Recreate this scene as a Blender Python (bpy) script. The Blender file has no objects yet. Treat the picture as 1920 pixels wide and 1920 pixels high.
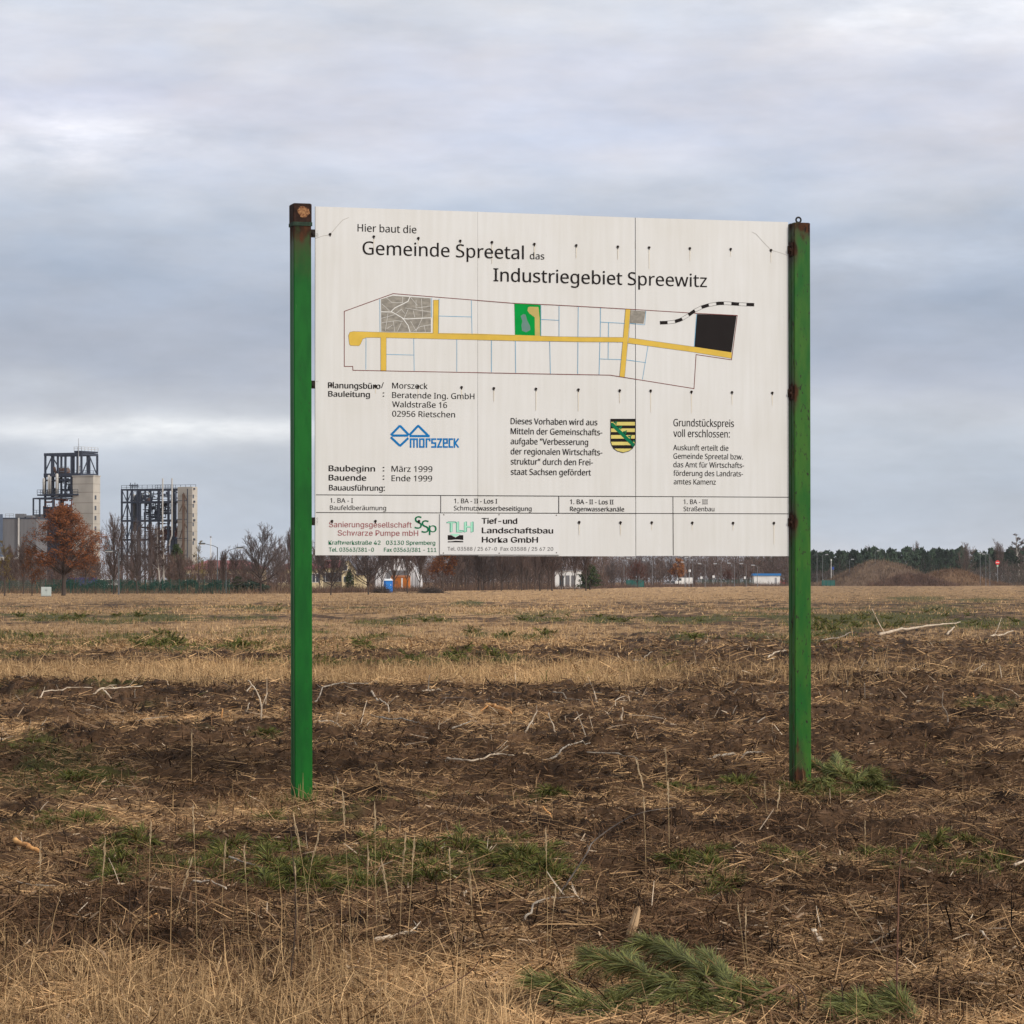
import bpy, math, random, os
import numpy as np
from mathutils import Vector, Matrix

sc = bpy.context.scene
COL = sc.collection
F = 6000.0            # focal length in pixels of the 1920 px picture
HZ = 1088.0           # picture row of the horizon
CAM_H = 1.7
PITCH = math.atan((HZ - 960.0) / F)

# ------------------------------------------------------------------ camera
cd = bpy.data.cameras.new('camera')
cd.sensor_width = 36.0
cd.lens = F / 1920.0 * 36.0
cd.clip_start = 0.1
cd.clip_end = 8000.0
cam = bpy.data.objects.new('camera', cd)
cam.location = (0, 0, CAM_H)
cam.rotation_euler = (math.pi / 2 + PITCH, 0, 0)
COL.objects.link(cam)
sc.camera = cam
sc.render.engine = 'CYCLES'
sc.cycles.use_denoising = True
sc.cycles.denoiser = 'OPENIMAGEDENOISE'
sc.cycles.denoising_input_passes = 'RGB_ALBEDO_NORMAL'
sc.cycles.denoising_prefilter = 'ACCURATE'
sc.cycles.max_bounces = 6
sc.cycles.diffuse_bounces = 2
sc.cycles.glossy_bounces = 2
sc.cycles.transparent_max_bounces = 8
sc.cycles.volume_bounces = 0
sc.cycles.use_adaptive_sampling = False
sc.view_settings.view_transform = 'Standard'
sc.view_settings.look = 'None'
sc.view_settings.exposure = 0.08
sc.view_settings.gamma = 1.0

# ------------------------------------------------------------------ world: cloudy winter sky
SUN_DIR = Vector((0.80, -0.60, 0.52)).normalized()      # towards the sun
SUN_EL = math.asin(SUN_DIR.z)
SUN_AZ = math.atan2(SUN_DIR.x, SUN_DIR.y)

def srgb(r, g, b):
    f = lambda c: c / 12.92 if c <= 0.04045 else ((c + 0.055) / 1.055) ** 2.4
    return (f(r / 255), f(g / 255), f(b / 255), 1.0)

w = bpy.data.worlds.new("World")
sc.world = w
w.use_nodes = True
NT = w.node_tree
N, Lk = NT.nodes, NT.links
N.clear()

def wmath(op, a, b=None, c=None):
    n = N.new('ShaderNodeMath'); n.operation = op
    for i, v in enumerate((a, b, c)):
        if v is None: continue
        if isinstance(v, (int, float)): n.inputs[i].default_value = v
        else: Lk.new(v, n.inputs[i])
    return n.outputs[0]

tc = N.new('ShaderNodeTexCoord')
sep = N.new('ShaderNodeSeparateXYZ'); Lk.new(tc.outputs['Generated'], sep.inputs[0])
X, Y, Z = sep.outputs
hyp = wmath('SQRT', wmath('ADD', wmath('MULTIPLY', X, X), wmath('MULTIPLY', Y, Y)))
el = wmath('DIVIDE', Z, wmath('MAXIMUM', hyp, 0.02))
az = wmath('ARCTAN2', X, Y)

def wnoise(sx, sy, seed, detail=5.0, rough=0.55, dist=0.0):
    cb = N.new('ShaderNodeCombineXYZ')
    Lk.new(wmath('MULTIPLY', az, sx), cb.inputs[0])
    Lk.new(wmath('MULTIPLY', wmath('MINIMUM', el, 1.2), sy), cb.inputs[1])
    cb.inputs[2].default_value = seed
    n = N.new('ShaderNodeTexNoise')
    n.inputs['Scale'].default_value = 1.0
    n.inputs['Detail'].default_value = detail
    n.inputs['Roughness'].default_value = rough
    n.inputs['Distortion'].default_value = dist
    Lk.new(cb.outputs[0], n.inputs['Vector'])
    return n.outputs[0]

n1 = wnoise(10, 34, 3.1, 7, 0.52, 0.0)
n2 = wnoise(24, 76, 8.7, 10, 0.60, 0.12)
n3 = wnoise(9, 24, 14.2, 4, 0.5)
ew = wmath('ADD', el, wmath('MULTIPLY', wmath('SUBTRACT', n1, 0.5), 0.050))
ramp = N.new('ShaderNodeValToRGB')
stops = [(0.000, (201, 203, 209)), (0.016, (191, 200, 213)), (0.034, (189, 199, 213)), (0.050, (198, 202, 210)),
         (0.064, (177, 184, 200)), (0.085, (170, 179, 196)), (0.105, (182, 192, 209)), (0.122, (203, 209, 221)),
         (0.142, (212, 215, 229)), (0.160, (208, 211, 225)), (0.185, (219, 221, 227)), (0.28, (205, 208, 215)), (0.95, (212, 214, 220))]
cr = ramp.color_ramp
cr.interpolation = 'B_SPLINE'
while len(cr.elements) < len(stops): cr.elements.new(0.5)
for e, (p, c) in zip(cr.elements, stops):
    e.position = p; e.color = srgb(*c)
Lk.new(wmath('MINIMUM', wmath('MAXIMUM', ew, 0.0), 0.98), ramp.inputs[0])
# brightness structure of the cloud layer
mod = wmath('ADD', wmath('ADD', 1.0, wmath('MULTIPLY', wmath('SUBTRACT', n2, 0.5), 0.42)), wmath('MULTIPLY', wmath('SUBTRACT', n3, 0.5), 0.34))

def gauss(a0, e0, sa, se):
    da = wmath('DIVIDE', wmath('SUBTRACT', az, a0), sa)
    de = wmath('DIVIDE', wmath('SUBTRACT', el, e0), se)
    s = wmath('ADD', wmath('MULTIPLY', da, da), wmath('MULTIPLY', de, de))
    return wmath('POWER', 2.718, wmath('MULTIPLY', s, -1.0))

def shaped(g, k):
    return wmath('MULTIPLY', g, wmath('MULTIPLY', wmath('POWER', wmath('MAXIMUM', wmath('MULTIPLY', n2, 1.75), 0.0), 1.6), k))

def addcol(base, fac, col):
    m = N.new('ShaderNodeMix'); m.data_type = 'RGBA'; m.blend_type = 'ADD'; m.clamp_factor = False
    Lk.new(fac, m.inputs[0]); Lk.new(base, m.inputs[6]); m.inputs[7].default_value = col
    return m.outputs[2]

vm = N.new('ShaderNodeVectorMath'); vm.operation = 'SCALE'
Lk.new(ramp.outputs[0], vm.inputs[0]); Lk.new(mod, vm.inputs[3])
col = vm.outputs[0]
# breaks in the cloud layer where the light comes through
col = addcol(col, shaped(gauss(-0.138, 0.137, 0.034, 0.0100), 0.36), (1.0, 0.86, 0.72, 1))
col = addcol(col, shaped(gauss(-0.115, 0.0465, 0.055, 0.0045), 0.36), (1.0, 0.94, 0.80, 1))
col = addcol(col, shaped(gauss(0.115, 0.1, 0.05, 0.006), 0.10), (0.9, 0.95, 1.0, 1))
col = addcol(col, shaped(gauss(0.135, 0.176, 0.05, 0.012), 0.16), (1.0, 0.94, 0.84, 1))
col = addcol(col, gauss(-0.11, 0.066, 0.10, 0.016), (-0.085, -0.085, -0.05, 1))
col = addcol(col, gauss(0.13, 0.080, 0.06, 0.012), (-0.05, -0.05, -0.03, 1))
# warm puffs and blue pockets
warm = wnoise(20, 62, 23.4, 7, 0.55)
wf = wmath('MULTIPLY', wmath('SUBTRACT', warm, 0.5), wmath('MULTIPLY', wmath('MINIMUM', wmath('MAXIMUM', wmath('MULTIPLY', wmath('SUBTRACT', el, 0.05), 12.0), 0.25), 1.0), 1.0))
col = addcol(col, wf, (0.25, 0.14, 0.0, 1))
col = addcol(col, gauss(-0.13, 0.151, 0.05, 0.006), (-0.10, -0.03, 0.02, 1))
# sun-side glow added to the unseen sky behind the viewer, brightens the sign
dt = N.new('ShaderNodeVectorMath'); dt.operation = 'DOT_PRODUCT'
nrm = N.new('ShaderNodeVectorMath'); nrm.operation = 'NORMALIZE'
Lk.new(tc.outputs['Generated'], nrm.inputs[0])
Lk.new(nrm.outputs[0], dt.inputs[0]); dt.inputs[1].default_value = SUN_DIR
glow = wmath('POWER', wmath('MAXIMUM', dt.outputs['Value'], 0.0), 3.0)
col = addcol(col, wmath('MULTIPLY', glow, 0.8), (1.0, 0.95, 0.88, 1))
SKY_STRENGTH = 0.10
sc10 = N.new('ShaderNodeVectorMath'); sc10.operation = 'SCALE'
Lk.new(col, sc10.inputs[0]); sc10.inputs[3].default_value = 1.0 / SKY_STRENGTH
sky = N.new('ShaderNodeTexSky'); sky.sky_type = 'NISHITA'
sky.sun_disc = False
sky.sun_elevation = SUN_EL
sky.sun_rotation = SUN_AZ
sky.air_density = 1.0; sky.dust_density = 2.0
mx = N.new('ShaderNodeMix'); mx.data_type = 'RGBA'
mx.inputs[0].default_value = 0.94                      # cloud cover over the clear sky
Lk.new(sky.outputs[0], mx.inputs[6]); Lk.new(sc10.outputs[0], mx.inputs[7])
bg = N.new('ShaderNodeBackground'); bg.inputs['Strength'].default_value = SKY_STRENGTH
Lk.new(mx.outputs[2], bg.inputs['Color'])
wo = N.new('ShaderNodeOutputWorld'); Lk.new(bg.outputs[0], wo.inputs['Surface'])

# ------------------------------------------------------------------ sun through thin cloud
sl = bpy.data.lights.new('sun', 'SUN')
sl.energy = 2.4
sl.angle = math.radians(10)
sl.color = (1.0, 0.93, 0.83)
so = bpy.data.objects.new('sun', sl)
so.rotation_euler = (-SUN_DIR).to_track_quat('-Z', 'Y').to_euler()
so.location = (20, -20, 30)
COL.objects.link(so)

# ------------------------------------------------------------------ picture <-> place
_cp, _sp = math.cos(PITCH), math.sin(PITCH)
def ray(px, py):
    cx, cy = (px - 960.0) / F, (960.0 - py) / F
    return Vector((cx, _cp - cy * _sp, _sp + cy * _cp))
def at(px, py, Y):                                    # the point at distance Y seen in that pixel
    d = ray(px, py); k = Y / d.y
    return Vector((d.x * k, Y, CAM_H + d.z * k))
def gp(px, py):                                       # the point of level ground seen in that pixel
    d = ray(px, py); k = -CAM_H / d.z
    return Vector((d.x * k, d.y * k, 0.0))
def gy(py): return gp(960, py).y

# ------------------------------------------------------------------ helpers
def link(o, parent=None):
    COL.objects.link(o)
    if parent is not None: o.parent = parent
    return o
def tag(o, label=None, cat=None, group=None, kind=None):
    if label: o['label'] = label
    if cat: o['category'] = cat
    if group: o['group'] = group
    if kind: o['kind'] = kind
    return o
def empty(name, loc, rz=0.0):
    o = bpy.data.objects.new(name, None)
    o.empty_display_size = 0.3
    o.location = loc; o.rotation_euler = (0, 0, rz)
    return link(o)
def copy_tree(o, parent=None):
    c = o.copy(); COL.objects.link(c)
    if parent is not None: c.parent = parent
    for ch in o.children: copy_tree(ch, c)
    return c
def fast_mesh(name, V, Q, mat=None, col=None, tri=None, smooth=False):
    """V (n,3) float, Q (m,4) int quads, tri (k,3) int."""
    me = bpy.data.meshes.new(name)
    V = np.ascontiguousarray(V, dtype=np.float32)
    me.vertices.add(len(V)); me.vertices.foreach_set('co', V.ravel())
    Q = np.zeros((0, 4), np.int32) if Q is None else np.asarray(Q, np.int32)
    T = np.zeros((0, 3), np.int32) if tri is None else np.asarray(tri, np.int32)
    nl = Q.size + T.size
    me.loops.add(nl); me.loops.foreach_set('vertex_index', np.concatenate([Q.ravel(), T.ravel()]))
    me.polygons.add(len(Q) + len(T))
    st = np.concatenate([np.arange(len(Q)) * 4, Q.size + np.arange(len(T)) * 3]).astype(np.int32)
    me.polygons.foreach_set('loop_start', st)
    if smooth: me.polygons.foreach_set('use_smooth', np.ones(len(st), bool))
    me.update(calc_edges=True)
    if col is not None:
        a = me.color_attributes.new('Col', 'FLOAT_COLOR', 'POINT')
        c4 = np.ones((len(V), 4), np.float32); c4[:, :3] = col
        a.data.foreach_set('color', c4.ravel())
    if mat: me.materials.append(mat)
    return me

class MB:
    """collects boxes, beams, tubes and polygons; build() links them as one mesh object"""
    def __init__(s): s.v = []; s.f = []
    def add(s, vs, fs):
        o = len(s.v); s.v += [tuple(v) for v in vs]; s.f += [tuple(i + o for i in f) for f in fs]
    def box(s, x0, x1, y0, y1, z0, z1):
        s.add([(x0, y0, z0), (x1, y0, z0), (x1, y1, z0), (x0, y1, z0), (x0, y0, z1), (x1, y0, z1), (x1, y1, z1), (x0, y1, z1)],
              [(0, 3, 2, 1), (4, 5, 6, 7), (0, 1, 5, 4), (1, 2, 6, 5), (2, 3, 7, 6), (3, 0, 4, 7)])
    def bbox(s, x0, x1, y0, y1, z0, z1, b):               # box with chamfered vertical edges and top
        r = [(x0 + b, y0), (x1 - b, y0), (x1, y0 + b), (x1, y1 - b), (x1 - b, y1), (x0 + b, y1), (x0, y1 - b), (x0, y0 + b)]
        cx, cy = (x0 + x1) / 2, (y0 + y1) / 2
        ins = lambda p: (p[0] + (b if p[0] < cx else -b), p[1] + (b if p[1] < cy else -b))
        vs = [(x, y, z0) for x, y in r] + [(x, y, z1 - b) for x, y in r] + [(ins(p)[0], ins(p)[1], z1) for p in r]
        fs = [tuple(range(7, -1, -1)), tuple(range(16, 24))]
        for k in range(2):
            for i in range(8):
                j = (i + 1) % 8
                fs.append((k * 8 + i, k * 8 + j, k * 8 + 8 + j, k * 8 + 8 + i))
        s.add(vs, fs)
    def tube(s, pts, rad, n=6, cap=True):
        pts = [Vector(p) for p in pts]
        if not isinstance(rad, (list, tuple)): rad = [rad] * len(pts)
        vs, fs = [], []
        a = None
        for i, p in enumerate(pts):
            d = (pts[min(i + 1, len(pts) - 1)] - pts[max(i - 1, 0)])
            d = d.normalized() if d.length > 1e-9 else Vector((0, 0, 1))
            if a is None:
                a = d.orthogonal().normalized()
            a = (a - d * a.dot(d)); a = a.normalized() if a.length > 1e-6 else d.orthogonal().normalized()
            b = d.cross(a)
            for k in range(n):
                t = 2 * math.pi * k / n
                vs.append(p + (a * math.cos(t) + b * math.sin(t)) * rad[i])
        for i in range(len(pts) - 1):
            for k in range(n):
                j = (k + 1) % n
                fs.append((i * n + k, i * n + j, (i + 1) * n + j, (i + 1) * n + k))
        if cap:
            fs.append(tuple(range(n - 1, -1, -1))); fs.append(tuple((len(pts) - 1) * n + k for k in range(n)))
        s.add(vs, fs)
    def beam(s, p, q, t):                                # square bar from p to q
        s.tube([p, q], t * 0.7071, 4)
    def mesh(s, name, mat, smooth=False):
        me = bpy.data.meshes.new(name)
        me.from_pydata(s.v, [], s.f)
        if smooth:
            for p in me.polygons: p.use_smooth = True
        me.materials.append(mat); me.update()
        return me
    def build(s, name, mat, parent=None, smooth=False):
        return link(bpy.data.objects.new(name, s.mesh(name, mat, smooth)), parent)

# ------------------------------------------------------------------ noise
def _h(ix, iy, seed):
    h = (ix.astype(np.int64) * 374761393 + iy.astype(np.int64) * 668265263 + seed * 2147483647) & 0xffffffff
    h = ((h ^ (h >> 13)) * 1274126177) & 0xffffffff
    return ((h ^ (h >> 16)) & 0xffff) / 65535.0
def vnoise(x, y, seed=0):
    x = np.asarray(x, float); y = np.asarray(y, float)
    ix, iy = np.floor(x), np.floor(y)
    fx, fy = x - ix, y - iy
    fx = fx * fx * (3 - 2 * fx); fy = fy * fy * (3 - 2 * fy)
    a, b = _h(ix, iy, seed), _h(ix + 1, iy, seed)
    c, d = _h(ix, iy + 1, seed), _h(ix + 1, iy + 1, seed)
    return (a * (1 - fx) + b * fx) * (1 - fy) + (c * (1 - fx) + d * fx) * fy
def fbm(x, y, seed=0, oct=4, gain=0.5):
    s = 0; a = 1; t = 0
    for i in range(oct):
        s = s + a * vnoise(x * 2 ** i + 17.3 * i, y * 2 ** i - 9.1 * i, seed + i); t += a; a *= gain
    return s / t
def sstep(a, b, x):
    t = np.clip((x - a) / (b - a), 0, 1); return t * t * (3 - 2 * t)

# ------------------------------------------------------------------ materials
def mat(name, color, rough=0.8, metal=0.0, var=0.0, scale=8.0, stretch=(1, 1, 1), dark=None, bump=0.0, bscale=None, spec=0.3, coords='Object'):
    m = bpy.data.materials.new(name); m.use_nodes = True
    nt = m.node_tree; n = nt.nodes; l = nt.links
    b = n['Principled BSDF']
    b.inputs['Roughness'].default_value = rough
    b.inputs['Metallic'].default_value = metal
    b.inputs['Specular IOR Level'].default_value = spec
    c = tuple(color)[:3] + (1,)
    b.inputs['Base Color'].default_value = c
    if var or bump:
        t = n.new('ShaderNodeTexCoord'); mp = n.new('ShaderNodeMapping')
        mp.inputs['Scale'].default_value = stretch
        l.new(t.outputs[coords], mp.inputs[0])
        nz = n.new('ShaderNodeTexNoise'); nz.inputs['Scale'].default_value = scale; nz.inputs['Detail'].default_value = 6
        l.new(mp.outputs[0], nz.inputs['Vector'])
        if var:
            r = n.new('ShaderNodeValToRGB')
            d = dark if dark else tuple(max(0, k * (1 - var)) for k in c[:3])
            r.color_ramp.elements[0].position = 0.35; r.color_ramp.elements[1].position = 0.65
            r.color_ramp.elements[0].color = tuple(d)[:3] + (1,); r.color_ramp.elements[1].color = c
            l.new(nz.outputs[0], r.inputs[0]); l.new(r.outputs[0], b.inputs['Base Color'])
        if bump:
            bp = n.new('ShaderNodeBump'); bp.inputs['Strength'].default_value = bump
            bp.inputs['Distance'].default_value = 0.02
            l.new(nz.outputs[0], bp.inputs['Height']); l.new(bp.outputs[0], b.inputs['Normal'])
    return m
def vcol_mat(name, rough=0.9, noise=0.0, nscale=30.0, trans=0.0):
    m = bpy.data.materials.new(name); m.use_nodes = True
    nt = m.node_tree; n = nt.nodes; l = nt.links
    b = n['Principled BSDF']; b.inputs['Roughness'].default_value = rough
    b.inputs['Specular IOR Level'].default_value = 0.15
    a = n.new('ShaderNodeAttribute'); a.attribute_name = 'Col'
    out = a.outputs['Color']
    if noise:
        t = n.new('ShaderNodeTexCoord')
        nz = n.new('ShaderNodeTexNoise'); nz.inputs['Scale'].default_value = nscale; nz.inputs['Detail'].default_value = 8
        nz.inputs['Roughness'].default_value = 0.7
        l.new(t.outputs['Object'], nz.inputs['Vector'])
        mr = n.new('ShaderNodeMapRange'); mr.inputs['From Min'].default_value = 0.3; mr.inputs['From Max'].default_value = 0.7
        mr.inputs['To Min'].default_value = 1 - noise; mr.inputs['To Max'].default_value = 1 + noise
        l.new(nz.outputs[0], mr.inputs['Value'])
        s = n.new('ShaderNodeVectorMath'); s.operation = 'SCALE'
        l.new(out, s.inputs[0]); l.new(mr.outputs[0], s.inputs[3]); out = s.outputs[0]
        bp = n.new('ShaderNodeBump'); bp.inputs['Strength'].default_value = 0.8; bp.inputs['Distance'].default_value = 0.03
        l.new(nz.outputs[0], bp.inputs['Height']); l.new(bp.outputs[0], b.inputs['Normal'])
    l.new(out, b.inputs['Base Color'])
    return m

# ================================================================== THE SIGN BOARD
PA = at(566.5, HZ, 24.8); PB = at(1503, HZ, 26.0)
PA.z = PB.z = 0.0
DU = (PB - PA).normalized(); NV = Vector((DU.y, -DU.x, 0))
S0 = (PA + PB) / 2 + NV * 0.01                     # board front plane, y = 0 in the sign's own frame
sign = empty('site_sign', S0, math.atan2(DU.y, DU.x))
tag(sign, 'large white site sign board with a parcel plan between two green steel posts', 'sign board')
def sp(px, py, off=0.0):                            # picture -> (u, v) on the sign plane (off towards the viewer)
    d = ray(px, py); o = Vector((0, 0, CAM_H)); p0 = S0 + NV * off
    k = (p0 - o).dot(NV) / d.dot(NV)
    p = o + d * k
    return ((p - S0).dot(DU), p.z)

def rust_paint(name, base, base2, spots, edge_rust, chips):
    m = bpy.data.materials.new(name); m.use_nodes = True
    nt = m.node_tree; n = nt.nodes; l = nt.links
    b = n['Principled BSDF']; b.inputs['Specular IOR Level'].default_value = 0.18
    def M(op, a, b_=None):
        k = n.new('ShaderNodeMath'); k.operation = op
        for i, v in enumerate((a, b_)):
            if v is None: continue
            if isinstance(v, (int, float)): k.inputs[i].default_value = v
            else: l.new(v, k.inputs[i])
        return k.outputs[0]
    def nz(scale, stretch, detail=6, rough=0.6):
        mp = n.new('ShaderNodeMapping'); mp.inputs['Scale'].default_value = stretch
        l.new(t.outputs['Object'], mp.inputs[0])
        k = n.new('ShaderNodeTexNoise'); k.inputs['Scale'].default_value = scale; k.inputs['Detail'].default_value = detail
        k.inputs['Roughness'].default_value = rough
        l.new(mp.outputs[0], k.inputs['Vector']); return k.outputs[0]
    def mixc(f, a, c):
        k = n.new('ShaderNodeMix'); k.data_type = 'RGBA'; l.new(f, k.inputs[0])
        if isinstance(a, tuple): k.inputs[6].default_value = a
        else: l.new(a, k.inputs[6])
        if isinstance(c, tuple): k.inputs[7].default_value = c
        else: l.new(c, k.inputs[7])
        return k.outputs[2]
    def step(x, lo, hi):
        k = n.new('ShaderNodeMapRange'); k.interpolation_type = 'SMOOTHSTEP'
        k.inputs['From Min'].default_value = lo; k.inputs['From Max'].default_value = hi
        l.new(x, k.inputs['Value']); return k.outputs[0]
    t = n.new('ShaderNodeTexCoord')
    s = n.new('ShaderNodeSeparateXYZ'); l.new(t.outputs['Object'], s.inputs[0])
    x, y, z = s.outputs
    big = nz(3.0, (3, 3, 0.6)); fine = nz(60, (1, 1, 0.35)); mid = nz(14, (1, 1, 0.4))
    green = mixc(step(M('ADD', big, M('MULTIPLY', mid, 0.35)), 0.5, 0.85), base, base2)
    green = mixc(M('MULTIPLY', step(nz(90, (1, 1, 0.12)), 0.66, 0.74), 0.35), green, (0.10, 0.20, 0.08, 1))
    rust = mixc(step(mid, 0.35, 0.65), (0.018, 0.010, 0.007, 1), (0.070, 0.028, 0.013, 1))
    f = None
    for (sx, sz, rx, rz, k) in spots:
        dx = M('DIVIDE', M('SUBTRACT', x, sx), rx); dz = M('DIVIDE', M('SUBTRACT', z, sz), rz)
        g = M('MULTIPLY', M('POWER', 2.718, M('MULTIPLY', M('ADD', M('MULTIPLY', dx, dx), M('MULTIPLY', dz, dz)), -1.0)), k)
        f = g if f is None else M('MAXIMUM', f, g)
    fd = None
    for (sx, sz, rx, rz, k) in spots:
        dz = M('DIVIDE', M('SUBTRACT', z, sz), rz * 2.3)
        dx = M('DIVIDE', M('SUBTRACT', x, sx), 9.0 if rx > 0.1 else rx * 1.3)
        g = M('MULTIPLY', M('POWER', 2.718, M('MULTIPLY', M('ADD', M('MULTIPLY', dx, dx), M('MULTIPLY', dz, dz)), -1.0)), min(1.0, k))
        fd = g if fd is None else M('MAXIMUM', fd, g)
    fd = step(M('ADD', fd, M('MULTIPLY', M('SUBTRACT', mid, 0.5), 1.0)), 0.25, 1.05)
    green = mixc(fd, green, (0.036, 0.040, 0.012, 1))
    ex = M('ABSOLUTE', x)
    edge = M('MULTIPLY', step(ex, 0.052, 0.071), edge_rust)
    f = M('MAXIMUM', f, edge)
    f = step(M('ADD', f, M('MULTIPLY', M('SUBTRACT', mid, 0.5), 1.5)), 0.42, 0.80)
    chip = M('MULTIPLY', step(M('ADD', fine, M('MULTIPLY', M('SUBTRACT', mid, 0.5), 0.5)), 0.665 - chips * 0.09, 0.70 - chips * 0.09), min(1.0, chips * 2))
    c = mixc(f, green, rust)
    c = mixc(chip, c, (0.014, 0.010, 0.008, 1))
    l.new(c, b.inputs['Base Color'])
    r = n.new('ShaderNodeMapRange'); r.inputs['To Min'].default_value = 0.5; r.inputs['To Max'].default_value = 0.92
    l.new(f, r.inputs['Value']); l.new(r.outputs[0], b.inputs['Roughness'])
    bp = n.new('ShaderNodeBump'); bp.inputs['Strength'].default_value = 0.35; bp.inputs['Distance'].default_value = 0.004
    l.new(mid, bp.inputs['Height']); l.new(bp.outputs[0], b.inputs['Normal'])
    return m

M_rust = mat('rusty_steel', (0.06, 0.026, 0.014), 0.9, 0, 0.7, 30, bump=0.4)
M_dark = mat('dark_steel', (0.022, 0.015, 0.012), 0.8, 0, 0.5, 20)
M_ring = mat('dark_ring', (0.012, 0.012, 0.014), 0.6)
ZT_A = at(566, 384, 24.8).z; ZT_B = at(1503, 419, 26.0).z
uA = sp(568.5, 900, 0.06)[0]; uB = sp(1505.2, 900, 0.06)[0]
zbr = {0: [437.5, 721, 977.5], 1: [468.5, 737, 979]}
M_pA = rust_paint('green_paint_deep', (0.000, 0.070, 0.007, 1), (0.003, 0.108, 0.010, 1),
                  [(0.0, ZT_A - 0.12, 0.5, 0.20, 1.0), (0.05, ZT_A - 0.42, 0.10, 0.10, 0.4), (0.075, ZT_A - 0.25, 0.05, 0.13, 0.9)], 0.16, 0.20)
M_pB = rust_paint('green_paint_faded', (0.004, 0.082, 0.007, 1), (0.032, 0.112, 0.010, 1),
                  [(0.02, ZT_B - 0.02, 0.12, 0.07, 1.0), (-0.01, ZT_B - 0.12, 0.05, 0.10, 0.55), (-0.03, 0.06, 0.06, 0.17, 1.2), (-0.05, 0.38, 0.02, 0.14, 0.6)]
                  + [(-0.065, sp(1484, p)[1] + 0.01, 0.035, 0.09, 1.0) for p in zbr[1]], 0.42, 0.55)
def post(u, zt, m, lean):
    b = MB()
    h = 0.07
    b.bbox(-h, h, -h, -0.003, -0.6, zt, 0.006)           # two channels back to back
    b.bbox(-h, h, 0.003, h, -0.6, zt, 0.006)
    b.box(-h + 0.006, h - 0.006, -0.003, 0.003, -0.6, zt - 0.01)
    o = b.build('post', m, sign)
    o.location = (u, 0.01, 0); o.rotation_euler = (0, lean, 0)
    return o
pA = post(uA, ZT_A, M_pA, math.radians(-0.21)); pA.location.x += 0.008
pA['label'] = 'deep green square steel post with a rusty cap'
pB = post(uB, ZT_B, M_pB, 0.0)
pB['label'] = 'scuffed green square steel post with rust at its foot and a ring on top'
b = MB(); zc = ZT_A + 0.004
b.bbox(-0.074, 0.074, -0.074, 0.074, zc - 0.145, zc, 0.008)
M_cap = mat('rusted_cap', (0.040, 0.018, 0.012), 0.95, 0, 0.6, 25)
cap = b.build('post_cap', M_cap, pA)
b = MB(); b.bbox(-0.077, 0.077, -0.077, 0.077, zc - 0.175, zc - 0.1455, 0.003); b.build('cap_flange', mat('flange_green', (0.03, 0.055, 0.035), 0.9, 0, 0.5, 40), pA)
# flaked orange patch on the cap's front
rs = random.Random(4)
b = MB(); ring = []
for k in range(22):
    t = 2 * math.pi * k / 22; r = 1 + rs.uniform(-0.16, 0.12)
    ring.append((0.008 + 0.052 * r * math.cos(t), -0.0755, zc - 0.066 + 0.042 * r * math.sin(t)))
b.add(ring, [tuple(range(22))])
b.build('rust_patch', mat('flaked_rust', (0.36, 0.19, 0.085), 0.95, 0, 0.8, 85, dark=(0.10, 0.03, 0.015)), pA)
# ring on the second post
b = MB(); zr = ZT_B + 0.028
b.tube([(-0.005 + 0.021 * math.cos(t), 0, zr + 0.021 * math.sin(t)) for t in [2 * math.pi * k / 24 for k in range(25)]], 0.0075, 8, False)
b.tube([(-0.005, 0, ZT_B - 0.002), (-0.005, 0, ZT_B + 0.008)], 0.012, 8)
b.build('lifting_ring', M_ring, pB, True)

# boards ------------------------------------------------------------
def board_mat():
    m = mat('white_board', (0.755, 0.725, 0.685), 0.55, 0, 0.0)
    nt = m.node_tree; n = nt.nodes; l = nt.links; bs = n['Principled BSDF']
    t = n.new('ShaderNodeTexCoord')
    def nz(scale, st, det=5):
        mp = n.new('ShaderNodeMapping'); mp.inputs['Scale'].default_value = st; l.new(t.outputs['Object'], mp.inputs[0])
        k = n.new('ShaderNodeTexNoise'); k.inputs['Scale'].default_value = scale; k.inputs['Detail'].default_value = det
        l.new(mp.outputs[0], k.inputs['Vector']); return k.outputs[0]
    def rp(x, c0, c1, a, b_):
        r = n.new('ShaderNodeValToRGB'); r.color_ramp.elements[0].position = a; r.color_ramp.elements[1].position = b_
        r.color_ramp.elements[0].color = c0; r.color_ramp.elements[1].color = c1; l.new(x, r.inputs[0]); return r.outputs[0]
    streak = rp(nz(6, (4, 1, 0.25)), (0.592, 0.583, 0.562, 1), (0.634, 0.628, 0.617, 1), 0.3, 0.7)
    blot = rp(nz(1.6, (1, 1, 1)), (0.955, 0.945, 0.925, 1), (1, 1, 1, 1), 0.3, 0.6)
    fleck = rp(nz(55, (1, 1, 0.6), 3), (0.93, 0.93, 0.92, 1), (1, 1, 1, 1), 0.27, 0.34)
    o = streak
    for k in (blot, fleck):
        x = n.new('ShaderNodeMix'); x.data_type = 'RGBA'; x.blend_type = 'MULTIPLY'; x.inputs[0].default_value = 1
        l.new(o, x.inputs[6]); l.new(k, x.inputs[7]); o = x.outputs[2]
    l.new(o, bs.inputs['Base Color'])
    bp = n.new('ShaderNodeBump'); bp.inputs['Strength'].default_value = 0.15; bp.inputs['Distance'].default_value = 0.01
    l.new(nz(2.2, (1, 1, 0.7), 3), bp.inputs['Height']); l.new(bp.outputs[0], bs.inputs['Normal'])
    return m
M_board = board_mat()
M_edge = mat('board_edge', (0.10, 0.085, 0.07), 0.9, 0, 0.4, 20)
edges = [591.3, 896.2, 1192.0, 1478.6]
tops = [387.0, 397.0, 408.0, 416.5]
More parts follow.
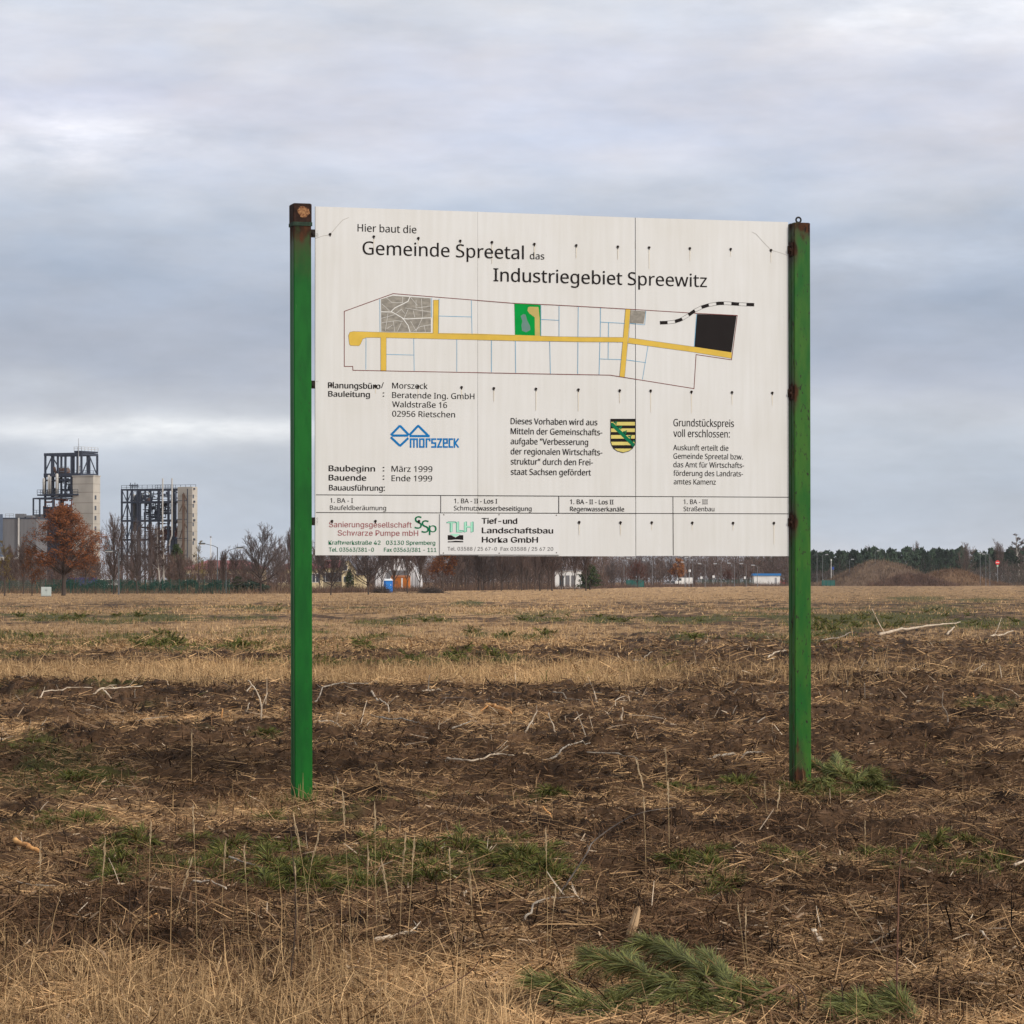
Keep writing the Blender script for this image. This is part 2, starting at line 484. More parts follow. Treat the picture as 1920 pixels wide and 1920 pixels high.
VB = sp(1000, 1042.0)[1]
boards = []
for i in range(3):
    u0, u1 = sp(edges[i], 720)[0] + (0.0018 if i else 0), sp(edges[i + 1], 720)[0] - (0.0018 if i < 2 else 0)
    va, vb = sp(edges[i], tops[i])[1], sp(edges[i + 1], tops[i + 1])[1]
    b = MB()
    zb = VB + (0.0, -0.003, 0.001)[i]
    du = (0.004, 0.008, 0.004)[i]
    vs = [(u0, 0, zb), (u1, 0, zb), (u1, 0.014, zb), (u0, 0.014, zb), (u0 - du * 0.5, 0, va), (u1 - du * 0.5, 0, vb), (u1 - du * 0.5, 0.014, vb), (u0 - du * 0.5, 0.014, va)]
    me = bpy.data.meshes.new('board')
    me.from_pydata(vs, [], [(0, 1, 5, 4), (0, 3, 2, 1), (4, 5, 6, 7), (1, 2, 6, 5), (2, 3, 7, 6), (3, 0, 4, 7)])
    me.materials.append(M_board); me.materials.append(M_edge)
    for p in me.polygons: p.material_index = 0 if p.index == 0 else 1
    o = link(bpy.data.objects.new('board', me), sign); o.location.y = (0.0, 0.0015, 0.0)[i]
    boards.append(o)
# steel rails behind, with brackets to the posts
M_rail = mat('painted_rail', (0.03, 0.05, 0.035), 0.8, 0, 0.5, 12)
for k in range(3):
    zl, zr_ = sp(588, zbr[0][k])[1], sp(1481, zbr[1][k])[1]
    zm = (zl + zr_) / 2
    b = MB(); b.box(uA + 0.13, uB - 0.09, 0.0165, 0.05, zm - 0.03, zm + 0.03); b.build('rail', M_rail, sign)
    b = MB(); b.bbox(uA + 0.066, uA + 0.135, 0.0, 0.015, zl - 0.031, zl + 0.031, 0.002)
    b.tube([(uA + 0.092, 0.0, zl), (uA + 0.092, -0.012, zl)], 0.014, 6)
    b.build('bracket', M_dark, sign)
    b = MB(); b.bbox(uB - 0.105, uB - 0.066, -0.012, 0.014, zr_ - 0.034, zr_ + 0.032, 0.003)
    b.bbox(uB - 0.082, uB - 0.068, -0.045, 0.045, zr_ - 0.05, zr_ + 0.06, 0.006)
    b.tube([(uB - 0.085, -0.02, zr_), (uB - 0.085, -0.036, zr_)], 0.013, 6)
    b.build('bracket', M_rust, sign)

# printed matter ------------------------------------------------------
def ink(name, c): return mat(name, c, 0.7, 0, 0.12, 9, spec=0.08)
I_black = ink('black_ink', (0.016, 0.013, 0.013)); I_brown = ink('brown_ink', (0.17, 0.040, 0.034)); I_yel = ink('yellow_ink', (0.64, 0.43, 0.075))
I_blue = ink('pale_blue_ink', (0.08, 0.34, 0.55)); I_logo = ink('blue_ink', (0.008, 0.16, 0.42)); I_green = ink('green_ink', (0.0, 0.27, 0.045))
I_tan = ink('tan_ink', (0.48, 0.38, 0.13)); I_grey = mat('grey_ink', (0.30, 0.275, 0.235), 0.7, 0, 0.4, 22, stretch=(1, 1, 1.6)); I_pond = ink('pond_ink', (0.13, 0.23, 0.20))
I_white = ink('white_ink', (0.70, 0.69, 0.66)); I_red = ink('faded_red_ink', (0.33, 0.115, 0.12)); I_dkgreen = ink('dark_green_ink', (0.004, 0.145, 0.065))
I_mint = ink('mint_ink', (0.36, 0.70, 0.52)); I_teal = ink('teal_ink', (0.05, 0.30, 0.22)); I_gold = ink('gold_ink', (0.62, 0.52, 0.16)); I_soft = ink('soft_black_ink', (0.13, 0.125, 0.125))
I_crack = mat('hairline_crack', (0.25, 0.22, 0.18), 0.9)

def poly(pts, m, name, parent, y):
    vs = [(sp(*p)[0], y, sp(*p)[1]) for p in pts]
    me = bpy.data.meshes.new(name)
    a = sum(vs[i][0] * vs[(i + 1) % len(vs)][2] - vs[(i + 1) % len(vs)][0] * vs[i][2] for i in range(len(vs)))
    if a < 0: vs.reverse()
    import mathutils
    tri = mathutils.geometry.tessellate_polygon([[Vector((v[0], v[2], 0)) for v in vs]])
    me.from_pydata(vs, [], [tuple(t) for t in tri]); me.materials.append(m)
    return link(bpy.data.objects.new(name, me), parent)
def strokes(lines, wpx, m, name, parent, y, closed=False, join=True):
    V, Q = [], []
    for ln in lines:
        P = [Vector((sp(*p)[0], sp(*p)[1])) for p in ln]
        if closed: P.append(P[0])
        hw = wpx * 0.00422 / 2
        for i in range(len(P) - 1):
            d = (P[i + 1] - P[i]);
            if d.length < 1e-6: continue
            d.normalize(); nrm_ = Vector((-d.y, d.x)) * hw; e = d * (hw if join else 0)
            a, c = P[i] - e, P[i + 1] + e
            o = len(V)
            jit = 0.00002 * (len(V) // 4 % 7)
            V += [(a.x - nrm_.x, y - jit, a.y - nrm_.y), (c.x - nrm_.x, y - jit, c.y - nrm_.y), (c.x + nrm_.x, y - jit, c.y + nrm_.y), (a.x + nrm_.x, y - jit, a.y + nrm_.y)]
            Q.append((o, o + 1, o + 2, o + 3))
    me = bpy.data.meshes.new(name); me.from_pydata(V, [], Q); me.materials.append(m)
    return link(bpy.data.objects.new(name, me), parent)

_fonts = {}
def font(kind):
    if kind in _fonts: return _fonts[kind]
    f = None
    try:
        fn = {'hum': 'NotoSansHebrew-Regular.woff2', 'grot': 'Inter.woff2'}[kind]
        p = os.path.join(bpy.utils.resource_path('LOCAL'), 'datafiles', 'fonts', fn)
        if os.path.exists(p): f = bpy.data.fonts.load(p)
    except Exception:
        f = None
    _fonts[kind] = f
    return f
_caps = {}
def text_mesh(body, kind, offset):
    c = bpy.data.curves.new('lettering', 'FONT'); c.body = body; c.resolution_u = 4; c.offset = offset
    if font(kind): c.font = font(kind)
    o = bpy.data.objects.new('tmp_lettering', c); COL.objects.link(o)
    bpy.context.view_layer.update()
    me = bpy.data.meshes.new_from_object(o.evaluated_get(bpy.context.evaluated_depsgraph_get()))
    bpy.data.objects.remove(o); bpy.data.curves.remove(c)
    return me
def cap_h(kind):
    if kind not in _caps:
        me = text_mesh('H', kind, 0); _caps[kind] = max(v.co.y for v in me.vertices); bpy.data.meshes.remove(me)
    return _caps[kind]
def text(body, x0, x1, py, cap, m=I_black, kind='hum', bold=0.0, parent=sign, y=-0.0014, name='lettering', asc=None, label=None):
    me = text_mesh(body, kind, 0.0)
    bold = max(bold, 0.0075 if cap < 12 else 0.006)
    n = len(me.vertices); co = np.zeros(n * 3, np.float32); me.vertices.foreach_get('co', co); co = co.reshape(-1, 3)
    xa, xb = co[:, 0].min(), co[:, 0].max()
    u0, v0 = sp(x0, py); u1 = sp(x1, py)[0]
    hh = sp(x0, py - cap)[1] - v0
    k = hh / (cap_h(kind) if asc is None else asc)
    out = np.stack([u0 + (co[:, 0] - xa) / (xb - xa) * (u1 - u0), np.full(n, y), v0 + co[:, 1] * k], 1).astype(np.float32)
    if True:                                   # heavy face: the same letters struck three times, side by side
        import bmesh
        me.vertices.foreach_set('co', out.ravel()); d = bold * k * 0.95
        bm2 = bmesh.new(); bm2.from_mesh(me)
        geo = bmesh.ops.duplicate(bm2, geom=bm2.verts[:] + bm2.edges[:] + bm2.faces[:])['geom']
        for v in geo:
            if isinstance(v, bmesh.types.BMVert): v.co.x += d; v.co.z += d * 0.35; v.co.y -= 0.00025
        geo = bmesh.ops.duplicate(bm2, geom=geo)['geom']
        for v in geo:
            if isinstance(v, bmesh.types.BMVert): v.co.x -= 2 * d; v.co.z -= d * 0.7; v.co.y -= 0.00025
        bm2.to_mesh(me); bm2.free()
    else:
        me.vertices.foreach_set('co', out.ravel())
    me.update()
    me.materials.clear(); me.materials.append(m)
    o = link(bpy.data.objects.new(name, me), parent)
    if label: o['label'] = label
    return o
text('Hier baut die', 670.5, 780.7, 433.9, 13.8)
text('Gemeinde Spreetal', 680, 982, 477, 24.6, bold=0.004, label='largest black lettering reading Gemeinde Spreetal')
text('das', 993.7, 1020.5, 485.7, 12.4)
text('Industriegebiet Spreewitz', 925.5, 1325.2, 527.2, 24.4, bold=0.004)
B = 0.024
for a in [('Planungsbüro', 615.3, 713.0, 727.6, 10.8, B), ('/', 714.5, 719.5, 727.6, 10.8, 0), ('Bauleitung', 615.7, 693.3, 743.4, 10.2, B), (':', 717.8, 720.2, 743.6, 10.2, B),
          ('Morszeck', 735.4, 801.7, 728.2, 10.8, 0), ('Beratende Ing. GmbH', 735.4, 889.4, 745.9, 10.7, 0), ('Waldstraße 16', 735.4, 838.3, 763.2, 10.7, 0), ('02956 Rietschen', 735.4, 853.1, 780.9, 10.7, 0),
          ('Baubeginn', 616.6, 702.8, 883.3, 10.6, B + .004), (':', 717.8, 720.4, 883.6, 10.4, B), ('März 1999', 734.2, 810.7, 884.3, 10.8, 0), ('Bauende', 616.6, 686.4, 900.7, 10.6, B + .004),
          (':', 717.8, 720.4, 899.4, 10.4, B), ('Ende 1999', 734.2, 810.2, 902, 10.8, 0), ('Bauausführung:', 617, 721.3, 919.4, 10.3, B - .002),
          ('1. BA - I', 619.1, 661.7, 942.5, 8.6, 0), ('Baufeldberäumung', 618.6, 723.8, 956, 8.4, 0), ('1. BA - II - Los I', 851.4, 932.3, 943.4, 8.7, 0), ('Schmutzwasserbeseitigung', 851, 996.7, 956.8, 8.4, 0),
          ('1. BA - II - Los II', 1069, 1150.3, 945, 8.7, 0), ('Regenwasserkanäle', 1069, 1170.3, 958.3, 8.4, 0), ('1. BA - III', 1281.7, 1327, 945, 8.7, 0), ('Straßenbau', 1281.7, 1339.3, 958.3, 8.4, 0),
          ('Dieses Vorhaben wird aus', 957.7, 1120, 795, 11.3, 0), ('Mitteln der Gemeinschafts-', 957.7, 1129.3, 813.8, 11.3, 0), ('aufgabe "Verbesserung', 957.7, 1102.7, 832.7, 11.3, 0),
          ('der regionalen Wirtschafts-', 957.7, 1129.3, 851.7, 11.3, 0), ('struktur" durch den Frei-', 957.9, 1111.7, 870.7, 11.3, 0), ('staat Sachsen gefördert', 958, 1108, 890, 11.3, 0),
          ('Grundstückspreis', 1262.7, 1376, 799, 13.6, 0), ('voll erschlossen:', 1262.7, 1368.3, 819, 13.6, 0),
          ('Auskunft erteilt die', 1262.4, 1365.7, 844, 10, 0), ('Gemeinde Spreetal bzw.', 1262.7, 1392.7, 860, 10, 0), ('das Amt für Wirtschafts-', 1262.7, 1395, 876, 10, 0),
          ('förderung des Landrats-', 1262.7, 1393, 892, 10, 0), ('amtes Kamenz', 1263.3, 1342, 908, 10, 0)]:
    text(a[0], a[1], a[2], a[3], a[4], bold=a[5] if a[5] else 0.002)
text('Sanierungsgesellschaft', 617, 771.8, 988.4, 10.3, I_red, 'grot', 0.006); text('Schwarze Pumpe mbH', 633.4, 784, 1004.2, 10.3, I_red, 'grot', 0.006)
text('Kraftwerkstraße 42', 616.2, 713.4, 1021, 7.7, I_dkgreen, 'grot', 0.012); text('03130 Spremberg', 724, 816, 1021.3, 7.7, I_dkgreen, 'grot', 0.012)
text('Tel. 03563/381-0', 616.6, 701, 1034.3, 7.7, I_dkgreen, 'grot', 0.012); text('Fax 03563/381 - 111', 720, 818, 1034.6, 7.7, I_dkgreen, 'grot', 0.012)
lg = empty('company_logo', (0, 0, 0)); lg.parent = sign; lg['label'] = 'green interlaced letters S S P of the company entry'
text('S', 777.6, 790.8, 991, 23, I_dkgreen, 'hum', 0.004, lg, -0.0014); text('S', 790.6, 804.0, 998.6, 23, I_dkgreen, 'hum', 0.004, lg, -0.0016); text('p', 804.2, 818.4, 997.6, 16.5, I_dkgreen, 'hum', 0.002, lg, -0.0018)

# site plan -------------------------------------------------------------
Z1 = lambda pts: [(x / 4 + 580, y / 4 + 370) for x, y in pts]
Z2 = lambda pts: [(x / 3.84 + 1040, y / 3.84 + 370) for x, y in pts]
Z3 = lambda pts: [(x / 5.188 + 580, y / 5.188 + 690) for x, y in pts]
Z4 = lambda pts: [(x / 3 + 900, y / 3 + 740) for x, y in pts]
Z8 = lambda pts: [(x / 8 + 820, y / 8 + 960) for x, y in pts]
plan = empty('site_plan', (0, 0, 0)); plan.parent = sign
poly(Z1([(538, 765), (625, 738), (910, 757), (912, 1012), (540, 1008)]), I_grey, 'town_area', plan, -0.0006)
strokes([Z1(l) for l in [[(540, 858), (620, 860), (700, 905), (740, 960), (755, 1010)], [(615, 855), (640, 830), (740, 780), (755, 745)], [(700, 910), (740, 912), (910, 903)]]], 1.5, I_white, 'street', plan, -0.0009)
strokes([Z1(l) for l in [[(538, 908), (640, 880)], [(760, 750), (810, 810)], [(720, 830), (910, 860)], [(570, 745), (620, 790), (700, 790), (700, 745)], [(780, 1005), (830, 970), (910, 955)], [(740, 840), (710, 910)], [(590, 870), (570, 1000)],
                         [(840, 760), (850, 900), (800, 1005)], [(545, 940), (650, 925), (700, 930)], [(630, 930), (640, 1005)], [(660, 1005), (690, 940)], [(760, 930), (800, 1000)], [(780, 850), (790, 900)], [(545, 800), (600, 850)], [(860, 960), (870, 1008)],
                         [(650, 870), (690, 840), (715, 870)], [(800, 770), (800, 830), (910, 815)], [(580, 985), (620, 960)]]], 0.55, I_white, 'street', plan, -0.00085)
poly(Z2([(547, 813), (655, 820), (640, 910), (543, 905)]), I_grey, 'town_area', plan, -0.0006)
poly(Z1([(1538, 795), (1733, 808), (1733, 1042), (1543, 1037)]), I_green, 'park_area', plan, -0.0006)
poly(Z1([(1640, 825), (1655, 820), (1718, 823), (1727, 905), (1730, 1042), (1692, 1040), (1690, 900), (1650, 870), (1636, 850)]), I_tan, 'park_path', plan, -0.0009)
poly(Z1([(1585, 890), (1605, 875), (1622, 880), (1635, 925), (1655, 965), (1658, 995), (1625, 1013), (1595, 1000), (1590, 960), (1597, 930)]), I_pond, 'pond', plan, -0.0009)
poly(Z2([(1025, 840), (1310, 850), (1273, 1118), (1005, 1077)]), I_black, 'black_area', plan, -0.0006)
poly(Z1([(330, 1005), (480, 1010), (1240, 1022), (1840, 1042)]) + Z2([(200, 1008), (495, 1008), (490, 1043), (200, 1042)]) + Z1([(1530, 1075), (800, 1058), (430, 1052), (400, 1062), (385, 1100), (372, 1114), (308, 1112), (300, 1100), (293, 1035), (305, 1010)]), I_yel, 'plan_road', plan, -0.0012)
for q in (Z1([(930, 770), (970, 770), (968, 1022), (925, 1020)]), Z1([(535, 1050), (577, 1052), (577, 1300), (535, 1298)]), Z2([(510, 805), (545, 808), (503, 1298), (467, 1293)]), Z2([(533, 1010), (1010, 1077), (1275, 1117), (1272, 1160), (1000, 1115), (527, 1050)])):
    poly(q, I_yel, 'plan_road', plan, -0.0013)
strokes([Z1([(330, 1005), (480, 1010), (925, 1020)]), Z1([(968, 1022), (1540, 1036)]), Z1([(1733, 1042), (1840, 1044)]) + Z2([(495, 1008)]), Z1([(577, 1053), (1530, 1076)]) + Z2([(490, 1043)]), Z1([(535, 1052), (430, 1052), (400, 1062), (385, 1100), (372, 1114), (308, 1112), (300, 1100), (293, 1035), (305, 1010), (330, 1005)]),
         Z1([(930, 1020), (930, 770), (970, 770), (968, 1022)]), Z1([(535, 1052), (535, 1298)]), Z1([(577, 1052), (577, 1300)]), Z2([(495, 1008), (510, 805)]), Z2([(533, 1010), (545, 808)]), Z2([(490, 1043), (467, 1293)]), Z2([(527, 1050), (503, 1298)]), Z2([(533, 1010), (1010, 1077)]), Z2([(527, 1050), (1000, 1115), (1272, 1160)])],
        0.42, I_soft, 'road_outline', plan, -0.0015)
strokes([Z1([(1538, 795), (628, 722), (262, 855), (262, 1268), (325, 1268), (327, 1297), (1840, 1326)]) + Z2([(400, 1280), (1003, 1377), (1018, 1132), (1273, 1170), (1315, 850), (1020, 835), (500, 803), (0, 775)]) + Z1([(1538, 795)])], 1.25, I_brown, 'plan_boundary', plan, -0.0016)
strokes([Z1(l) for l in [[(528, 765), (530, 1008)], [(918, 757), (916, 900)], [(973, 762), (970, 1020)], [(1215, 775), (1220, 1025)], [(975, 890), (1215, 897)], [(425, 1055), (424, 1290)], [(783, 1060), (786, 1300)], [(578, 1178), (783, 1183)], [(1106, 1065), (1106, 1305)], [(1366, 1072), (1366, 1310)],
                         [(1545, 1077), (1548, 1315)], [(1803, 1082), (1808, 1325)], [(1737, 810), (1737, 1040)], [(1737, 915), (1868, 922)], [(1873, 815), (1873, 1040)]]] +
        [Z2(l) for l in [[(170, 790), (168, 1000)], [(168, 1045), (166, 1270)], [(330, 797), (328, 1003)], [(326, 1045), (320, 1275)], [(330, 898), (503, 907)], [(388, 903), (387, 1003)], [(386, 1045), (385, 1160)], [(325, 1163), (480, 1168)], [(518, 1170), (655, 1190)], [(672, 1070), (632, 1310)], [(657, 818), (648, 915)], [(543, 908), (645, 918)], [(1022, 840), (1005, 1075)]]],
        0.8, I_blue, 'parcel_line', plan, -0.0015)
cl = [(758, 903), (800, 902), (860, 896), (910, 880), (960, 850), (1010, 815), (1060, 790), (1110, 775), (1180, 763), (1240, 762), (1300, 767), (1370, 771), (1436, 773)]
def resample(pts, n):
    P = [Vector((p[0], p[1])) for p in pts]; L = [0]
    for i in range(1, len(P)): L.append(L[-1] + (P[i] - P[i - 1]).length)
    out = []
    for k in range(n):
        t = L[-1] * k / (n - 1); i = max(j for j in range(len(L)) if L[j] <= t + 1e-9); i = min(i, len(P) - 2)
        out.append(P[i].lerp(P[i + 1], (t - L[i]) / max(1e-9, L[i + 1] - L[i])))
    return out
C = resample(cl, 53)
def off(i, d):
    t = (C[min(i + 1, 52)] - C[max(i - 1, 0)]).normalized(); return (C[i].x - t.y * d, C[i].y + t.x * d)
strokes([Z2([off(i, 11) for i in range(53)]), Z2([off(i, -11) for i in range(53)])], 0.5, I_black, 'rail_outline', plan, -0.0018)
for s in range(0, 13, 2):
    i0, i1 = s * 4, s * 4 + 4
    sk = 0.5 if s % 4 else -0.5
    poly(Z2([off(i, 11.5) for i in range(i0, i1 + 1)] + [off(i, -11.5) for i in range(i1, i0 - 1, -1)]), I_black, 'rail_dash', plan, -0.0020)

# table lines, plate, logos, crest ----------------------------------------
strokes([[(592.5, 927.8), (1478.4, 932.3)], [(592.5, 961), (1478.4, 963.4)]], 1.3, I_black, 'table_line', sign, -0.0014, join=False)
strokes([[(826.3, 929.5), (826.3, 961.5)], [(1047.7, 931), (1047.7, 962)], [(1261.7, 932), (1262.3, 1041.5)]], 1.4, I_black, 'table_line', sign, -0.0012, join=False)
u0, v1 = sp(823.6, 963.6); u1, v0 = sp(1048.2, 1040.2)
plate = empty('contractor_plate', (0, 0, 0)); plate.parent = sign; plate['label'] = 'separate paler plate screwed over the bottom table row'
b = MB(); b.bbox(u0, u1, -0.005, -0.0022, v0, v1, 0.0006); b.build('plate_sheet', mat('plate_white', (0.645, 0.638, 0.628), 0.5, 0, 0.06, 3), plate)
strokes([[(824.2, 963.8), (824.2, 1040.0)], [(824.2, 1040.4), (1048, 1041.0)]], 0.8, I_soft, 'plate_edge', plate, -0.0052, join=False)
yp = -0.0058
for a in [('Tief-und', 903.2, 969, 981.9, 10.5), ('Landschaftsbau', 903.5, 1036.3, 999.6, 10.5), ('Horka GmbH', 903.5, 1007.9, 1017.1, 10.5)]:
    text(*a, kind='grot', bold=0.032, parent=plate, y=yp)
text('Tel. 03588 / 25 67-0', 838.8, 931.3, 1032.3, 6.9, I_soft, 'grot', 0, plate, yp); text('Fax 03588 / 25 67 20', 938.4, 1036.9, 1032.5, 6.9, I_soft, 'grot', 0, plate, yp)
text('TLH', 838.4, 886.0, 997.5, 19.2, I_teal, 'grot', 0.045, plate, yp); text('TLH', 839.2, 885.2, 997.0, 18.4, I_mint, 'grot', 0.02, plate, yp - 0.0006)
strokes([[(839, 979.4), (854, 979.4)], [(861, 994.8), (868, 995.4)]], 2.0, I_teal, 'logo_stroke', plate, yp - 0.001, join=False)
poly(Z8([(153, 347), (205, 347), (268, 383), (330, 347), (387, 347), (387, 420), (330, 414), (270, 412), (210, 419), (153, 420)]), I_black, 'logo_shape', plate, yp)
poly(Z8([(153, 440), (200, 440), (270, 431), (330, 434), (387, 437), (387, 455), (153, 455)]), I_black, 'logo_shape', plate, yp)
poly(Z8([(185, 328), (350, 328), (268, 376)]), I_mint, 'logo_shape', plate, yp - 0.0004)
scr = MB(); scr.tube([(0, 0.001, 0), (0, -0.003, 0)], 0.0042, 8)
sm = scr.mesh('screw', M_rust)
for p in Z8([(95, 40), (922, 40), (1783, 47), (88, 615), (925, 617), (1785, 610)]):
    o = link(bpy.data.objects.new('screw', sm), plate); q = sp(*p); o.location = (q[0], -0.0052, q[1])

wl = empty('company_logo', (0, 0, 0)); wl.parent = sign; wl['label'] = 'blue logo of two roof shaped diamonds above blue block letters'
g = 20 / 5.188
strokes([Z3(l) for l in [[(874, 568), (800, 645)], [(888, 568), (962, 645)], [(815, 657), (950, 657)], [(800, 680), (874, 750)], [(888, 752), (955, 688)], [(1052, 568), (980, 645)], [(1064, 566), (1158, 660)], [(985, 662), (1160, 662)]]], 4.2, I_logo, 'logo_stroke', wl, -0.0014, join=True)
def block(letter, x, w, top=692, bot=768):
    m_ = (top + bot) / 2
    D = {'m': [[(0, bot), (0, top), (w, top), (w, bot)], [(w / 2, top), (w / 2, bot)]], 'o': [[(0, top), (w, top), (w, bot), (0, bot), (0, top)]], 'r': [[(0, bot), (0, top), (w, top), (w, top + 14)]],
         's': [[(w, top), (0, top), (0, m_), (w, m_), (w, bot), (0, bot)]], 'z': [[(0, top), (w, top), (0, bot), (w, bot)]], 'e': [[(w, bot), (0, bot), (0, top), (w, top), (w, m_), (0, m_)]], 'c': [[(w, top), (0, top), (0, bot), (w, bot)]],
         'k': [[(0, top), (0, bot)], [(w, top), (8, m_), (w, bot)]]}
    return [Z3([(x + a, b_) for a, b_ in l]) for l in D[letter]]
xs = [('m', 985, 64), ('o', 1075, 38), ('r', 1139, 32), ('s', 1193, 34), ('z', 1250, 34), ('e', 1306, 34), ('c', 1362, 28), ('k', 1411, 36)]
strokes(sum([block(*a) for a in xs], []), 3.1, I_logo, 'logo_lettering', wl, -0.0014, join=True)

crest = empty('crest', (0, 0, 0)); crest.parent = sign; crest['label'] = 'shield with black and gold bars under a green leafed diagonal band'
sh = [(735, 137), (873, 137), (873, 265), (868, 285), (857, 303), (838, 317), (805, 326), (772, 317), (752, 303), (741, 285), (735, 265)]
poly(Z4(sh), I_gold, 'shield', crest, -0.0008)
def span(y):
    xs_ = []
    for i in range(len(sh)):
        (xa, ya), (xb, yb) = sh[i], sh[(i + 1) % len(sh)]
        if ya != yb and min(ya, yb) <= y <= max(ya, yb): xs_.append(xa + (xb - xa) * (y - ya) / (yb - ya))
    return min(xs_), max(xs_)
for y0, y1 in [(137.5, 153), (173, 190), (210, 227), (247, 265), (284, 303)]:
    ys = [y0 + (y1 - y0) * k / 4 for k in range(5)]
    poly(Z4([(span(y)[0], y) for y in ys] + [(span(y)[1], y) for y in reversed(ys)]), I_black, 'shield_bar', crest, -0.0011)
poly(Z4([(736, 158), (748, 158), (872, 278), (872, 284), (862, 296), (736, 174)]), I_dkgreen, 'green_band', crest, -0.0014)
for k in range(5):
    cx, cy = 757 + k * 27, 163 + k * 26
    pts = []
    for j in range(18):
        t = 2 * math.pi * j / 18; r = 8 + 4.5 * math.cos(3 * (t + 0.8)); pts.append((cx + 6 + r * math.cos(t), cy - 5 + r * math.sin(t)))
    pts = [(min(x, 872), y) for x, y in pts]
    poly(Z4(pts), I_dkgreen, 'band_leaf', crest, -0.0016 - 0.0001 * k)
strokes([Z4(sh + [sh[0]])], 0.9, I_black, 'shield_outline', crest, -0.0023)
strokes([Z1([(45, 310), (100, 290), (155, 280), (200, 225), (250, 170), (295, 152)])], 0.5, I_crack, 'crack', sign, -0.0011)
strokes([Z2([(1675, 418), (1620, 398), (1557, 380), (1500, 320), (1450, 265), (1420, 250)])], 0.5, I_crack, 'crack', sign, -0.0011)

# bolts with rust runs -----------------------------------------------------
M_bolt = mat('rusted_bolt', (0.018, 0.010, 0.007), 0.85, 0, 0.5, 60)
M_run = mat('rust_run', (0.66, 0.60, 0.50), 0.8)
rows = [[(619, 439), (701, 443.5), (784.5, 446.5), (863, 451.5), (922.5, 454), (1002, 457.5), (1080.5, 460), (1158.5, 462.5), (1217, 464), (1293.5, 465.5), (1370, 467), (1445.5, 469)],
        [(621, 722), (704, 723.5), (784, 724.5), (865.5, 726), (926, 728), (1005, 729), (1084.5, 730.5), (1162, 732), (1220, 732.5), (1296.5, 734.5), (1372.5, 735.5), (1448, 736.5)],
        [(622.5, 977), (704, 977), (785.5, 977), (1086, 979), (1163.5, 979.5), (1222, 979.5), (1298, 980), (1374.5, 980.5), (1451, 980.5)]]
bb = MB(); bb.tube([(0, 0.002, 0), (0, -0.009, 0)], [0.0108, 0.009], 10)
bb.add([(-0.006, -0.0022, -0.008), (0.006, -0.0022, -0.008), (0.0015, -0.0022, -0.021), (-0.0015, -0.0022, -0.021)], [(0, 3, 2, 1)])
bm_ = bb.mesh('bolt', M_bolt)
runs = []
for k, L in enumerate((0.05, 0.09, 0.16)):
    r = MB(); r.add([(-0.004, -0.0018, -0.012), (0.004, -0.0018, -0.012), (0.0022, -0.0018, -0.012 - L), (-0.0022, -0.0018, -0.012 - L)], [(0, 3, 2, 1)])
    runs.append(r.mesh('rust_streak', M_run))
for ri, row in enumerate(rows):
    for p in row:
        o = link(bpy.data.objects.new('bolt', bm_), sign); q = sp(*p); o.location = (q[0], 0.0, q[1])
        if not (620 < p[0] < 1000 and ri == 2) and p[0] > 690:
            s_ = link(bpy.data.objects.new('rust_streak', runs[rs.choice([0, 1, 1, 2])]), o)

# ================================================================== GROUND
def pix(x, y):
    y = np.maximum(np.asarray(y, float), 1.0)
    return 960 + F * x / y, HZ + CAM_H * F / y
T_py = [1096, 1104, 1122, 1134, 1146, 1158, 1168, 1178, 1190, 1204, 1214, 1224, 1238, 1247, 1254, 1284, 1292, 1306, 1322, 1340, 1356, 1372, 1388, 1402, 1440, 1462, 1500, 1530, 1565, 1600, 1630, 1660, 1700, 1750, 1785, 1825, 1920, 2200]
T_l = [.80, .84, .80, .48, .72, .42, .62, .80, .82, .74, .70, .44, .36, .50, .92, .95, .20, .12, .30, .50, .58, .50, .34, .16, .26, .12, .24, .44, .54, .40, .26, .20, .18, .30, .62, .92, .98, .98]
T_r = [.80, .84, .72, .42, .58, .34, .42, .58, .56, .40, .30, .28, .26, .22, .34, .36, .18, .22, .30, .34, .36, .32, .30, .22, .26, .20, .28, .36, .42, .30, .26, .22, .26, .30, .34, .46, .54, .60]
def straw_f(x, y):
    px, py = pix(x, y)
    wob = (fbm(x / 3.0, y / 9.0, 5, 3) - 0.5) * np.minimum(60, 14 + (py - HZ) * 0.10)
    l = np.interp(py + wob, T_py, T_l); r = np.interp(py + wob, T_py, T_r)
    edge = np.interp(py, [1180, 1240, 1300, 1400, 1500, 1780, 1920], [1150, 1180, 1240, 760, 900, 940, 1000])
    t = sstep(-130, 130, px - edge + (fbm(x / 1.5, y / 3, 9, 3) - 0.5) * 260)
    base = l * (1 - t) + r * t
    n = fbm(x / 0.9, y / 2.6, 11, 4) * 0.6 + fbm(x / 0.22, y / 0.45, 13, 3) * 0.4
    return np.clip(base + 0.05 + (n - 0.5) * 1.55, 0, 1)
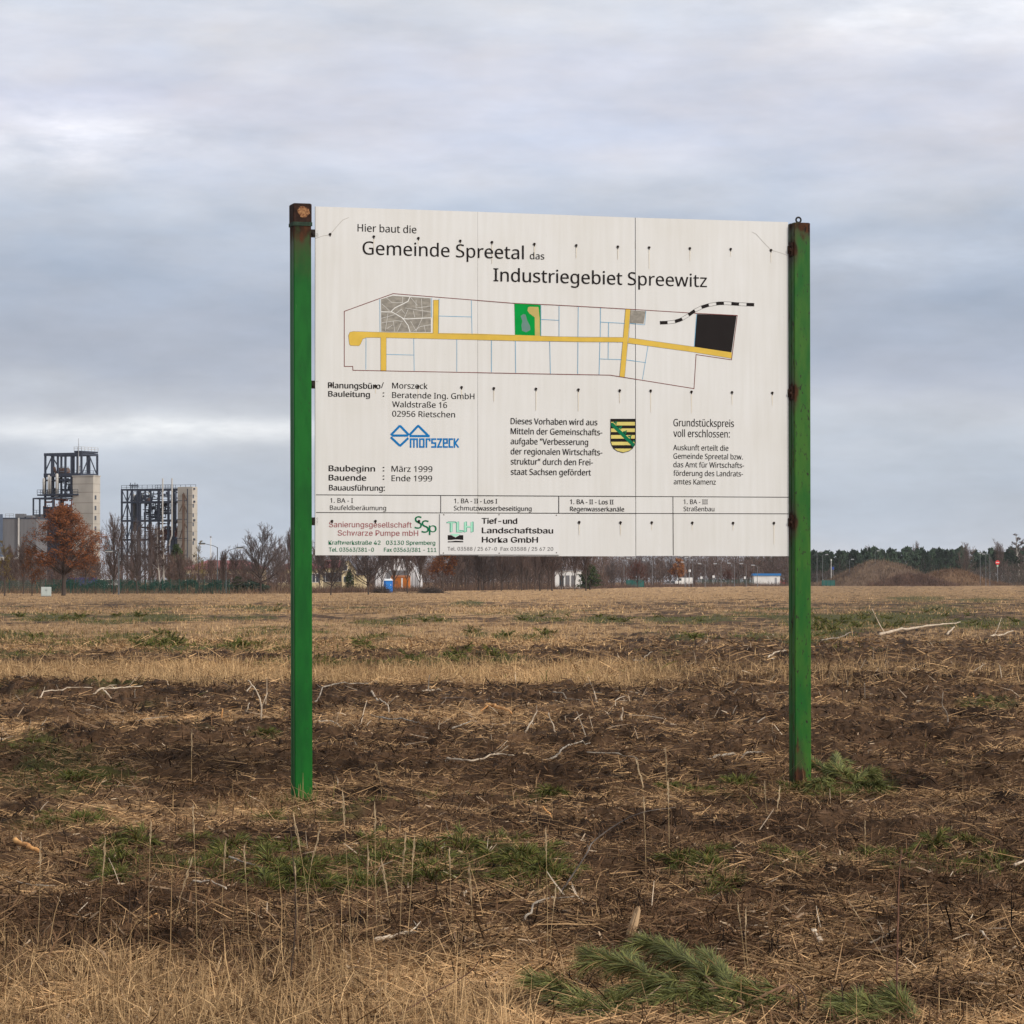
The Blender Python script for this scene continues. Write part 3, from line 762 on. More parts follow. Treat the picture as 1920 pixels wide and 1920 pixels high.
G_patch = [(110, 1158, 90, 8, .8), (260, 1158, 60, 7, .8), (20, 1194, 45, 7, .9), (230, 1195, 30, 6, .7), (310, 1212, 60, 9, 1.), (160, 1208, 40, 6, .7), (460, 1214, 110, 9, .8), (465, 1140, 40, 5, .9), (500, 1142, 40, 5, .7), (300, 1190, 30, 5, .8),
           (720, 1168, 60, 8, .8), (820, 1164, 40, 5, .7), (890, 1190, 25, 6, .9), (945, 1196, 20, 7, .9), (1000, 1196, 40, 6, .8), (1020, 1162, 50, 6, .9), (1130, 1162, 45, 9, .9), (880, 1130, 25, 4, .8), (700, 1197, 40, 5, .8), (700, 1217, 30, 6, .9),
           (1290, 1200, 28, 6, .9), (1300, 1163, 40, 7, .7), (1240, 1160, 50, 6, .7), (1600, 1165, 130, 16, .95), (1690, 1160, 90, 12, .8), (1760, 1145, 70, 8, .7), (1850, 1170, 100, 12, .7), (1720, 1122, 60, 5, .7), (1840, 1125, 50, 5, .7), (1550, 1185, 60, 10, .8),
           (830, 1245, 150, 9, .8), (940, 1243, 40, 6, .9), (600, 1252, 90, 6, .5), (1845, 1330, 55, 14, .9), (1560, 1486, 150, 16, .6), (150, 1470, 130, 26, .5), (350, 1622, 250, 40, .62), (560, 1655, 100, 30, .6), (820, 1630, 230, 45, .7), (990, 1660, 110, 35, .6),
           (600, 1530, 120, 18, .45), (800, 1500, 40, 12, .5), (1370, 1490, 120, 16, .45), (1330, 1640, 60, 30, .7), (1600, 1625, 160, 18, .5), (1800, 1620, 140, 25, .5), (110, 1550, 120, 14, .4), (1100, 1500, 200, 12, .3), (1500, 1840, 160, 30, .3), (60, 1410, 140, 12, .3), (200, 1300, 60, 6, .4), (500, 1392, 30, 6, .6)]
def green_f(x, y):
    px, py = pix(x, y); g = np.zeros_like(px)
    n = fbm(x / 0.7, y / 1.8, 31, 4)
    for (cx, cy, rx, ry, k) in G_patch:
        d = ((px - cx) / rx) ** 2 + ((py - cy) / ry) ** 2
        m = d < 6
        if np.any(m): g[m] = np.maximum(g[m], k * np.exp(-d[m] * 0.8))
    g = g + 0.16 * sstep(0.58, 0.72, fbm(x / 5, y / 14, 41, 3)) + 0.42 * sstep(0.56, 0.70, fbm(x / 4, y / 16, 43, 4)) * sstep(55, 75, y) * (1 - sstep(190, 300, y))
    return np.clip(g * 1.25 + (n - 0.52) * 1.1 * (g > 0.03), 0, 1)
# banks and clods of turned earth: (px, py, half width px, height m, depth m)
BANKS = [(1690, 1668, 190, .10, .5), (1560, 1660, 90, .06, .4), (1400, 1612, 80, .07, .4), (1340, 1650, 60, .07, .4), (1600, 1385, 130, .07, 1.2), (1820, 1392, 70, .10, 1.2), (1650, 1450, 120, .06, .9), (1850, 1460, 80, .06, .8),
         (120, 1398, 170, .09, 1.2), (330, 1394, 60, .07, 1.0), (260, 1440, 220, .06, 1.0), (420, 1436, 150, .08, 1.0), (90, 1298, 120, .10, 2.0), (240, 1300, 80, .08, 2.0), (60, 1516, 200, .06, .6), (330, 1520, 170, .06, .6), (760, 1532, 130, .07, .6),
         (960, 1540, 110, .06, .5), (1180, 1545, 160, .05, .6), (1500, 1560, 160, .05, .6), (700, 1440, 150, .05, .9), (900, 1470, 180, .05, .8), (1380, 1470, 90, .06, .8), (330, 1390, 70, .07, 1.), (930, 1395, 90, .06, 1.2), (1200, 1382, 60, .07, 1.2),
         (980, 1710, 160, .05, .4), (250, 1700, 180, .05, .4), (600, 1745, 200, .05, .4), (1200, 1760, 120, .05, .4), (1750, 1780, 150, .04, .4), (880, 1230, 90, .16, 5.), (1050, 1240, 80, .12, 4.), (1540, 1278, 200, .08, 3.), (1750, 1285, 200, .08, 3.), (1560, 1330, 120, .06, 2.)]
BK = [(gp(a, b), c, h, d) for a, b, c, h, d in BANKS]
def ground_z(x, y):
    x = np.asarray(x, float); y = np.asarray(y, float)
    near = 1 - sstep(70, 160, y); rough = 0.45 + 1.0 * (1 - sstep(0.25, 0.75, straw_f(x, y)))
    far_k = np.clip(y / 20, 0.8, 2.2)
    z = near * rough * ((fbm(x / 0.95, y / 0.7, 51, 3) - 0.5) * 0.17 + (1 - 2 * np.abs(fbm(x / 0.30, y / 0.26, 55, 3) - 0.5) - 0.75) * 0.135 * far_k)
    z = z + (1 - near) * (fbm(x / 9, y / 16, 61, 3) - 0.5) * 0.25
    for p, c, h, d in BK:
        wx = c / F * p.y
        e = ((x - p.x) / wx) ** 2 + ((y - p.y) / d) ** 2
        m = e < 4
        if np.any(m): z[m] += h * np.exp(-e[m] * 1.3) * (0.45 + 1.1 * fbm(x[m] / 0.13, y[m] / 0.2, 71, 3))
    for p in (PA, PB):                                     # trodden hollow round each post
        g = np.exp(-((x - p.x) / 0.45) ** 2 - ((y - p.y + 0.5) / 1.3) ** 2)
        z = z * (1 - 0.85 * g) - 0.03 * g
    return z
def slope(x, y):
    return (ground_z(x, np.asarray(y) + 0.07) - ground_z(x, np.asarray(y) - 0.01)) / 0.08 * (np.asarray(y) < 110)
def gz(x, y): return float(ground_z(np.array([x], float), np.array([y], float))[0])
def on_ground(px, py, dz=0.0):
    p = gp(px, py); p.z = gz(p.x, p.y) + dz; return p

SOIL_A, SOIL_B = np.array((0.019, 0.0098, 0.0052)), np.array((0.130, 0.074, 0.040))
STRAW_A, STRAW_B = np.array((0.165, 0.095, 0.045)), np.array((0.46, 0.29, 0.145))
GREEN_A, GREEN_B = np.array((0.036, 0.038, 0.012)), np.array((0.095, 0.092, 0.026))
def ground_color(x, y):
    s = straw_f(x, y); g = green_f(x, y)
    n1_ = fbm(x / 0.5, y / 0.9, 81, 4)[:, None]; n2_ = fbm(x / 0.07, y / 0.12, 85, 2)[:, None]
    soil = SOIL_A + (SOIL_B - SOIL_A) * np.clip(0.2 + (n1_ - 0.5) * 1.4 + n2_ * 0.5, 0, 1)
    st = STRAW_A + (STRAW_B - STRAW_A) * np.clip(n1_ * 0.7 + (n2_ - 0.3) * 0.9, 0, 1)
    gr = GREEN_A + (GREEN_B - GREEN_A) * n2_
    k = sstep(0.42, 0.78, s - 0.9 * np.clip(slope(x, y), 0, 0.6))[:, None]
    c = soil * (1 - k) + st * k
    c = c * (1 + (fbm(x / (1 + y / 18), y / (1.5 + y / 5), 165, 3) - 0.5) * 0.7 * sstep(40, 90, y))[:, None]
    kg = (sstep(0.30, 0.7, g) * 0.85)[:, None]
    return c * (1 - kg) + gr * kg

rows_y = [-60.0, -30, -12, -4, 0, 3, 6, 8, 9.5]
yv = 10.4
while yv < 34: rows_y.append(yv); yv *= 1.0019
while yv < 75: rows_y.append(yv); yv *= 1.0030
while yv < 420: rows_y.append(yv); yv *= 1.010
while yv < 2600: rows_y.append(yv); yv *= 1.05
rows_y.append(2600.0)
cols_t = list(np.linspace(-0.185, 0.185, 820))
ext = [0.195, 0.21, 0.235, 0.27, 0.33, 0.42, 0.6, 0.9, 1.1]
ext = list(np.linspace(0.1865, 0.32, 110)) + [0.34, 0.38, 0.45, 0.6, 0.9, 1.1]
cols_t = [-e for e in reversed(ext)] + cols_t + ext
ry, ct = np.array(rows_y), np.array(cols_t)
wid = np.maximum(ry, 10.0)
GX = (ct[None, :] * wid[:, None]).ravel(); GY = np.repeat(ry, len(ct))
GZ = ground_z(GX, GY)
GZ[GY < 9] *= 0.3
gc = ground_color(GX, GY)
nr, nc = len(ry), len(ct)
idx = np.arange(nr * nc).reshape(nr, nc)
Q = np.stack([idx[:-1, :-1], idx[:-1, 1:], idx[1:, 1:], idx[1:, :-1]], -1).reshape(-1, 4)
M_ground = vcol_mat('field_soil', 0.95, 0.45, 18.0)
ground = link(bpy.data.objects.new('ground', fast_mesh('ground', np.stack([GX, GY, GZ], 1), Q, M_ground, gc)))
tag(ground, kind='structure', label='cleared field of dark turned soil and dry straw')
del GX, GY, GZ, gc, Q, idx

# ------------------------------------------------------------------ strands (grass, straw, twigs) as one mesh of tapered strips
rng = np.random.default_rng(7)
def strands(name, P, L, W, az_, lean, bend, colr, m, tip=0.25, flat=0.0):
    """P roots (n,3), L length, W width, az_ direction, lean from the vertical, bend extra droop; returns the object"""
    n = len(P)
    up = np.cos(lean); ho = np.sin(lean)
    hx, hy = np.cos(az_), np.sin(az_)
    D = np.stack([ho * hx, ho * hy, up], 1)
    R = rng.normal(size=(n, 3)); R[:, 1] *= (1 - flat)
    S = np.cross(D, R); S /= np.linalg.norm(S, axis=1, keepdims=True) + 1e-9
    pts = []
    for t, wk in ((0, 1.0), (0.55, 0.85), (1.0, tip)):
        c = P + D * (L * t)[:, None]
        c[:, 0] += bend * hx * t * t * L; c[:, 1] += bend * hy * t * t * L; c[:, 2] -= np.abs(bend) * 0.5 * t * t * L * up
        pts += [c - S * (W * wk * 0.5)[:, None], c + S * (W * wk * 0.5)[:, None]]
    V = np.stack(pts, 1).reshape(-1, 3)
    o = np.arange(n)[:, None] * 6
    Q_ = np.concatenate([o + np.array([[0, 1, 3, 2]]), o + np.array([[2, 3, 5, 4]])], 0)
    c = np.repeat(colr, 6, axis=0)
    return link(bpy.data.objects.new(name, fast_mesh(name, V, Q_, m, c)))
def scatter(n, py0, py1, px0=-120, px1=2040, pw=1.0):
    m_ = int(n * 0.42) if (px0, px1) == (-120, 2040) else 0      # thinner beyond the picture's sides
    u = rng.random(n + m_) ** pw
    py = py0 + (py1 - py0) * u; px = px0 + (px1 - px0) * rng.random(n)
    if m_:
        e = rng.random(m_) * 760; px = np.concatenate([px, np.where(rng.random(m_) < 0.5, -120 - e, 2040 + e)])
    y = CAM_H * F / (py - HZ); x = (px - 960) / F * y
    y = y * (1 + rng.normal(0, 0.01, len(y)))
    return x, y, px, py
def mixcol(a, b_, t): return np.array(a)[None] * (1 - t)[:, None] + np.array(b_)[None] * t[:, None]
M_straw = vcol_mat('straw_strands', 0.85)
M_leaf = vcol_mat('green_strands', 0.7)

# lying straw litter
def litter(n, py0, py1, lm, wm, thr, name, label):
    x, y, px, py = scatter(n, py0, py1)
    s = straw_f(x, y)
    keep = rng.random(len(x)) < np.clip(0.66 + s * 0.6, 0, 1) * thr
    x, y, s = x[keep], y[keep], s[keep]; n = len(x)
    k2 = rng.random(n) > np.clip((slope(x, y) - 0.15) * 2.2, 0, 0.92)
    x, y, s = x[k2], y[k2], s[k2]; n = len(x)
    z = ground_z(x, y) + np.abs(rng.normal(0.004, 0.012, n))
    L = np.exp(rng.normal(math.log(lm), 0.55, n)); W = wm * (0.6 + 0.9 * rng.random(n)) * np.maximum(1, y / 26)
    t = np.clip(0.05 + s * 0.55 + rng.normal(0, 0.22, n) + (fbm(x / 0.45, y / 0.8, 131, 3) - 0.5) * 1.5, 0, 1)
    c = mixcol((0.092, 0.049, 0.025), (0.62, 0.39, 0.195), t) * (0.6 + 0.7 * rng.random((n, 1)))
    o = strands(name, np.stack([x, y, z], 1), L, W, rng.random(n) * 6.283, np.clip(rng.normal(1.42, 0.20, n), 0.3, 1.75), rng.normal(0, 0.25, n), c, M_straw, 0.5, 0.4)
    return tag(o, label=label, kind='stuff')
litter(230000, 1480, 2000, 0.066, 0.0038, 1.0, 'straw_litter', 'loose dry straw and root fibres lying on the soil')
litter(170000, 1290, 1500, 0.072, 0.0048, 1.0, 'straw_litter', 'dry straw strewn over the soil beyond the sign')
litter(60000, 1200, 1300, 0.15, 0.006, 1.0, 'straw_litter', 'dry straw strewn over the far part of the field')

# root mats and dark fibres on the clods
x, y, px, py = scatter(230000, 1286, 1980)
s = straw_f(x, y); k = rng.random(len(x)) < np.clip(1.15 - s, 0.1, 1); x, y = x[k], y[k]; n = len(x)
c = mixcol((0.009, 0.005, 0.003), (0.185, 0.104, 0.055), np.clip(rng.random(n) ** 1.4 + (fbm(x / 0.3, y / 0.5, 151, 3) - 0.5) * 0.9, 0, 1))
o = strands('root_fibres', np.stack([x, y, ground_z(x, y) - 0.005], 1), np.exp(rng.normal(math.log(0.052), 0.45, n)), 0.0075 * np.maximum(1, y / 22) * (0.5 + rng.random(n)), rng.random(n) * 6.283,
            np.abs(rng.normal(0.9, 0.5, n)), rng.normal(0, 0.6, n), c, M_straw, 0.4)
tag(o, label='dark root fibres and clods sticking out of the turned soil', kind='stuff')
# wood chips
x, y, px, py = scatter(9500, 1270, 1930)
n = len(x); c = mixcol((0.17, 0.10, 0.06), (0.52, 0.39, 0.26), rng.random(n) ** 1.6)
o = strands('chip_litter', np.stack([x, y, ground_z(x, y) + 0.012], 1), np.exp(rng.normal(math.log(0.042), 0.45, n)), 0.009 * (0.5 + rng.random(n)) * np.maximum(1, y / 30), rng.random(n) * 6.283,
            np.clip(rng.normal(1.4, 0.3, n), 0.2, 1.7), np.zeros(n), c, M_straw, 0.5)
tag(o, label='pale wood splinters strewn over the soil', kind='stuff')

# standing dry grass: dense belt at the lower edge of the picture
def standing(n, py0, py1, dens, lm, wm, name, label, pale=0.6, leanv=0.28, pw=1.0):
    x, y, px, py = scatter(n, py0, py1, pw=pw)
    d = dens(px, py, x, y)
    k = rng.random(len(x)) < d; x, y, px, py = x[k], y[k], px[k], py[k]; n = len(x)
    L = np.exp(rng.normal(math.log(lm), 0.36 if wm > 0.005 else 0.42, n)); W = wm * (0.6 + 0.8 * rng.random(n))
    t = np.clip(rng.normal(pale, 0.28, n), 0, 1.1)
    c = mixcol((0.11, 0.060, 0.027), (0.60, 0.40, 0.205), t) * (0.7 + 0.5 * rng.random((n, 1)))
    c = c * (0.62 + 0.72 * fbm(x / (0.4 + y / 25), y / (0.8 + y / 7), 161, 3))[:, None]
    o = strands(name, np.stack([x, y, ground_z(x, y) - 0.01], 1), L, W, rng.random(n) * 6.283, np.abs(rng.normal(0.12, leanv, n)), rng.normal(0, 0.75, n), c, M_straw, 0.18)
    return tag(o, label=label, kind='stuff')
def d_front(px, py, x, y):
    e = np.interp(px, [-120, 0, 330, 480, 640, 760, 900, 970, 1040, 1250, 1500, 1640, 2040], [1834, 1832, 1856, 1826, 1820, 1842, 1865, 1905, 2060, 2150, 2120, 2010, 2020]) + (fbm(x / 0.35, y / 0.5, 91, 3) - 0.5) * 150
    cl_ = 0.35 + 0.9 * sstep(0.40, 0.62, fbm(x / 0.16, y / 0.2, 93, 2))
    return sstep(-70, 70, py - e) * cl_
standing(56000, 1750, 2330, d_front, 0.14, 0.0032, 'dry_grass', 'dense pale dry grass along the near edge of the field', 0.62, 0.34, pw=1.25)
def d_sparse(px, py, x, y):
    return 0.5 * sstep(0.50, 0.66, fbm(x / 0.45, y / 0.8, 95, 3)) * (0.3 + 0.7 * straw_f(x, y)) * (1 - 0.93 * ((px > 985) & (px < 1560) & (py > 1780)))
standing(15000, 1500, 2050, d_sparse, 0.13, 0.0034, 'dry_grass', 'thin dry grass blades standing among the litter', 0.5, 0.45)
def d_band(px, py, x, y):
    r = np.interp(px, [-120, 1000, 1180, 1300, 2040], [1, 1, 0.75, 0.28, 0.14])
    lo = 1252 + (fbm(x / 2, y / 6, 97, 2) - .5) * 12; hi = 1293 + (fbm(x / 1.3, y / 6, 98, 3) - .5) * 20
    return sstep(-4, 6, py - lo) * sstep(-4, 6, hi - py) * r * (0.4 + sstep(.35, .6, fbm(x / 0.6, y / 3, 99, 3)))
standing(90000, 1245, 1302, d_band, 0.21, 0.0065, 'dry_grass', 'belt of pale standing grass across the middle of the field', 0.62, 0.34)
def d_far(px, py, x, y): return sstep(0.40, 0.75, straw_f(x, y))
standing(50000, 1150, 1252, d_far, 0.13, 0.016, 'dry_grass', 'short dry grass over the far field', 0.48, 0.3)
standing(45000, 1101, 1152, d_far, 0.14, 0.035, 'dry_grass', 'dry grass over the farthest part of the field', 0.50, 0.3)
def d_mid(px, py, x, y): return 0.6 * sstep(0.5, 0.8, straw_f(x, y))
standing(36000, 1292, 1520, d_mid, 0.10, 0.0055, 'dry_grass', 'short trampled dry grass round the sign', 0.45, 0.5)

# green ground cover (moss, young pine, low weeds)
def cover(n, py0, py1, lm, wm, label):
    x, y, px, py = scatter(n, py0, py1)
    g = green_f(x, y); k = rng.random(len(x)) < sstep(0.22, 0.75, g); x, y = x[k], y[k]; n = len(x)
    t = rng.random(n)
    c = mixcol((0.030, 0.036, 0.008), (0.150, 0.150, 0.032), t)
    o = strands('green_ground_cover', np.stack([x, y, ground_z(x, y) - 0.005], 1), np.exp(rng.normal(math.log(lm), 0.4, n)), wm * (0.6 + 0.8 * rng.random(n)), rng.random(n) * 6.283, np.abs(rng.normal(0.7, 0.4, n)), rng.normal(0, 0.4, n), c, M_leaf, 0.3)
    tag(o, label=label, kind='stuff')
cover(60000, 1470, 1760, 0.060, 0.0036, 'low green weeds and moss between the straw')
cover(26000, 1290, 1480, 0.07, 0.006, 'green moss patches beyond the sign')
cover(60000, 1105, 1290, 0.11, 0.022, 'green patches of low growth on the far field')

# broken pale twigs left by the clearing
for n_, a_, b_, px0, px1, lm, wm, lb in [(420, 1284, 1400, -60, 1460, 0.17, 0.010, 'bleached broken twigs strewn along the edge of the turned soil'), (300, 1196, 1320, 1180, 1990, 0.19, 0.014, 'bleached broken twigs strewn beyond the rusty post'),
                                       (200, 1400, 1790, -60, 1990, 0.10, 0.006, 'scattered broken twigs around the sign')]:
    x, y, px, py = scatter(n_, a_, b_, px0, px1); n = len(x)
    c = mixcol((0.24, 0.16, 0.10), (0.70, 0.58, 0.44), rng.random(n))
    o = strands('twig_litter', np.stack([x, y, ground_z(x, y) + 0.015], 1), np.minimum(np.exp(rng.normal(math.log(lm), 0.5, n)), lm * 2), wm * (0.5 + 0.9 * rng.random(n)), rng.random(n) * 6.283, np.clip(rng.normal(1.15, 0.45, n), 0.05, 1.6), rng.normal(0, 0.5, n), c, M_straw, 0.45)
    tag(o, label=lb, kind='stuff')

# grass and weeds gathered round the feet of the posts
for p_, nb in ((PA, 260), (PB, 260)):
    x = p_.x + rng.normal(0, 0.13, nb); y = p_.y - 0.10 - np.abs(rng.normal(0, 0.10, nb)); t = rng.random(nb)
    c = mixcol((0.16, 0.095, 0.045), (0.50, 0.33, 0.17), t); g_ = rng.random(nb) < 0.28; c[g_] = mixcol((0.05, 0.07, 0.015), (0.13, 0.15, 0.035), t)[g_]
    o = strands('dry_grass', np.stack([x, y, ground_z(x, y) - 0.01], 1), np.exp(rng.normal(math.log(0.11), 0.45, nb)), 0.005 * (0.6 + 0.7 * rng.random(nb)), rng.random(nb) * 6.283, np.abs(rng.normal(0.25, 0.45, nb)), rng.normal(0, 0.7, nb), c, M_straw, 0.2)
    tag(o, label='dry grass and weeds at the foot of a green post', kind='stuff')

# ================================================================== TREES
TR = random.Random(11)
def wander(p, d, L, n, k, upk, rnd):
    pts = [p.copy()]; q = p.copy(); v = d.copy()
    for i in range(n):
        v = (v + Vector((rnd.gauss(0, k), rnd.gauss(0, k), rnd.gauss(0, k) + upk))).normalized()
        q = q + v * (L / n); pts.append(q.copy())
    return pts, v
def bare(seed, clear=0.22, spread=0.9, nl=9, up=0.10, dens=1.0, upright=0.0, twig=0.012, forks=1):
    """grows a leafless tree of about unit height; returns trunk MB, twig MB and twig tips"""
    rnd = random.Random(seed); T = MB(); W = MB(); tips = []
    def sub(p, d, L, r, lvl):
        n = 4 if lvl < 2 else 3
        pts, v = wander(p, d, L, n, 0.13 if lvl else 0.05, up * (0.6 if lvl < 2 else 0.35), rnd)
        r1 = r * (0.45 if lvl < 3 else 0.5)
        rad = [r + (r1 - r) * i / n for i in range(n + 1)]
        (T if lvl < 2 else W).tube(pts, rad, 6 if lvl == 0 else 4 if lvl == 1 else 3, False)
        if lvl >= 4:
            tips.append((pts[-1], v)); tips.append((pts[-2], v)); return
        if lvl == 3: tips.append((pts[-1], v))
        cnt = [0, 7, 7, 5][lvl] if lvl else 0
        cnt = max(2, int(cnt * dens + rnd.random()))
        for c in range(cnt):
            t = 0.22 + 0.78 * (c + rnd.random()) / cnt
            i = min(int(t * n), n - 1); q = pts[i].lerp(pts[i + 1], t * n - i)
            dd = (pts[i + 1] - pts[i]).normalized()
            o = Vector((rnd.gauss(0, 1), rnd.gauss(0, 1), rnd.gauss(0, 0.6))); o = (o - dd * o.dot(dd)).normalized()
            ang = rnd.uniform(0.35, 0.80)
            nd = (dd * math.cos(ang) + o * math.sin(ang)).normalized()
            sub(q, nd, L * rnd.uniform(0.48, 0.74) * (1.1 - 0.4 * t), max((0, 0.0042, 0.0026, 0.0017, 0.0014)[lvl + 1], rad[i] * 0.5), lvl + 1)
    for f in range(forks):
        base = Vector((0.05 * (f - (forks - 1) / 2), 0, 0))
        pts, v = wander(base, Vector((0.06 * (f - (forks - 1) / 2), 0, 1)), 1.0 if upright > 0.5 else 0.72, 7, 0.035, 0.05, rnd)
        n = 7; rad = [0.0135 * (1 - 0.75 * i / n) for i in range(n + 1)]
        T.tube(pts, rad, 7, False)
        for c in range(nl):
            t = clear + (1 - clear) * (c + 0.3 + 0.4 * rnd.random()) / nl
            i = min(int(t * n), n - 1); q = pts[i].lerp(pts[i + 1], t * n - i)
            a = c * 2.4 + rnd.uniform(-0.5, 0.5)
            el_ = rnd.uniform(0.25, 0.7) + upright * 0.5
            d = Vector((math.cos(a) * math.cos(el_), math.sin(a) * math.cos(el_), math.sin(el_)))
            sub(q, d, spread * 0.36 * (1.15 - 0.75 * t) * rnd.uniform(0.8, 1.15), rad[i] * 0.55, 1)
        tips.append((pts[-1], v))
    return T, W, tips
def fan(seed, el0, el1, limbs=11, z0=0.16, z1=0.36, k1=0.5, top=True):
    """vase shaped leafless tree: limbs fan upward from a short stem"""
    rnd = random.Random(seed); T = MB(); W = MB(); tips = []
    def sub(p, d, L, r, lvl):
        n = 4 if lvl < 2 else 3
        pts, v = wander(p, d, L, n, 0.09, 0.05, rnd)
        rad = [r + (r * 0.4 - r) * i / n for i in range(n + 1)]
        (T if lvl < 1 else W).tube(pts, rad, 5 if lvl == 0 else 3, False)
        tips.append((pts[-1], v))
        if lvl >= 3: return
        cnt = (9, 7, 5)[lvl]
        for c in range(cnt):
            t = 0.20 + 0.80 * (c + rnd.random()) / cnt
            i = min(int(t * n), n - 1); q = pts[i].lerp(pts[i + 1], t * n - i); dd = (pts[i + 1] - pts[i]).normalized()
            o = Vector((rnd.gauss(0, 1), rnd.gauss(0, 1), rnd.gauss(0, 0.8))); o = (o - dd * o.dot(dd)).normalized()
            a = rnd.uniform(0.35, 0.8)
            sub(q, (dd * math.cos(a) + o * math.sin(a) + Vector((0, 0, 0.12))).normalized(), L * rnd.uniform(0.36, 0.6) * (1.15 - 0.5 * t), max((0.0034, 0.0022, 0.0016)[lvl], rad[i] * 0.45), lvl + 1)
    st, v = wander(Vector((0, 0, 0)), Vector((0, 0, 1)), 0.62, 6, 0.03, 0.05, rnd)
    T.tube(st, [0.0175, 0.0150, 0.0130, 0.0105, 0.0080, 0.0060, 0.004], 7, False)
    for c in range(limbs):
        t = (z0 + (z1 - z0) * (c + rnd.random()) / limbs) / 0.62; i = min(int(t * 6), 5); q = st[i].lerp(st[i + 1], t * 6 - i)
        a = c * 2.4 + rnd.uniform(-.4, .4); e = el0 + (el1 - el0) * (c / limbs) + rnd.uniform(-.12, .12)
        sub(q, Vector((math.cos(a) * math.cos(e), math.sin(a) * math.cos(e), math.sin(e))), k1 * rnd.uniform(0.8, 1.12), 0.0095, 0)
    for c in range(4): sub(st[6 - c % 2], Vector((rnd.gauss(0, .22), rnd.gauss(0, .22), 1)).normalized(), k1 * 0.72, 0.005, 0)
    return T, W, tips
def quads_at(tips, n, size, spread, rnd, zfun=None):
    V = []; Fq = []
    for k in range(n):
        p, v = tips[rnd.randrange(len(tips))]
        c = p + Vector((rnd.gauss(0, spread), rnd.gauss(0, spread), rnd.gauss(0, spread * 0.8)))
        a = Vector((rnd.gauss(0, 1), rnd.gauss(0, 1), rnd.gauss(0, 1))).normalized()
        b_ = a.orthogonal().normalized(); s_ = size * rnd.uniform(0.5, 1.3)
        o = len(V)
        V += [c - a * s_, c - b_ * s_ * 0.55, c + a * s_, c + b_ * s_ * 0.55]; Fq.append((o, o + 1, o + 2, o + 3))
    return V, Fq
def colored(name, V, Fq, m, c0, c1, rnd):
    n = len(Fq); t = np.array([rnd.random() for _ in range(n)])
    c = np.repeat(np.array(c0)[None] * (1 - t)[:, None] + np.array(c1)[None] * t[:, None], 4, axis=0)
    return fast_mesh(name, np.array([tuple(v) for v in V]), np.array(Fq), m, c)

M_bark = mat('brown_bark', (0.085, 0.064, 0.054), 0.95, 0, 0.4, 3)
M_twig = mat('brown_twigs', (0.135, 0.092, 0.078), 0.95, 0, 0.3, 0.5)
M_gtwig = mat('grey_twigs', (0.105, 0.082, 0.078), 0.95, 0, 0.3, 0.5)
M_ytwig = mat('yellow_twigs', (0.19, 0.14, 0.045), 0.95, 0, 0.3, 0.5)
M_rtwig = mat('red_twigs', (0.125, 0.048, 0.032), 0.95, 0, 0.3, 0.5)
M_birch = mat('birch_bark', (0.50, 0.45, 0.40), 0.9, 0, 0.5, 4)
M_oak = vcol_mat('brown_oak_leaves', 0.85); M_need = vcol_mat('needle_leaves', 0.8)

def proto(T, W, tm, wm, leaf=None):
    """normalised to unit height and unit width"""
    zs = [v[2] for v in T.v + W.v]; xs_ = [abs(v[0]) for v in T.v + W.v] + [abs(v[1]) for v in T.v + W.v]
    H = max(zs); R = sorted(xs_)[int(len(xs_) * 0.992)]
    for m_ in (T, W): m_.v = [(v[0] / (2 * R), v[1] / (2 * R), v[2] / H) for v in m_.v]
    d = {'trunk': T.mesh('trunk', tm), 'crown': W.mesh('crown', wm)}
    if leaf:
        V = [Vector((v.x / (2 * R), v.y / (2 * R), v.z / H)) for v in leaf[0]]
        d['foliage'] = colored('foliage', V, leaf[1], leaf[2], leaf[3], leaf[4], TR)
    return d
P = {}
for k, s in enumerate((3, 8, 21)): P['round%d' % k] = proto(*fan(s, 0.22, 1.15, 15)[:2], M_bark, M_gtwig)
for k, s in enumerate((5, 14, 33, 47)): P['tall%d' % k] = proto(*fan(s, 0.85, 1.35, 11, 0.14, 0.42)[:2], M_bark, M_twig)
for k, s in enumerate((6, 19)): P['slim%d' % k] = proto(*fan(s, 1.0, 1.4, 9, 0.18, 0.55, 0.42)[:2], M_bark, M_twig)
P['yellow'] = proto(*bare(9, 0.2, 0.6, 13, 0.15, 0.8, 0.7)[:2], M_bark, M_ytwig)
P['red'] = proto(*fan(12, 0.7, 1.3, 12, 0.12, 0.4)[:2], M_bark, M_rtwig)
P['birch'] = proto(*bare(27, 0.30, 0.42, 14, 0.12, 0.9, 0.8, forks=2)[:2], M_birch, M_twig)
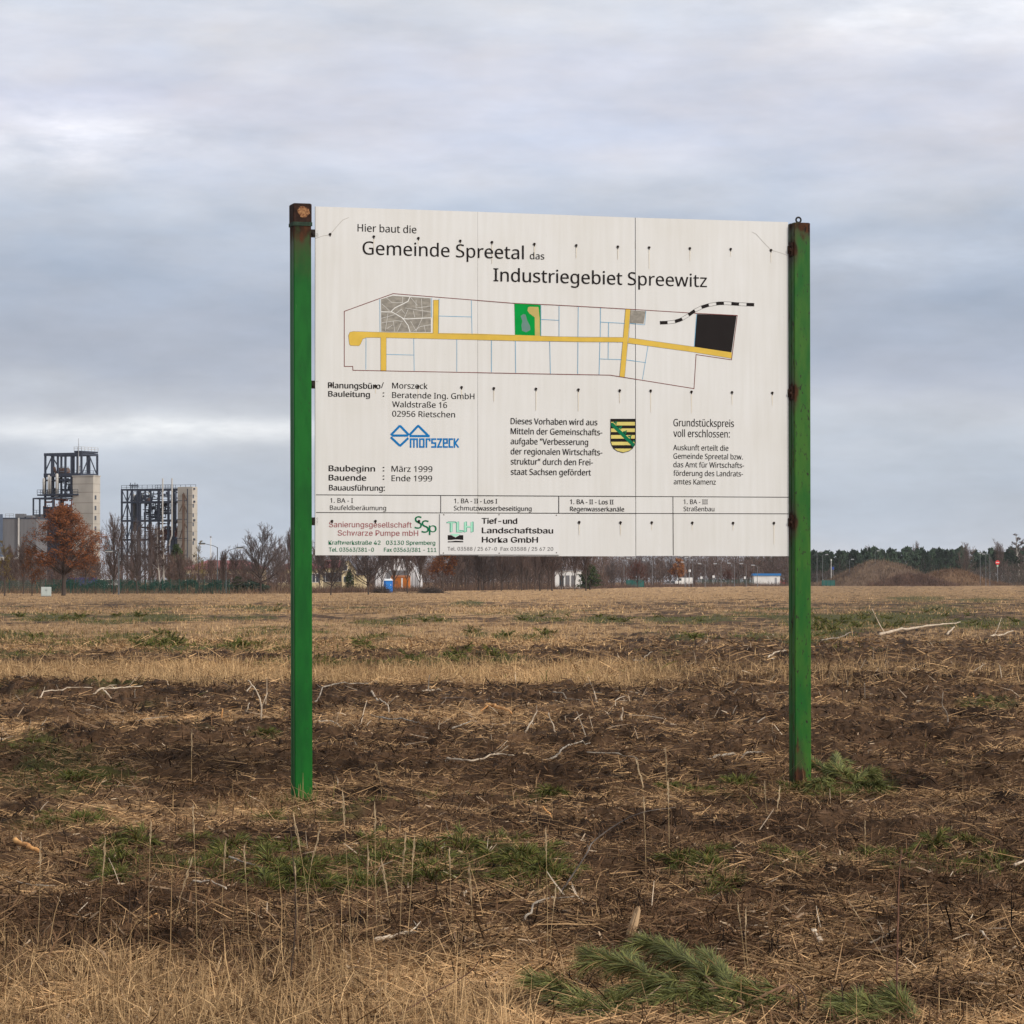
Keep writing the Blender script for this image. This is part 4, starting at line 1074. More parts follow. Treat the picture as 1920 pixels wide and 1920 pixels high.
# the oak: limbs reach out to leafy clumps that fill an egg shaped crown
def oak(seed):
    rnd = random.Random(seed); T = MB(); W = MB(); tips = []
    T.tube([(0, 0, 0), (0.006, 0, 0.2), (0, 0.004, 0.45), (0.008, 0, 0.7), (0, 0, 0.88)], [0.024, 0.019, 0.014, 0.008, 0.003], 8, False)
    for k in range(190):
        z = rnd.uniform(0.30, 1.0) ** 0.9; t = (z - 0.28) / 0.72
        R = 0.36 * (math.sin(math.pi * min(1, max(0.02, t * 0.80 + 0.16))) ** 0.62) * (1.08 if t < 0.6 else 1.0 - 0.42 * (t - 0.6) / 0.4)
        a = rnd.uniform(0, 6.283); R *= 0.74 + 0.5 * float(vnoise(np.array([a * 1.3]), np.array([z * 5.0]), 77)[0]); r = R * math.sqrt(rnd.uniform(0.08, 1.0)) * rnd.uniform(0.85, 1.12)
        c = Vector((r * math.cos(a), r * math.sin(a), z)); q = Vector((0, 0, max(0.24, z - 0.12 - 0.45 * r)))
        m_ = q.lerp(c, 0.55) + Vector((0, 0, 0.02 + rnd.gauss(0, .015)))
        (T if k % 3 == 0 else W).tube([q, m_, c], [0.0065, 0.004, 0.0015] if k % 3 == 0 else [0.004, 0.003, 0.0015], 4, False)
        for j in range(5):
            e = c + Vector((rnd.gauss(0, .03), rnd.gauss(0, .03), rnd.gauss(0.01, .025))); W.tube([m_.lerp(c, rnd.uniform(.4, 1)), e], [.0016, .0009], 3, False); tips.append((e, e - c))
        tips.append((c, c - q))
    return T, W, tips
T, W, tips = oak(40)
P['oak'] = proto(T, W, M_bark, M_twig, quads_at(tips, 15000, 0.0095, 0.020, TR) + (M_oak, (0.060, 0.019, 0.008), (0.27, 0.092, 0.030)))
T, W, tips = bare(41, 0.2, 0.7, 12, 0.12, 1.0, 0.4)
P['leafy'] = proto(T, W, M_bark, M_twig, quads_at(tips, 2600, 0.013, 0.02, TR) + (M_oak, (0.09, 0.035, 0.014), (0.25, 0.10, 0.035)))
P['orange'] = proto(*bare(44, 0.15, 0.7, 12, 0.12, 1.0, 0.4)[:2], M_bark, M_rtwig, quads_at(bare(44, 0.15, 0.7, 12, 0.12, 1.0, 0.4)[2], 2400, 0.015, 0.02, TR) + (M_oak, (0.18, 0.06, 0.02), (0.40, 0.17, 0.05)))
def conifer(seed, n=2600, shape=1.0, low=0.12, size=0.030):
    rnd = random.Random(seed); T = MB(); W = MB(); tips = []
    T.tube([(0, 0, 0), (0.004, 0, 0.5), (0, 0, 0.97)], [0.022, 0.014, 0.004], 6, False)
    z = low
    while z < 0.97:
        t = (z - low) / (1 - low)
        r = 0.32 * (1 - t) ** 0.75 * shape * rnd.uniform(0.75, 1.15) + 0.02
        for c in range(6):
            a = rnd.uniform(0, 6.283)
            q = Vector((0, 0, z)); e = Vector((math.cos(a) * r, math.sin(a) * r, z + r * rnd.uniform(0.05, 0.35)))
            W.tube([q, q.lerp(e, 0.5) + Vector((0, 0, -0.01)), e], [0.006, 0.004, 0.002], 3, False)
            for j in range(5): tips.append((q.lerp(e, 0.35 + 0.16 * j), e - q))
        z += 0.045
    return T, W, quads_at(tips, n, size, 0.022, rnd)
for k in range(2):
    T, W, lf = conifer(60 + k, 3000, 1.15, 0.08)
    P['pine%d' % k] = proto(T, W, M_bark, M_twig, lf + (M_need, (0.012, 0.022, 0.010), (0.050, 0.070, 0.022)))
def plant(kind, px, base, top, width, label, cat='tree', group=None, name=None, flip=None, dy=0.0):
    d = P[kind]; p = gp(px, base); y = p.y + dy
    h = at(px, top, y).z; wid_ = width / F * y
    r = empty(name or ('birch_tree' if kind == 'birch' else 'oak_tree' if kind == 'oak' else 'pine_tree' if kind.startswith('pine') else 'bare_tree'), (at(px, base, y).x, y, -0.1), TR.uniform(0, 6.28) if flip is None else flip)
    tag(r, label, cat, group)
    for nm, me in d.items():
        o = link(bpy.data.objects.new(nm, me), r); o.scale = (wid_, wid_, h + 0.1)
    return r
# the row along the far edge of the field
for a in [
    ('yellow', 9, 1118, 1012, 44, 'slim young tree with yellowish twigs at the picture edge, before the low grey hall'),
    ('slim0', 44, 1114, 1000, 40, 'thin bare tree beside the yellowish young tree, before the grey hall'),
    ('leafy', 60, 1116, 1022, 44, 'small tree with sparse rust brown leaves beside the big brown oak'),
    ('tall1', 22, 1110, 1018, 50, 'greyish bare tree standing behind the yellowish young tree'),
    ('leafy', 160, 1112, 1010, 60, 'leaning small tree with brown leaves overlapping the big oak'),
    ('tall0', 213, 1114, 958, 58, 'bare tree by the grey lamp post, between oak and second steel tower'),
    ('round1', 257, 1114, 968, 78, 'bare spreading tree before the middle of the second steel tower'),
    ('tall2', 287, 1111, 978, 66, 'dense dark bare tree close behind the white birch'),
    ('slim1', 338, 1112, 1030, 26, 'thin bare sapling at the dark pine'),
    ('yellow', 373, 1113, 1012, 30, 'slim yellowish tree before the hipped red roof end'),
    ('slim0', 397, 1110, 1032, 26, 'small slim bare tree at the second lamp post'),
    ('slim1', 418, 1113, 1022, 30, 'slim dark bare tree before the red roofed building'),
    ('slim0', 440, 1110, 1018, 34, 'slim grey bare tree behind the round green bush'),
    ('round0', 489, 1114, 977, 112, 'large spreading bare tree standing before the red roofed building'),
    ('tall3', 520, 1110, 1012, 54, 'brownish bare tree beside the large spreading one, near the green post'),
    ('tall1', 543, 1108, 985, 40, 'tall bare tree partly hidden by the deep green post'),
    ('round1', 620, 1116, 1002, 84, 'bare tree before the yellow gabled house'),
    ('tall0', 600, 1111, 1010, 46, 'thin bare tree between the green post and the yellow house'),
    ('round2', 691, 1115, 996, 92, 'dark bare tree with a thick stem before the white dome'),
    ('slim1', 716, 1108, 1010, 40, 'slim bare tree just behind the blue toilet cabin'),
    ('tall2', 738, 1109, 1000, 60, 'bare tree rising behind the orange trailer'),
    ('slim0', 764, 1112, 1012, 36, 'slim bare tree at the drawbar end of the orange trailer'),
    ('tall3', 787, 1111, 1005, 50, 'bare tree at the edge of the white dome, beyond the trailer'),
    ('orange', 829, 1107, 1022, 60, 'tree with russet leaves before the brown wood'),
    ('round0', 906, 1108, 1000, 66, 'dark bare tree with a clear stem, fourth from the russet one'),
    ('round1', 942, 1107, 1005, 60, 'dark bare tree with forked limbs in the brown wood'),
    ('pine1', 1106, 1106, 1060, 48, 'dark green bushy pine standing alone below the board'),
    ('round0', 1146, 1103, 1048, 36, 'small dark bare tree just past the lone green pine'),
    ('red', 1196, 1102, 1046, 46, 'reddish bare tree behind the teal fence panel'),
    ('orange', 1272, 1099, 1047, 34, 'orange leaved tree behind the white vans'),
    ('red', 1365, 1098, 1066, 30, 'low dark red shrub like tree before the far green fence'),
    ('orange', 1420, 1097, 1048, 40, 'orange brown tree behind the white shed with the blue roof edge'),
    ('tall1', 1718, 1096, 1012, 24, 'lone bare tree standing above the pine wood behind the low mound end'),
    ('slim0', 1626, 1095, 1020, 34, 'thin bare crown rising over the pine wood behind the mound top'),
    ('tall0', 1812, 1098, 1014, 34, 'tall pale stemmed bare tree before the pines'),
    ('slim1', 1876, 1098, 1008, 36, 'tall thin bare tree behind the red round road sign'),
]: plant(*a)
plant('oak', 119, 1117, 945, 126, 'big oak still holding its red brown leaves before the concrete stair tower', flip=0.6)
plant('birch', 304, 1112, 985, 40, 'white stemmed double birch before the second steel tower', flip=0.0)
plant('pine0', 331, 1108, 1022, 46, 'dark green pine between the birch and the red roofed building')
plant('pine1', 446, 1112, 1080, 34, 'round green pine bush beside the street lamps', cat='bush', name='pine_bush')
plant('pine0', 655, 1108, 1068, 22, 'small green pine at the yellow house wall', name='pine_tree')
plant('birch', 1914, 1097, 1000, 50, 'white birch with dark mistletoe at the picture edge')
rr = random.Random(5)
for i in range(34):
    px = 850 + i * 7.6 + rr.uniform(-3, 3)
    if 1032 < px < 1096 and i % 3: continue
    plant(rr.choice(['tall0', 'tall1', 'tall2', 'tall3', 'slim0', 'slim1']), px, rr.uniform(1104.5, 1108.5), rr.uniform(1000, 1022), rr.uniform(30, 48), 'bare brown tree in the close row at the field edge below the board', group='bare trees in the row below the board')
for i in range(22):
    px = 1135 + i * 15.5 + rr.uniform(-5, 5)
    plant(rr.choice(['tall0', 'tall1', 'tall2', 'tall3']), px, rr.uniform(1096.6, 1097.6), rr.uniform(1044, 1054), rr.uniform(26, 38), 'bare brown tree beyond the road lamps in the distance', group='bare trees beyond the lamp lit road')
for i in range(16):
    px = 10 + i * 34 + rr.uniform(-12, 12)
    plant(rr.choice(['tall1', 'tall3', 'slim0', 'slim1']), px, rr.uniform(1107, 1109), rr.uniform(1038, 1058), rr.uniform(30, 46), 'small brown bare tree behind the green mesh fence', group='small bare trees behind the fence')

# far woods: masses nobody would count
def wood(name, label, kinds, spots, leaf_only=False):
    VV, QQ, TT, CC = [], [], [], []; nv = 0; first = []
    cache = {}
    def grab(kind):
        if kind in cache: return cache[kind]
        out = []
        for nm, me in P[kind].items():
            v = np.zeros(len(me.vertices) * 3, np.float32); me.vertices.foreach_get('co', v); v = v.reshape(-1, 3)
            q = np.array([list(p.vertices) for p in me.polygons if len(p.vertices) == 4], np.int32).reshape(-1, 4)
            if 'Col' in me.color_attributes:
                c = np.zeros(len(v) * 4, np.float32); me.color_attributes['Col'].data.foreach_get('color', c); c = c.reshape(-1, 4)[:, :3]
            else: c = np.tile(np.array((0.085, 0.064, 0.054) if nm == 'trunk' else (0.135, 0.094, 0.080)), (len(v), 1))
            out.append((v, q, c))
        cache[kind] = out; return out
    for (kind, x, y, h, wd, tint) in spots:
        a = rr.uniform(0, 6.28); ca, sa = math.cos(a) * wd, math.sin(a) * wd
        for v, q, c in grab(kind):
            V = np.stack([x + v[:, 0] * ca - v[:, 1] * sa, y + v[:, 0] * sa + v[:, 1] * ca, v[:, 2] * h - 0.2], 1)
            VV.append(V); QQ.append(q + nv); CC.append(c * tint); nv += len(V)
    o = link(bpy.data.objects.new(name, fast_mesh(name, np.concatenate(VV), np.concatenate(QQ), M_wood, np.concatenate(CC))))
    return tag(o, label=label, kind='stuff')
M_wood = vcol_mat('wood_mass', 0.95)
T, W, lf = conifer(71, 420, 1.5, 0.30, 0.060); P['lowpine0'] = proto(T, W, M_bark, M_twig, lf + (M_need, (0.020, 0.036, 0.022), (0.052, 0.080, 0.045)))
T, W, lf = conifer(72, 420, 1.25, 0.42, 0.060); P['lowpine1'] = proto(T, W, M_bark, M_twig, lf + (M_need, (0.020, 0.036, 0.022), (0.052, 0.080, 0.045)))
for k, s in enumerate((91, 92)): P['low%d' % k] = proto(*bare(s, 0.2, 0.6, 9, 0.15, 0.55, 0.6)[:2], M_bark, M_twig)
sp_ = []
for i in range(420):
    y = rr.uniform(1090, 1330); px = rr.uniform(1395, 2500)
    h = rr.uniform(8.6, 13.0) * (y / 1150) * np.interp(px, [1395, 1500, 1650, 1760, 2500], [0.75, 0.95, 1.05, 1.03, 1.1])
    sp_.append((rr.choice(['lowpine0', 'lowpine1']), (px - 960) / F * y, y, h, h * rr.uniform(0.42, 0.62), rr.uniform(0.65, 1.25)))
wood('pine_wood', 'dark green pine wood along the far horizon', None, sp_)
sp_ = []
for i in range(150):
    px = rr.uniform(570, 1480); y = rr.uniform(680, 1000) if px < 1130 else rr.uniform(1020, 1100); h = rr.uniform(6.5, 11.5)
    sp_.append((rr.choice(['low0', 'low1']), (px - 960) / F * y, y, h, h * rr.uniform(0.6, 0.9), rr.uniform(0.75, 1.3)))
for i in range(50):
    y = rr.uniform(1080, 1120); px = rr.uniform(1480, 2300); h = rr.uniform(3.5, 7.5)
    sp_.append((rr.choice(['low0', 'low1']), (px - 960) / F * y, y, h, h * rr.uniform(0.6, 0.9), rr.uniform(0.9, 1.5)))
for i in range(60):
    y = rr.uniform(450, 620); px = rr.uniform(-500, 570); h = rr.uniform(3.0, 5.5)
    sp_.append((rr.choice(['low0', 'low1']), (px - 960) / F * y, y, h, h * rr.uniform(0.6, 0.9), rr.uniform(0.8, 1.4)))
wood('bare_wood', 'brown leafless wood along the horizon', None, sp_)
# brushwood and tall weeds along the field edge
def edge_py(px): return np.interp(px, [-300, 560, 700, 900, 1100, 1200, 1500, 2300], [1113.5, 1112.5, 1111, 1107, 1104.5, 1101.5, 1098.4, 1098.2])
def brush(n, px0, px1, py0, py1, hm, c0, c1, name, label):
    px = rng.uniform(px0, px1, n); py = edge_py(px) + rng.uniform(py0, py1, n)
    y = CAM_H * F / (py - HZ); x = (px - 960) / F * y
    L = np.exp(rng.normal(math.log(hm), 0.4, n)) * (0.5 + fbm(x / 5, y / 5, 111, 3))
    c = mixcol(c0, c1, rng.random(n))
    o = strands(name, np.stack([x, y, np.zeros(n) - 0.1], 1), L, 0.035 * (0.6 + rng.random(n)), rng.random(n) * 6.283, np.abs(rng.normal(0.1, 0.3, n)), rng.normal(0, 0.3, n), c, M_straw, 0.3)
    return tag(o, label=label, kind='stuff')
brush(16000, -300, 560, -6, 1.0, 0.8, (0.06, 0.04, 0.032), (0.21, 0.135, 0.085), 'brushwood', 'brown weeds and brushwood along the mesh fence')
brush(6000, -300, 560, -9, -6, 1.5, (0.05, 0.036, 0.03), (0.11, 0.075, 0.06), 'brushwood', 'brown thicket behind the mesh fence')
brush(18000, 560, 1140, -2.5, 0.3, 0.7, (0.05, 0.034, 0.028), (0.16, 0.10, 0.07), 'brushwood', 'brown weeds along the field edge below the board')
brush(14000, 1140, 1480, -1.2, 0.0, 0.8, (0.06, 0.04, 0.035), (0.16, 0.10, 0.075), 'brushwood', 'brown weeds along the far fence line')
brush(14000, 1480, 2300, -1.2, 0.3, 0.9, (0.07, 0.05, 0.04), (0.20, 0.135, 0.09), 'brushwood', 'brown weeds round the earth mounds')

# green hedge strip behind the fence
def twig_mass(name, label, n, px0, px1, y0, y1, hfun, c0, c1, Lm=1.2, W_=0.045, up_=0.45):
    px = rng.uniform(px0, px1, n); y = rng.uniform(y0, y1, n); x = (px - 960) / F * y
    top = hfun(px) * (0.55 + 0.75 * fbm(x / 9, y / 60, 141, 3)) ; z = top * rng.random(n) ** 0.85
    c = mixcol(c0, c1, np.clip(fbm(x / 6, y / 40, 143, 3) * 1.4 - 0.2 + rng.normal(0, .15, n), 0, 1))
    o = strands(name, np.stack([x, y, z - 0.2], 1), np.exp(rng.normal(math.log(Lm), 0.4, n)), W_ * (0.5 + rng.random(n)), rng.random(n) * 6.283, np.abs(rng.normal(up_, 0.4, n)), rng.normal(0, 0.3, n), c, M_straw, 0.3)
    return tag(o, label=label, kind='stuff')
twig_mass('bare_wood', 'mauve brown leafless wood filling the horizon below the board', 34000, 575, 1140, 700, 1000, lambda p: 10.5 + 0 * p, (0.062, 0.042, 0.038), (0.150, 0.098, 0.080), 1.3, 0.055)
twig_mass('bare_wood', 'mauve brown leafless wood beyond the lamp lit road', 26000, 1130, 1500, 1030, 1110, lambda p: 11.0 + 0 * p, (0.062, 0.042, 0.038), (0.150, 0.098, 0.080), 1.4, 0.07)
twig_mass('bare_wood', 'brown leafless scrub behind the mesh fence', 26000, -260, 575, 432, 520, lambda p: np.interp(p, [-260, 190, 330, 420, 575], [3.6, 5.2, 5.2, 3.2, 3.6]), (0.045, 0.030, 0.026), (0.125, 0.078, 0.062), 0.8, 0.035)
twig_mass('bare_wood', 'brown undergrowth at the foot of the pines', 30000, 1480, 2300, 1070, 1120, lambda p: np.interp(p, [1480, 1780, 1880, 2300], [4, 4.5, 7.5, 7.5]), (0.050, 0.040, 0.034), (0.13, 0.095, 0.078), 1.2, 0.06)
twig_mass('bare_wood', 'dark low scrub under the far pines', 22000, 1480, 2300, 1070, 1095, lambda p: 3.2 + 0 * p, (0.035, 0.032, 0.026), (0.095, 0.075, 0.058), 0.9, 0.11)
twig_mass('bare_wood', 'brown low scrub behind the tree row below the board', 16000, 575, 1140, 655, 700, lambda p: 3.4 + 0 * p, (0.050, 0.034, 0.030), (0.13, 0.085, 0.066), 0.8, 0.07)
hd = []
rh = random.Random(3)
hp = [(Vector(((px - 960) / F * 425, 425 + rh.uniform(-1, 1), rh.uniform(0.5, 1.75) * (0.75 + 0.25 * math.sin(px * 0.11)))), Vector((0, 0, 1))) for px in [rh.uniform(85, 505) for _ in range(900)]]
V, Fq = quads_at(hp, 5000, 0.20, 0.15, rh)
o = link(bpy.data.objects.new('hedge', colored('hedge', V, Fq, M_need, (0.010, 0.022, 0.016), (0.030, 0.046, 0.032), rh)))
tag(o, 'low dark green hedge running behind the green mesh fence', 'hedge')

# ================================================================== FENCE, LAMPS AND SMALL THINGS BEHIND
M_fence = mat('fence_green', (0.012, 0.075, 0.055), 0.7, 0, 0.3, 1)
M_teal = mat('teal_sheet', (0.02, 0.13, 0.115), 0.7, 0, 0.3, 0.5)
M_lamp = mat('lamp_grey', (0.33, 0.34, 0.36), 0.5, 0.3, 0.2, 1)
M_lampm = mat('lamp_mid_grey', (0.17, 0.175, 0.185), 0.6, 0.2)
M_lampd = mat('lamp_dark', (0.10, 0.11, 0.12), 0.6, 0.2)
M_lens = mat('lamp_glass', (0.72, 0.72, 0.70), 0.3)
M_white = mat('white_paint', (0.72, 0.72, 0.71), 0.5, 0, 0.12, 0.6)
M_glass = mat('dark_glass', (0.03, 0.04, 0.05), 0.15, spec=0.6)
def mesh_fence(px0, px1, y, h, n, label, m):
    x0, x1 = (px0 - 960) / F * y, (px1 - 960) / F * y
    r = empty('mesh_fence', (x0, y, 0)); tag(r, label, 'fence')
    b = MB(); k = 0.0
    while k < x1 - x0:
        b.box(k, k + 0.028, 0, 0.02, 0.05, h); k += 0.10
    for z in [0.08 + j * (h - 0.12) / 5 for j in range(6)]: b.box(0, x1 - x0, 0.021, 0.035, z, z + 0.025)
    b.build('mesh_panel', m, r)
    pb = MB(); pb.box(-0.045, 0.045, -0.10, -0.002, -0.2, h + 0.08); pb.box(-0.055, 0.055, -0.11, 0.008, h + 0.08, h + 0.11)
    pm = pb.mesh('fence_post', m)
    for j in range(n):
        o = link(bpy.data.objects.new('fence_post', pm), r); o.location = ((x1 - x0) * j / (n - 1), 0, 0)
    return r
mesh_fence(-60, 70, 425, 1.65, 6, 'thin green mesh fence at the picture edge behind the yellowish trees', M_fence)
mesh_fence(70, 430, 409, 1.75, 24, 'long green mesh fence before the oak, the birch and the towers', M_fence)
mesh_fence(1309, 1413, 945, 1.9, 14, 'dark green fence in the distance beside the white shed', M_fence)
def screen(px0, px1, base, top, label):
    p = gp(px0, base); y = p.y; x0, x1 = p.x, (px1 - 960) / F * y; h = at(px0, top, y).z
    r = empty('screen_fence', (x0, y, 0)); tag(r, label, 'fence')
    b = MB(); n = 9
    for j in range(n): b.bbox((x1 - x0) * j / n + 0.03, (x1 - x0) * (j + 1) / n - 0.03, 0, 0.06, 0.15, h, 0.01)
    b.build('sheet', M_teal, r)
    pm = MB(); pm.box(-0.06, 0.06, 0.061, 0.16, -0.2, h + 0.1); pm = pm.mesh('fence_post', M_fence)
    for j in range(4): o = link(bpy.data.objects.new('fence_post', pm), r); o.location = ((x1 - x0) * j / 3, 0, 0)
screen(1174, 1207, 1101.5, 1087.5, 'teal green screen fence panel past the lone pine')
screen(1541, 1565, 1099, 1088, 'teal green screen panel at the foot of the grassy mound')

def lamp(px, base, top, armpx, rise, label, dark=False, group=None):
    p = gp(px, base); y = p.y; zt = at(px, top, y).z; m = M_lampd if dark else M_lampm
    r = empty('street_lamp', (p.x, y, 0)); tag(r, label, 'street lamp', group)
    b = MB(); b.tube([(0, 0, -0.2), (0, 0, 1.2), (0, 0, zt)], [0.09, 0.075, 0.05] if y > 700 else [0.11, 0.09, 0.06], 8); b.build('pole', m, r)
    ax = armpx / F * y; s_ = 1 if ax > 0 else -1
    b = MB(); b.tube([(0, 0, zt - 0.05), (ax * 0.3, 0, zt + rise * 0.4), (ax, 0, zt + rise)], [0.045, 0.04, 0.035], 6); b.build('arm', m, r)
    b = MB(); b.bbox(min(ax, ax + s_ * 0.9), max(ax, ax + s_ * 0.9), -0.17, 0.17, zt + rise - 0.06, zt + rise + 0.14, 0.04); hd_ = b.build('lamp_head', M_lamp if y > 700 else m, r)
    b = MB(); b.bbox(min(ax, ax + s_ * 0.8), max(ax, ax + s_ * 0.8), -0.14, 0.14, zt + rise - 0.12, zt + rise - 0.061, 0.01); b.build('lamp_glass', M_lens, hd_)
    return r
lamp(407.6, 1112, 1026, -23, 0.45, 'grey street lamp with its arm over the hipped red roof', True)
lamp(423.6, 1112.5, 1035, 20, 0.55, 'grey street lamp with its arm towards the large spreading tree', True)
lamp(222.5, 1115, 1036, -12, 0.2, 'grey street lamp between the two steel towers', True)
lamp(502.5, 1107, 1052, 5, 0.15, 'short grey lamp post under the large spreading tree')
for px, top, arm in [(1134, 1051, -14), (1175, 1046, -6), (1170, 1049, 5), (1198, 1048, -6), (1223, 1052, -13), (1284, 1045, -3), (1292, 1047, -2), (1299, 1045, -2), (1286, 1056, -3), (1322, 1059, -7), (1352, 1059, -8), (1377, 1058, -7), (1399, 1059, -6), (1420, 1062, -5)]:
    lamp(px, 1100.5, top, arm, 0.3, 'pale street lamp along the road beyond the field, under the board', group='street lamps along the road under the board')
for px, top, arm, lb in [(1532, 1036, 5, 'tall street lamp beside the rusty green post'), (1542.5, 1041, 5, 'lower street lamp second from the rusty green post'), (1641, 1034, 3, 'street lamp standing behind the top of the grassy mound'),
                         (1593, 1050, 3, 'short street lamp behind the shoulder of the grassy mound'), (1838, 1032, -9, 'tallest of three lamps by the red road sign'), (1848.5, 1038, -8, 'middle one of three lamps by the red road sign'), (1856, 1040, -9, 'lamp nearest to the red road sign')]:
    lamp(px, 1098.5, top, arm, 0.2, lb)

# portable toilet
def local(px, base): p = gp(px, base); return p, p.y / F
p, k = local(728.5, 1111)
t_ = empty('portable_toilet', p, 0.12); tag(t_, 'blue portable toilet cabin with a white roof beside the orange trailer', 'toilet cabin')
M_tblue = mat('toilet_blue', (0.012, 0.15, 0.52), 0.5, 0, 0.2, 2); M_tblue2 = mat('toilet_door_blue', (0.016, 0.19, 0.60), 0.5)
W2 = 16 * k / 2; H = 26 * k
b = MB(); b.bbox(-W2, W2, 0, 2 * W2, 0.05, H * 0.86, 0.05); b.build('cabin', M_tblue, t_)
b = MB(); b.bbox(-W2 * 0.68, W2 * 0.68, -0.03, -0.003, 0.15, H * 0.80, 0.01); dr = b.build('door', M_tblue2, t_)
b = MB(); b.box(W2 * 0.45, W2 * 0.58, -0.07, -0.031, 0.95, 1.15); b.build('handle', M_white, dr)
b = MB()
b.add([(-W2 * 1.05, -0.06, H * 0.86), (W2 * 1.05, -0.06, H * 0.86), (W2 * 1.05, 2 * W2 + 0.06, H * 0.86), (-W2 * 1.05, 2 * W2 + 0.06, H * 0.86), (-W2 * 0.8, 0.1, H * 0.99), (W2 * 0.8, 0.1, H * 0.99), (W2 * 0.8, 1.9 * W2, H * 0.99), (-W2 * 0.8, 1.9 * W2, H * 0.99)],
      [(0, 3, 2, 1), (4, 5, 6, 7), (0, 1, 5, 4), (1, 2, 6, 5), (2, 3, 7, 6), (3, 0, 4, 7)]); b.build('roof', mat('toilet_roof', (0.62, 0.66, 0.70), 0.5), t_)
b = MB(); b.tube([(W2 * 0.6, 1.5 * W2, H * 0.9), (W2 * 0.6, 1.5 * W2, H * 1.06)], 0.05, 8); b.build('vent_pipe', M_white, t_)
# orange trailer
p, k = local(748, 1108.5)
t_ = empty('site_trailer', p, -0.22); tag(t_, 'orange round roofed site trailer on wheels behind the blue cabin', 'trailer')
M_or = mat('trailer_orange', (0.50, 0.155, 0.022), 0.6, 0, 0.25, 1.5); M_ord = mat('trailer_roof', (0.33, 0.12, 0.04), 0.7, 0, 0.3, 1); M_tyre = mat('tyre_black', (0.012, 0.012, 0.012), 0.9)
L2, Hb, Ht = 15.5 * k, 5 * k, 28 * k
b = MB(); b.bbox(-L2, L2, 0, 2.2, Hb, Ht * 0.93, 0.04); b.build('body', M_or, t_)
b = MB(); n = 10
prof = [(-1.17 + 2.34 * i / n, 0.32 * (1 - (2 * i / n - 1) ** 2) + Ht * 0.93) for i in range(n + 1)]
vs = [(-L2 - 0.05, 1.1 + a, c) for a, c in prof] + [(L2 + 0.05, 1.1 + a, c) for a, c in prof]
b.add(vs, [(i, i + 1, n + 2 + i, n + 1 + i) for i in range(n)] + [tuple(range(n + 1)), tuple(range(2 * n + 1, n, -1)), (0, n + 1, 2 * n + 1, n)]); b.build('roof', M_ord, t_)
b = MB(); b.bbox(L2 * 0.28, L2 * 0.48, -0.03, -0.002, Hb + 0.1, Ht * 0.88, 0.005); b.build('door_strip', M_white, t_)
b = MB(); b.bbox(-L2 * 0.7, -L2 * 0.15, -0.03, -0.002, Hb + 0.7, Hb + 1.2, 0.005); b.build('shutter', M_ord, t_)
wm_ = MB(); wm_.tube([(0, -0.1, 0), (0, 0.12, 0)], 0.34, 14); wm_ = wm_.mesh('wheel', M_tyre)
for sx in (-0.55, 0.62):
    for yy in (0.25, 1.95): o = link(bpy.data.objects.new('wheel', wm_), t_); o.location = (L2 * sx, yy, 0.34)
b = MB(); b.box(-L2, L2, 0.3, 1.9, Hb - 0.16, Hb - 0.003); b.build('chassis', M_tyre, t_)
b = MB(); b.tube([(L2, 1.1, Hb - 0.08), (L2 + 1.2, 1.1, 0.4)], 0.05, 6); b.tube([(L2 + 1.1, 1.1, 0.45), (L2 + 1.1, 1.1, 0)], 0.04, 6); b.build('drawbar', M_tyre, t_)
# brushwood piles
def pile(px, base, w_, h_, label):
    p, k = local(px, base); rnd = random.Random(int(px)); b = MB()
    for j in range(220):
        x = rnd.gauss(0, 0.45) * w_ * k / 2; hh = h_ * k * max(0.05, 1 - (2 * x / (w_ * k)) ** 2) * rnd.random()
        q = Vector((x, rnd.gauss(0, 0.6), hh)); d = Vector((rnd.gauss(0, 1), rnd.gauss(0, 0.6), rnd.gauss(0, 0.35))).normalized() * rnd.uniform(0.4, 1.1)
        b.tube([q - d, q + Vector((0, 0, 0.05)), q + d], [0.03, 0.03, 0.012], 3, False)
    o = b.build('brushwood_heap', M_bark); o.location = p; tag(o, label, 'brushwood heap')
pile(716, 1112.5, 26, 9, 'dark heap of cut brushwood at the foot of the blue cabin')
pile(808, 1112, 48, 8, 'long dark heap of cut brushwood between trailer and russet tree')
# utility cabinet
p, k = local(86.5, 1119); t_ = empty('utility_cabinet', p, 0.15); tag(t_, 'pale grey green utility cabinet before the mesh fence under the oak', 'utility cabinet')
M_cab = mat('cabinet_grey', (0.42, 0.47, 0.45), 0.6, 0, 0.1, 2); w2 = 9.6 * k
b = MB(); b.bbox(-w2, w2, 0, 0.45, 0.08, 18.5 * k, 0.02); b.build('housing', M_cab, t_)
for s_ in (-1, 1):
    b = MB(); b.bbox(min(s_ * 0.02, s_ * w2 * 0.92), max(s_ * 0.02, s_ * w2 * 0.92), -0.02, -0.002, 0.16, 17.5 * k, 0.004); o = b.build('door', M_cab, t_)
    b = MB(); b.box(s_ * 0.06 - 0.015, s_ * 0.06 + 0.015, -0.05, -0.021, 0.6, 0.75); b.build('handle', M_lampd, o)
b = MB(); b.box(-w2 + 0.03, w2 - 0.03, 0.03, 0.42, -0.1, 0.079); b.build('plinth', M_lampd, t_)
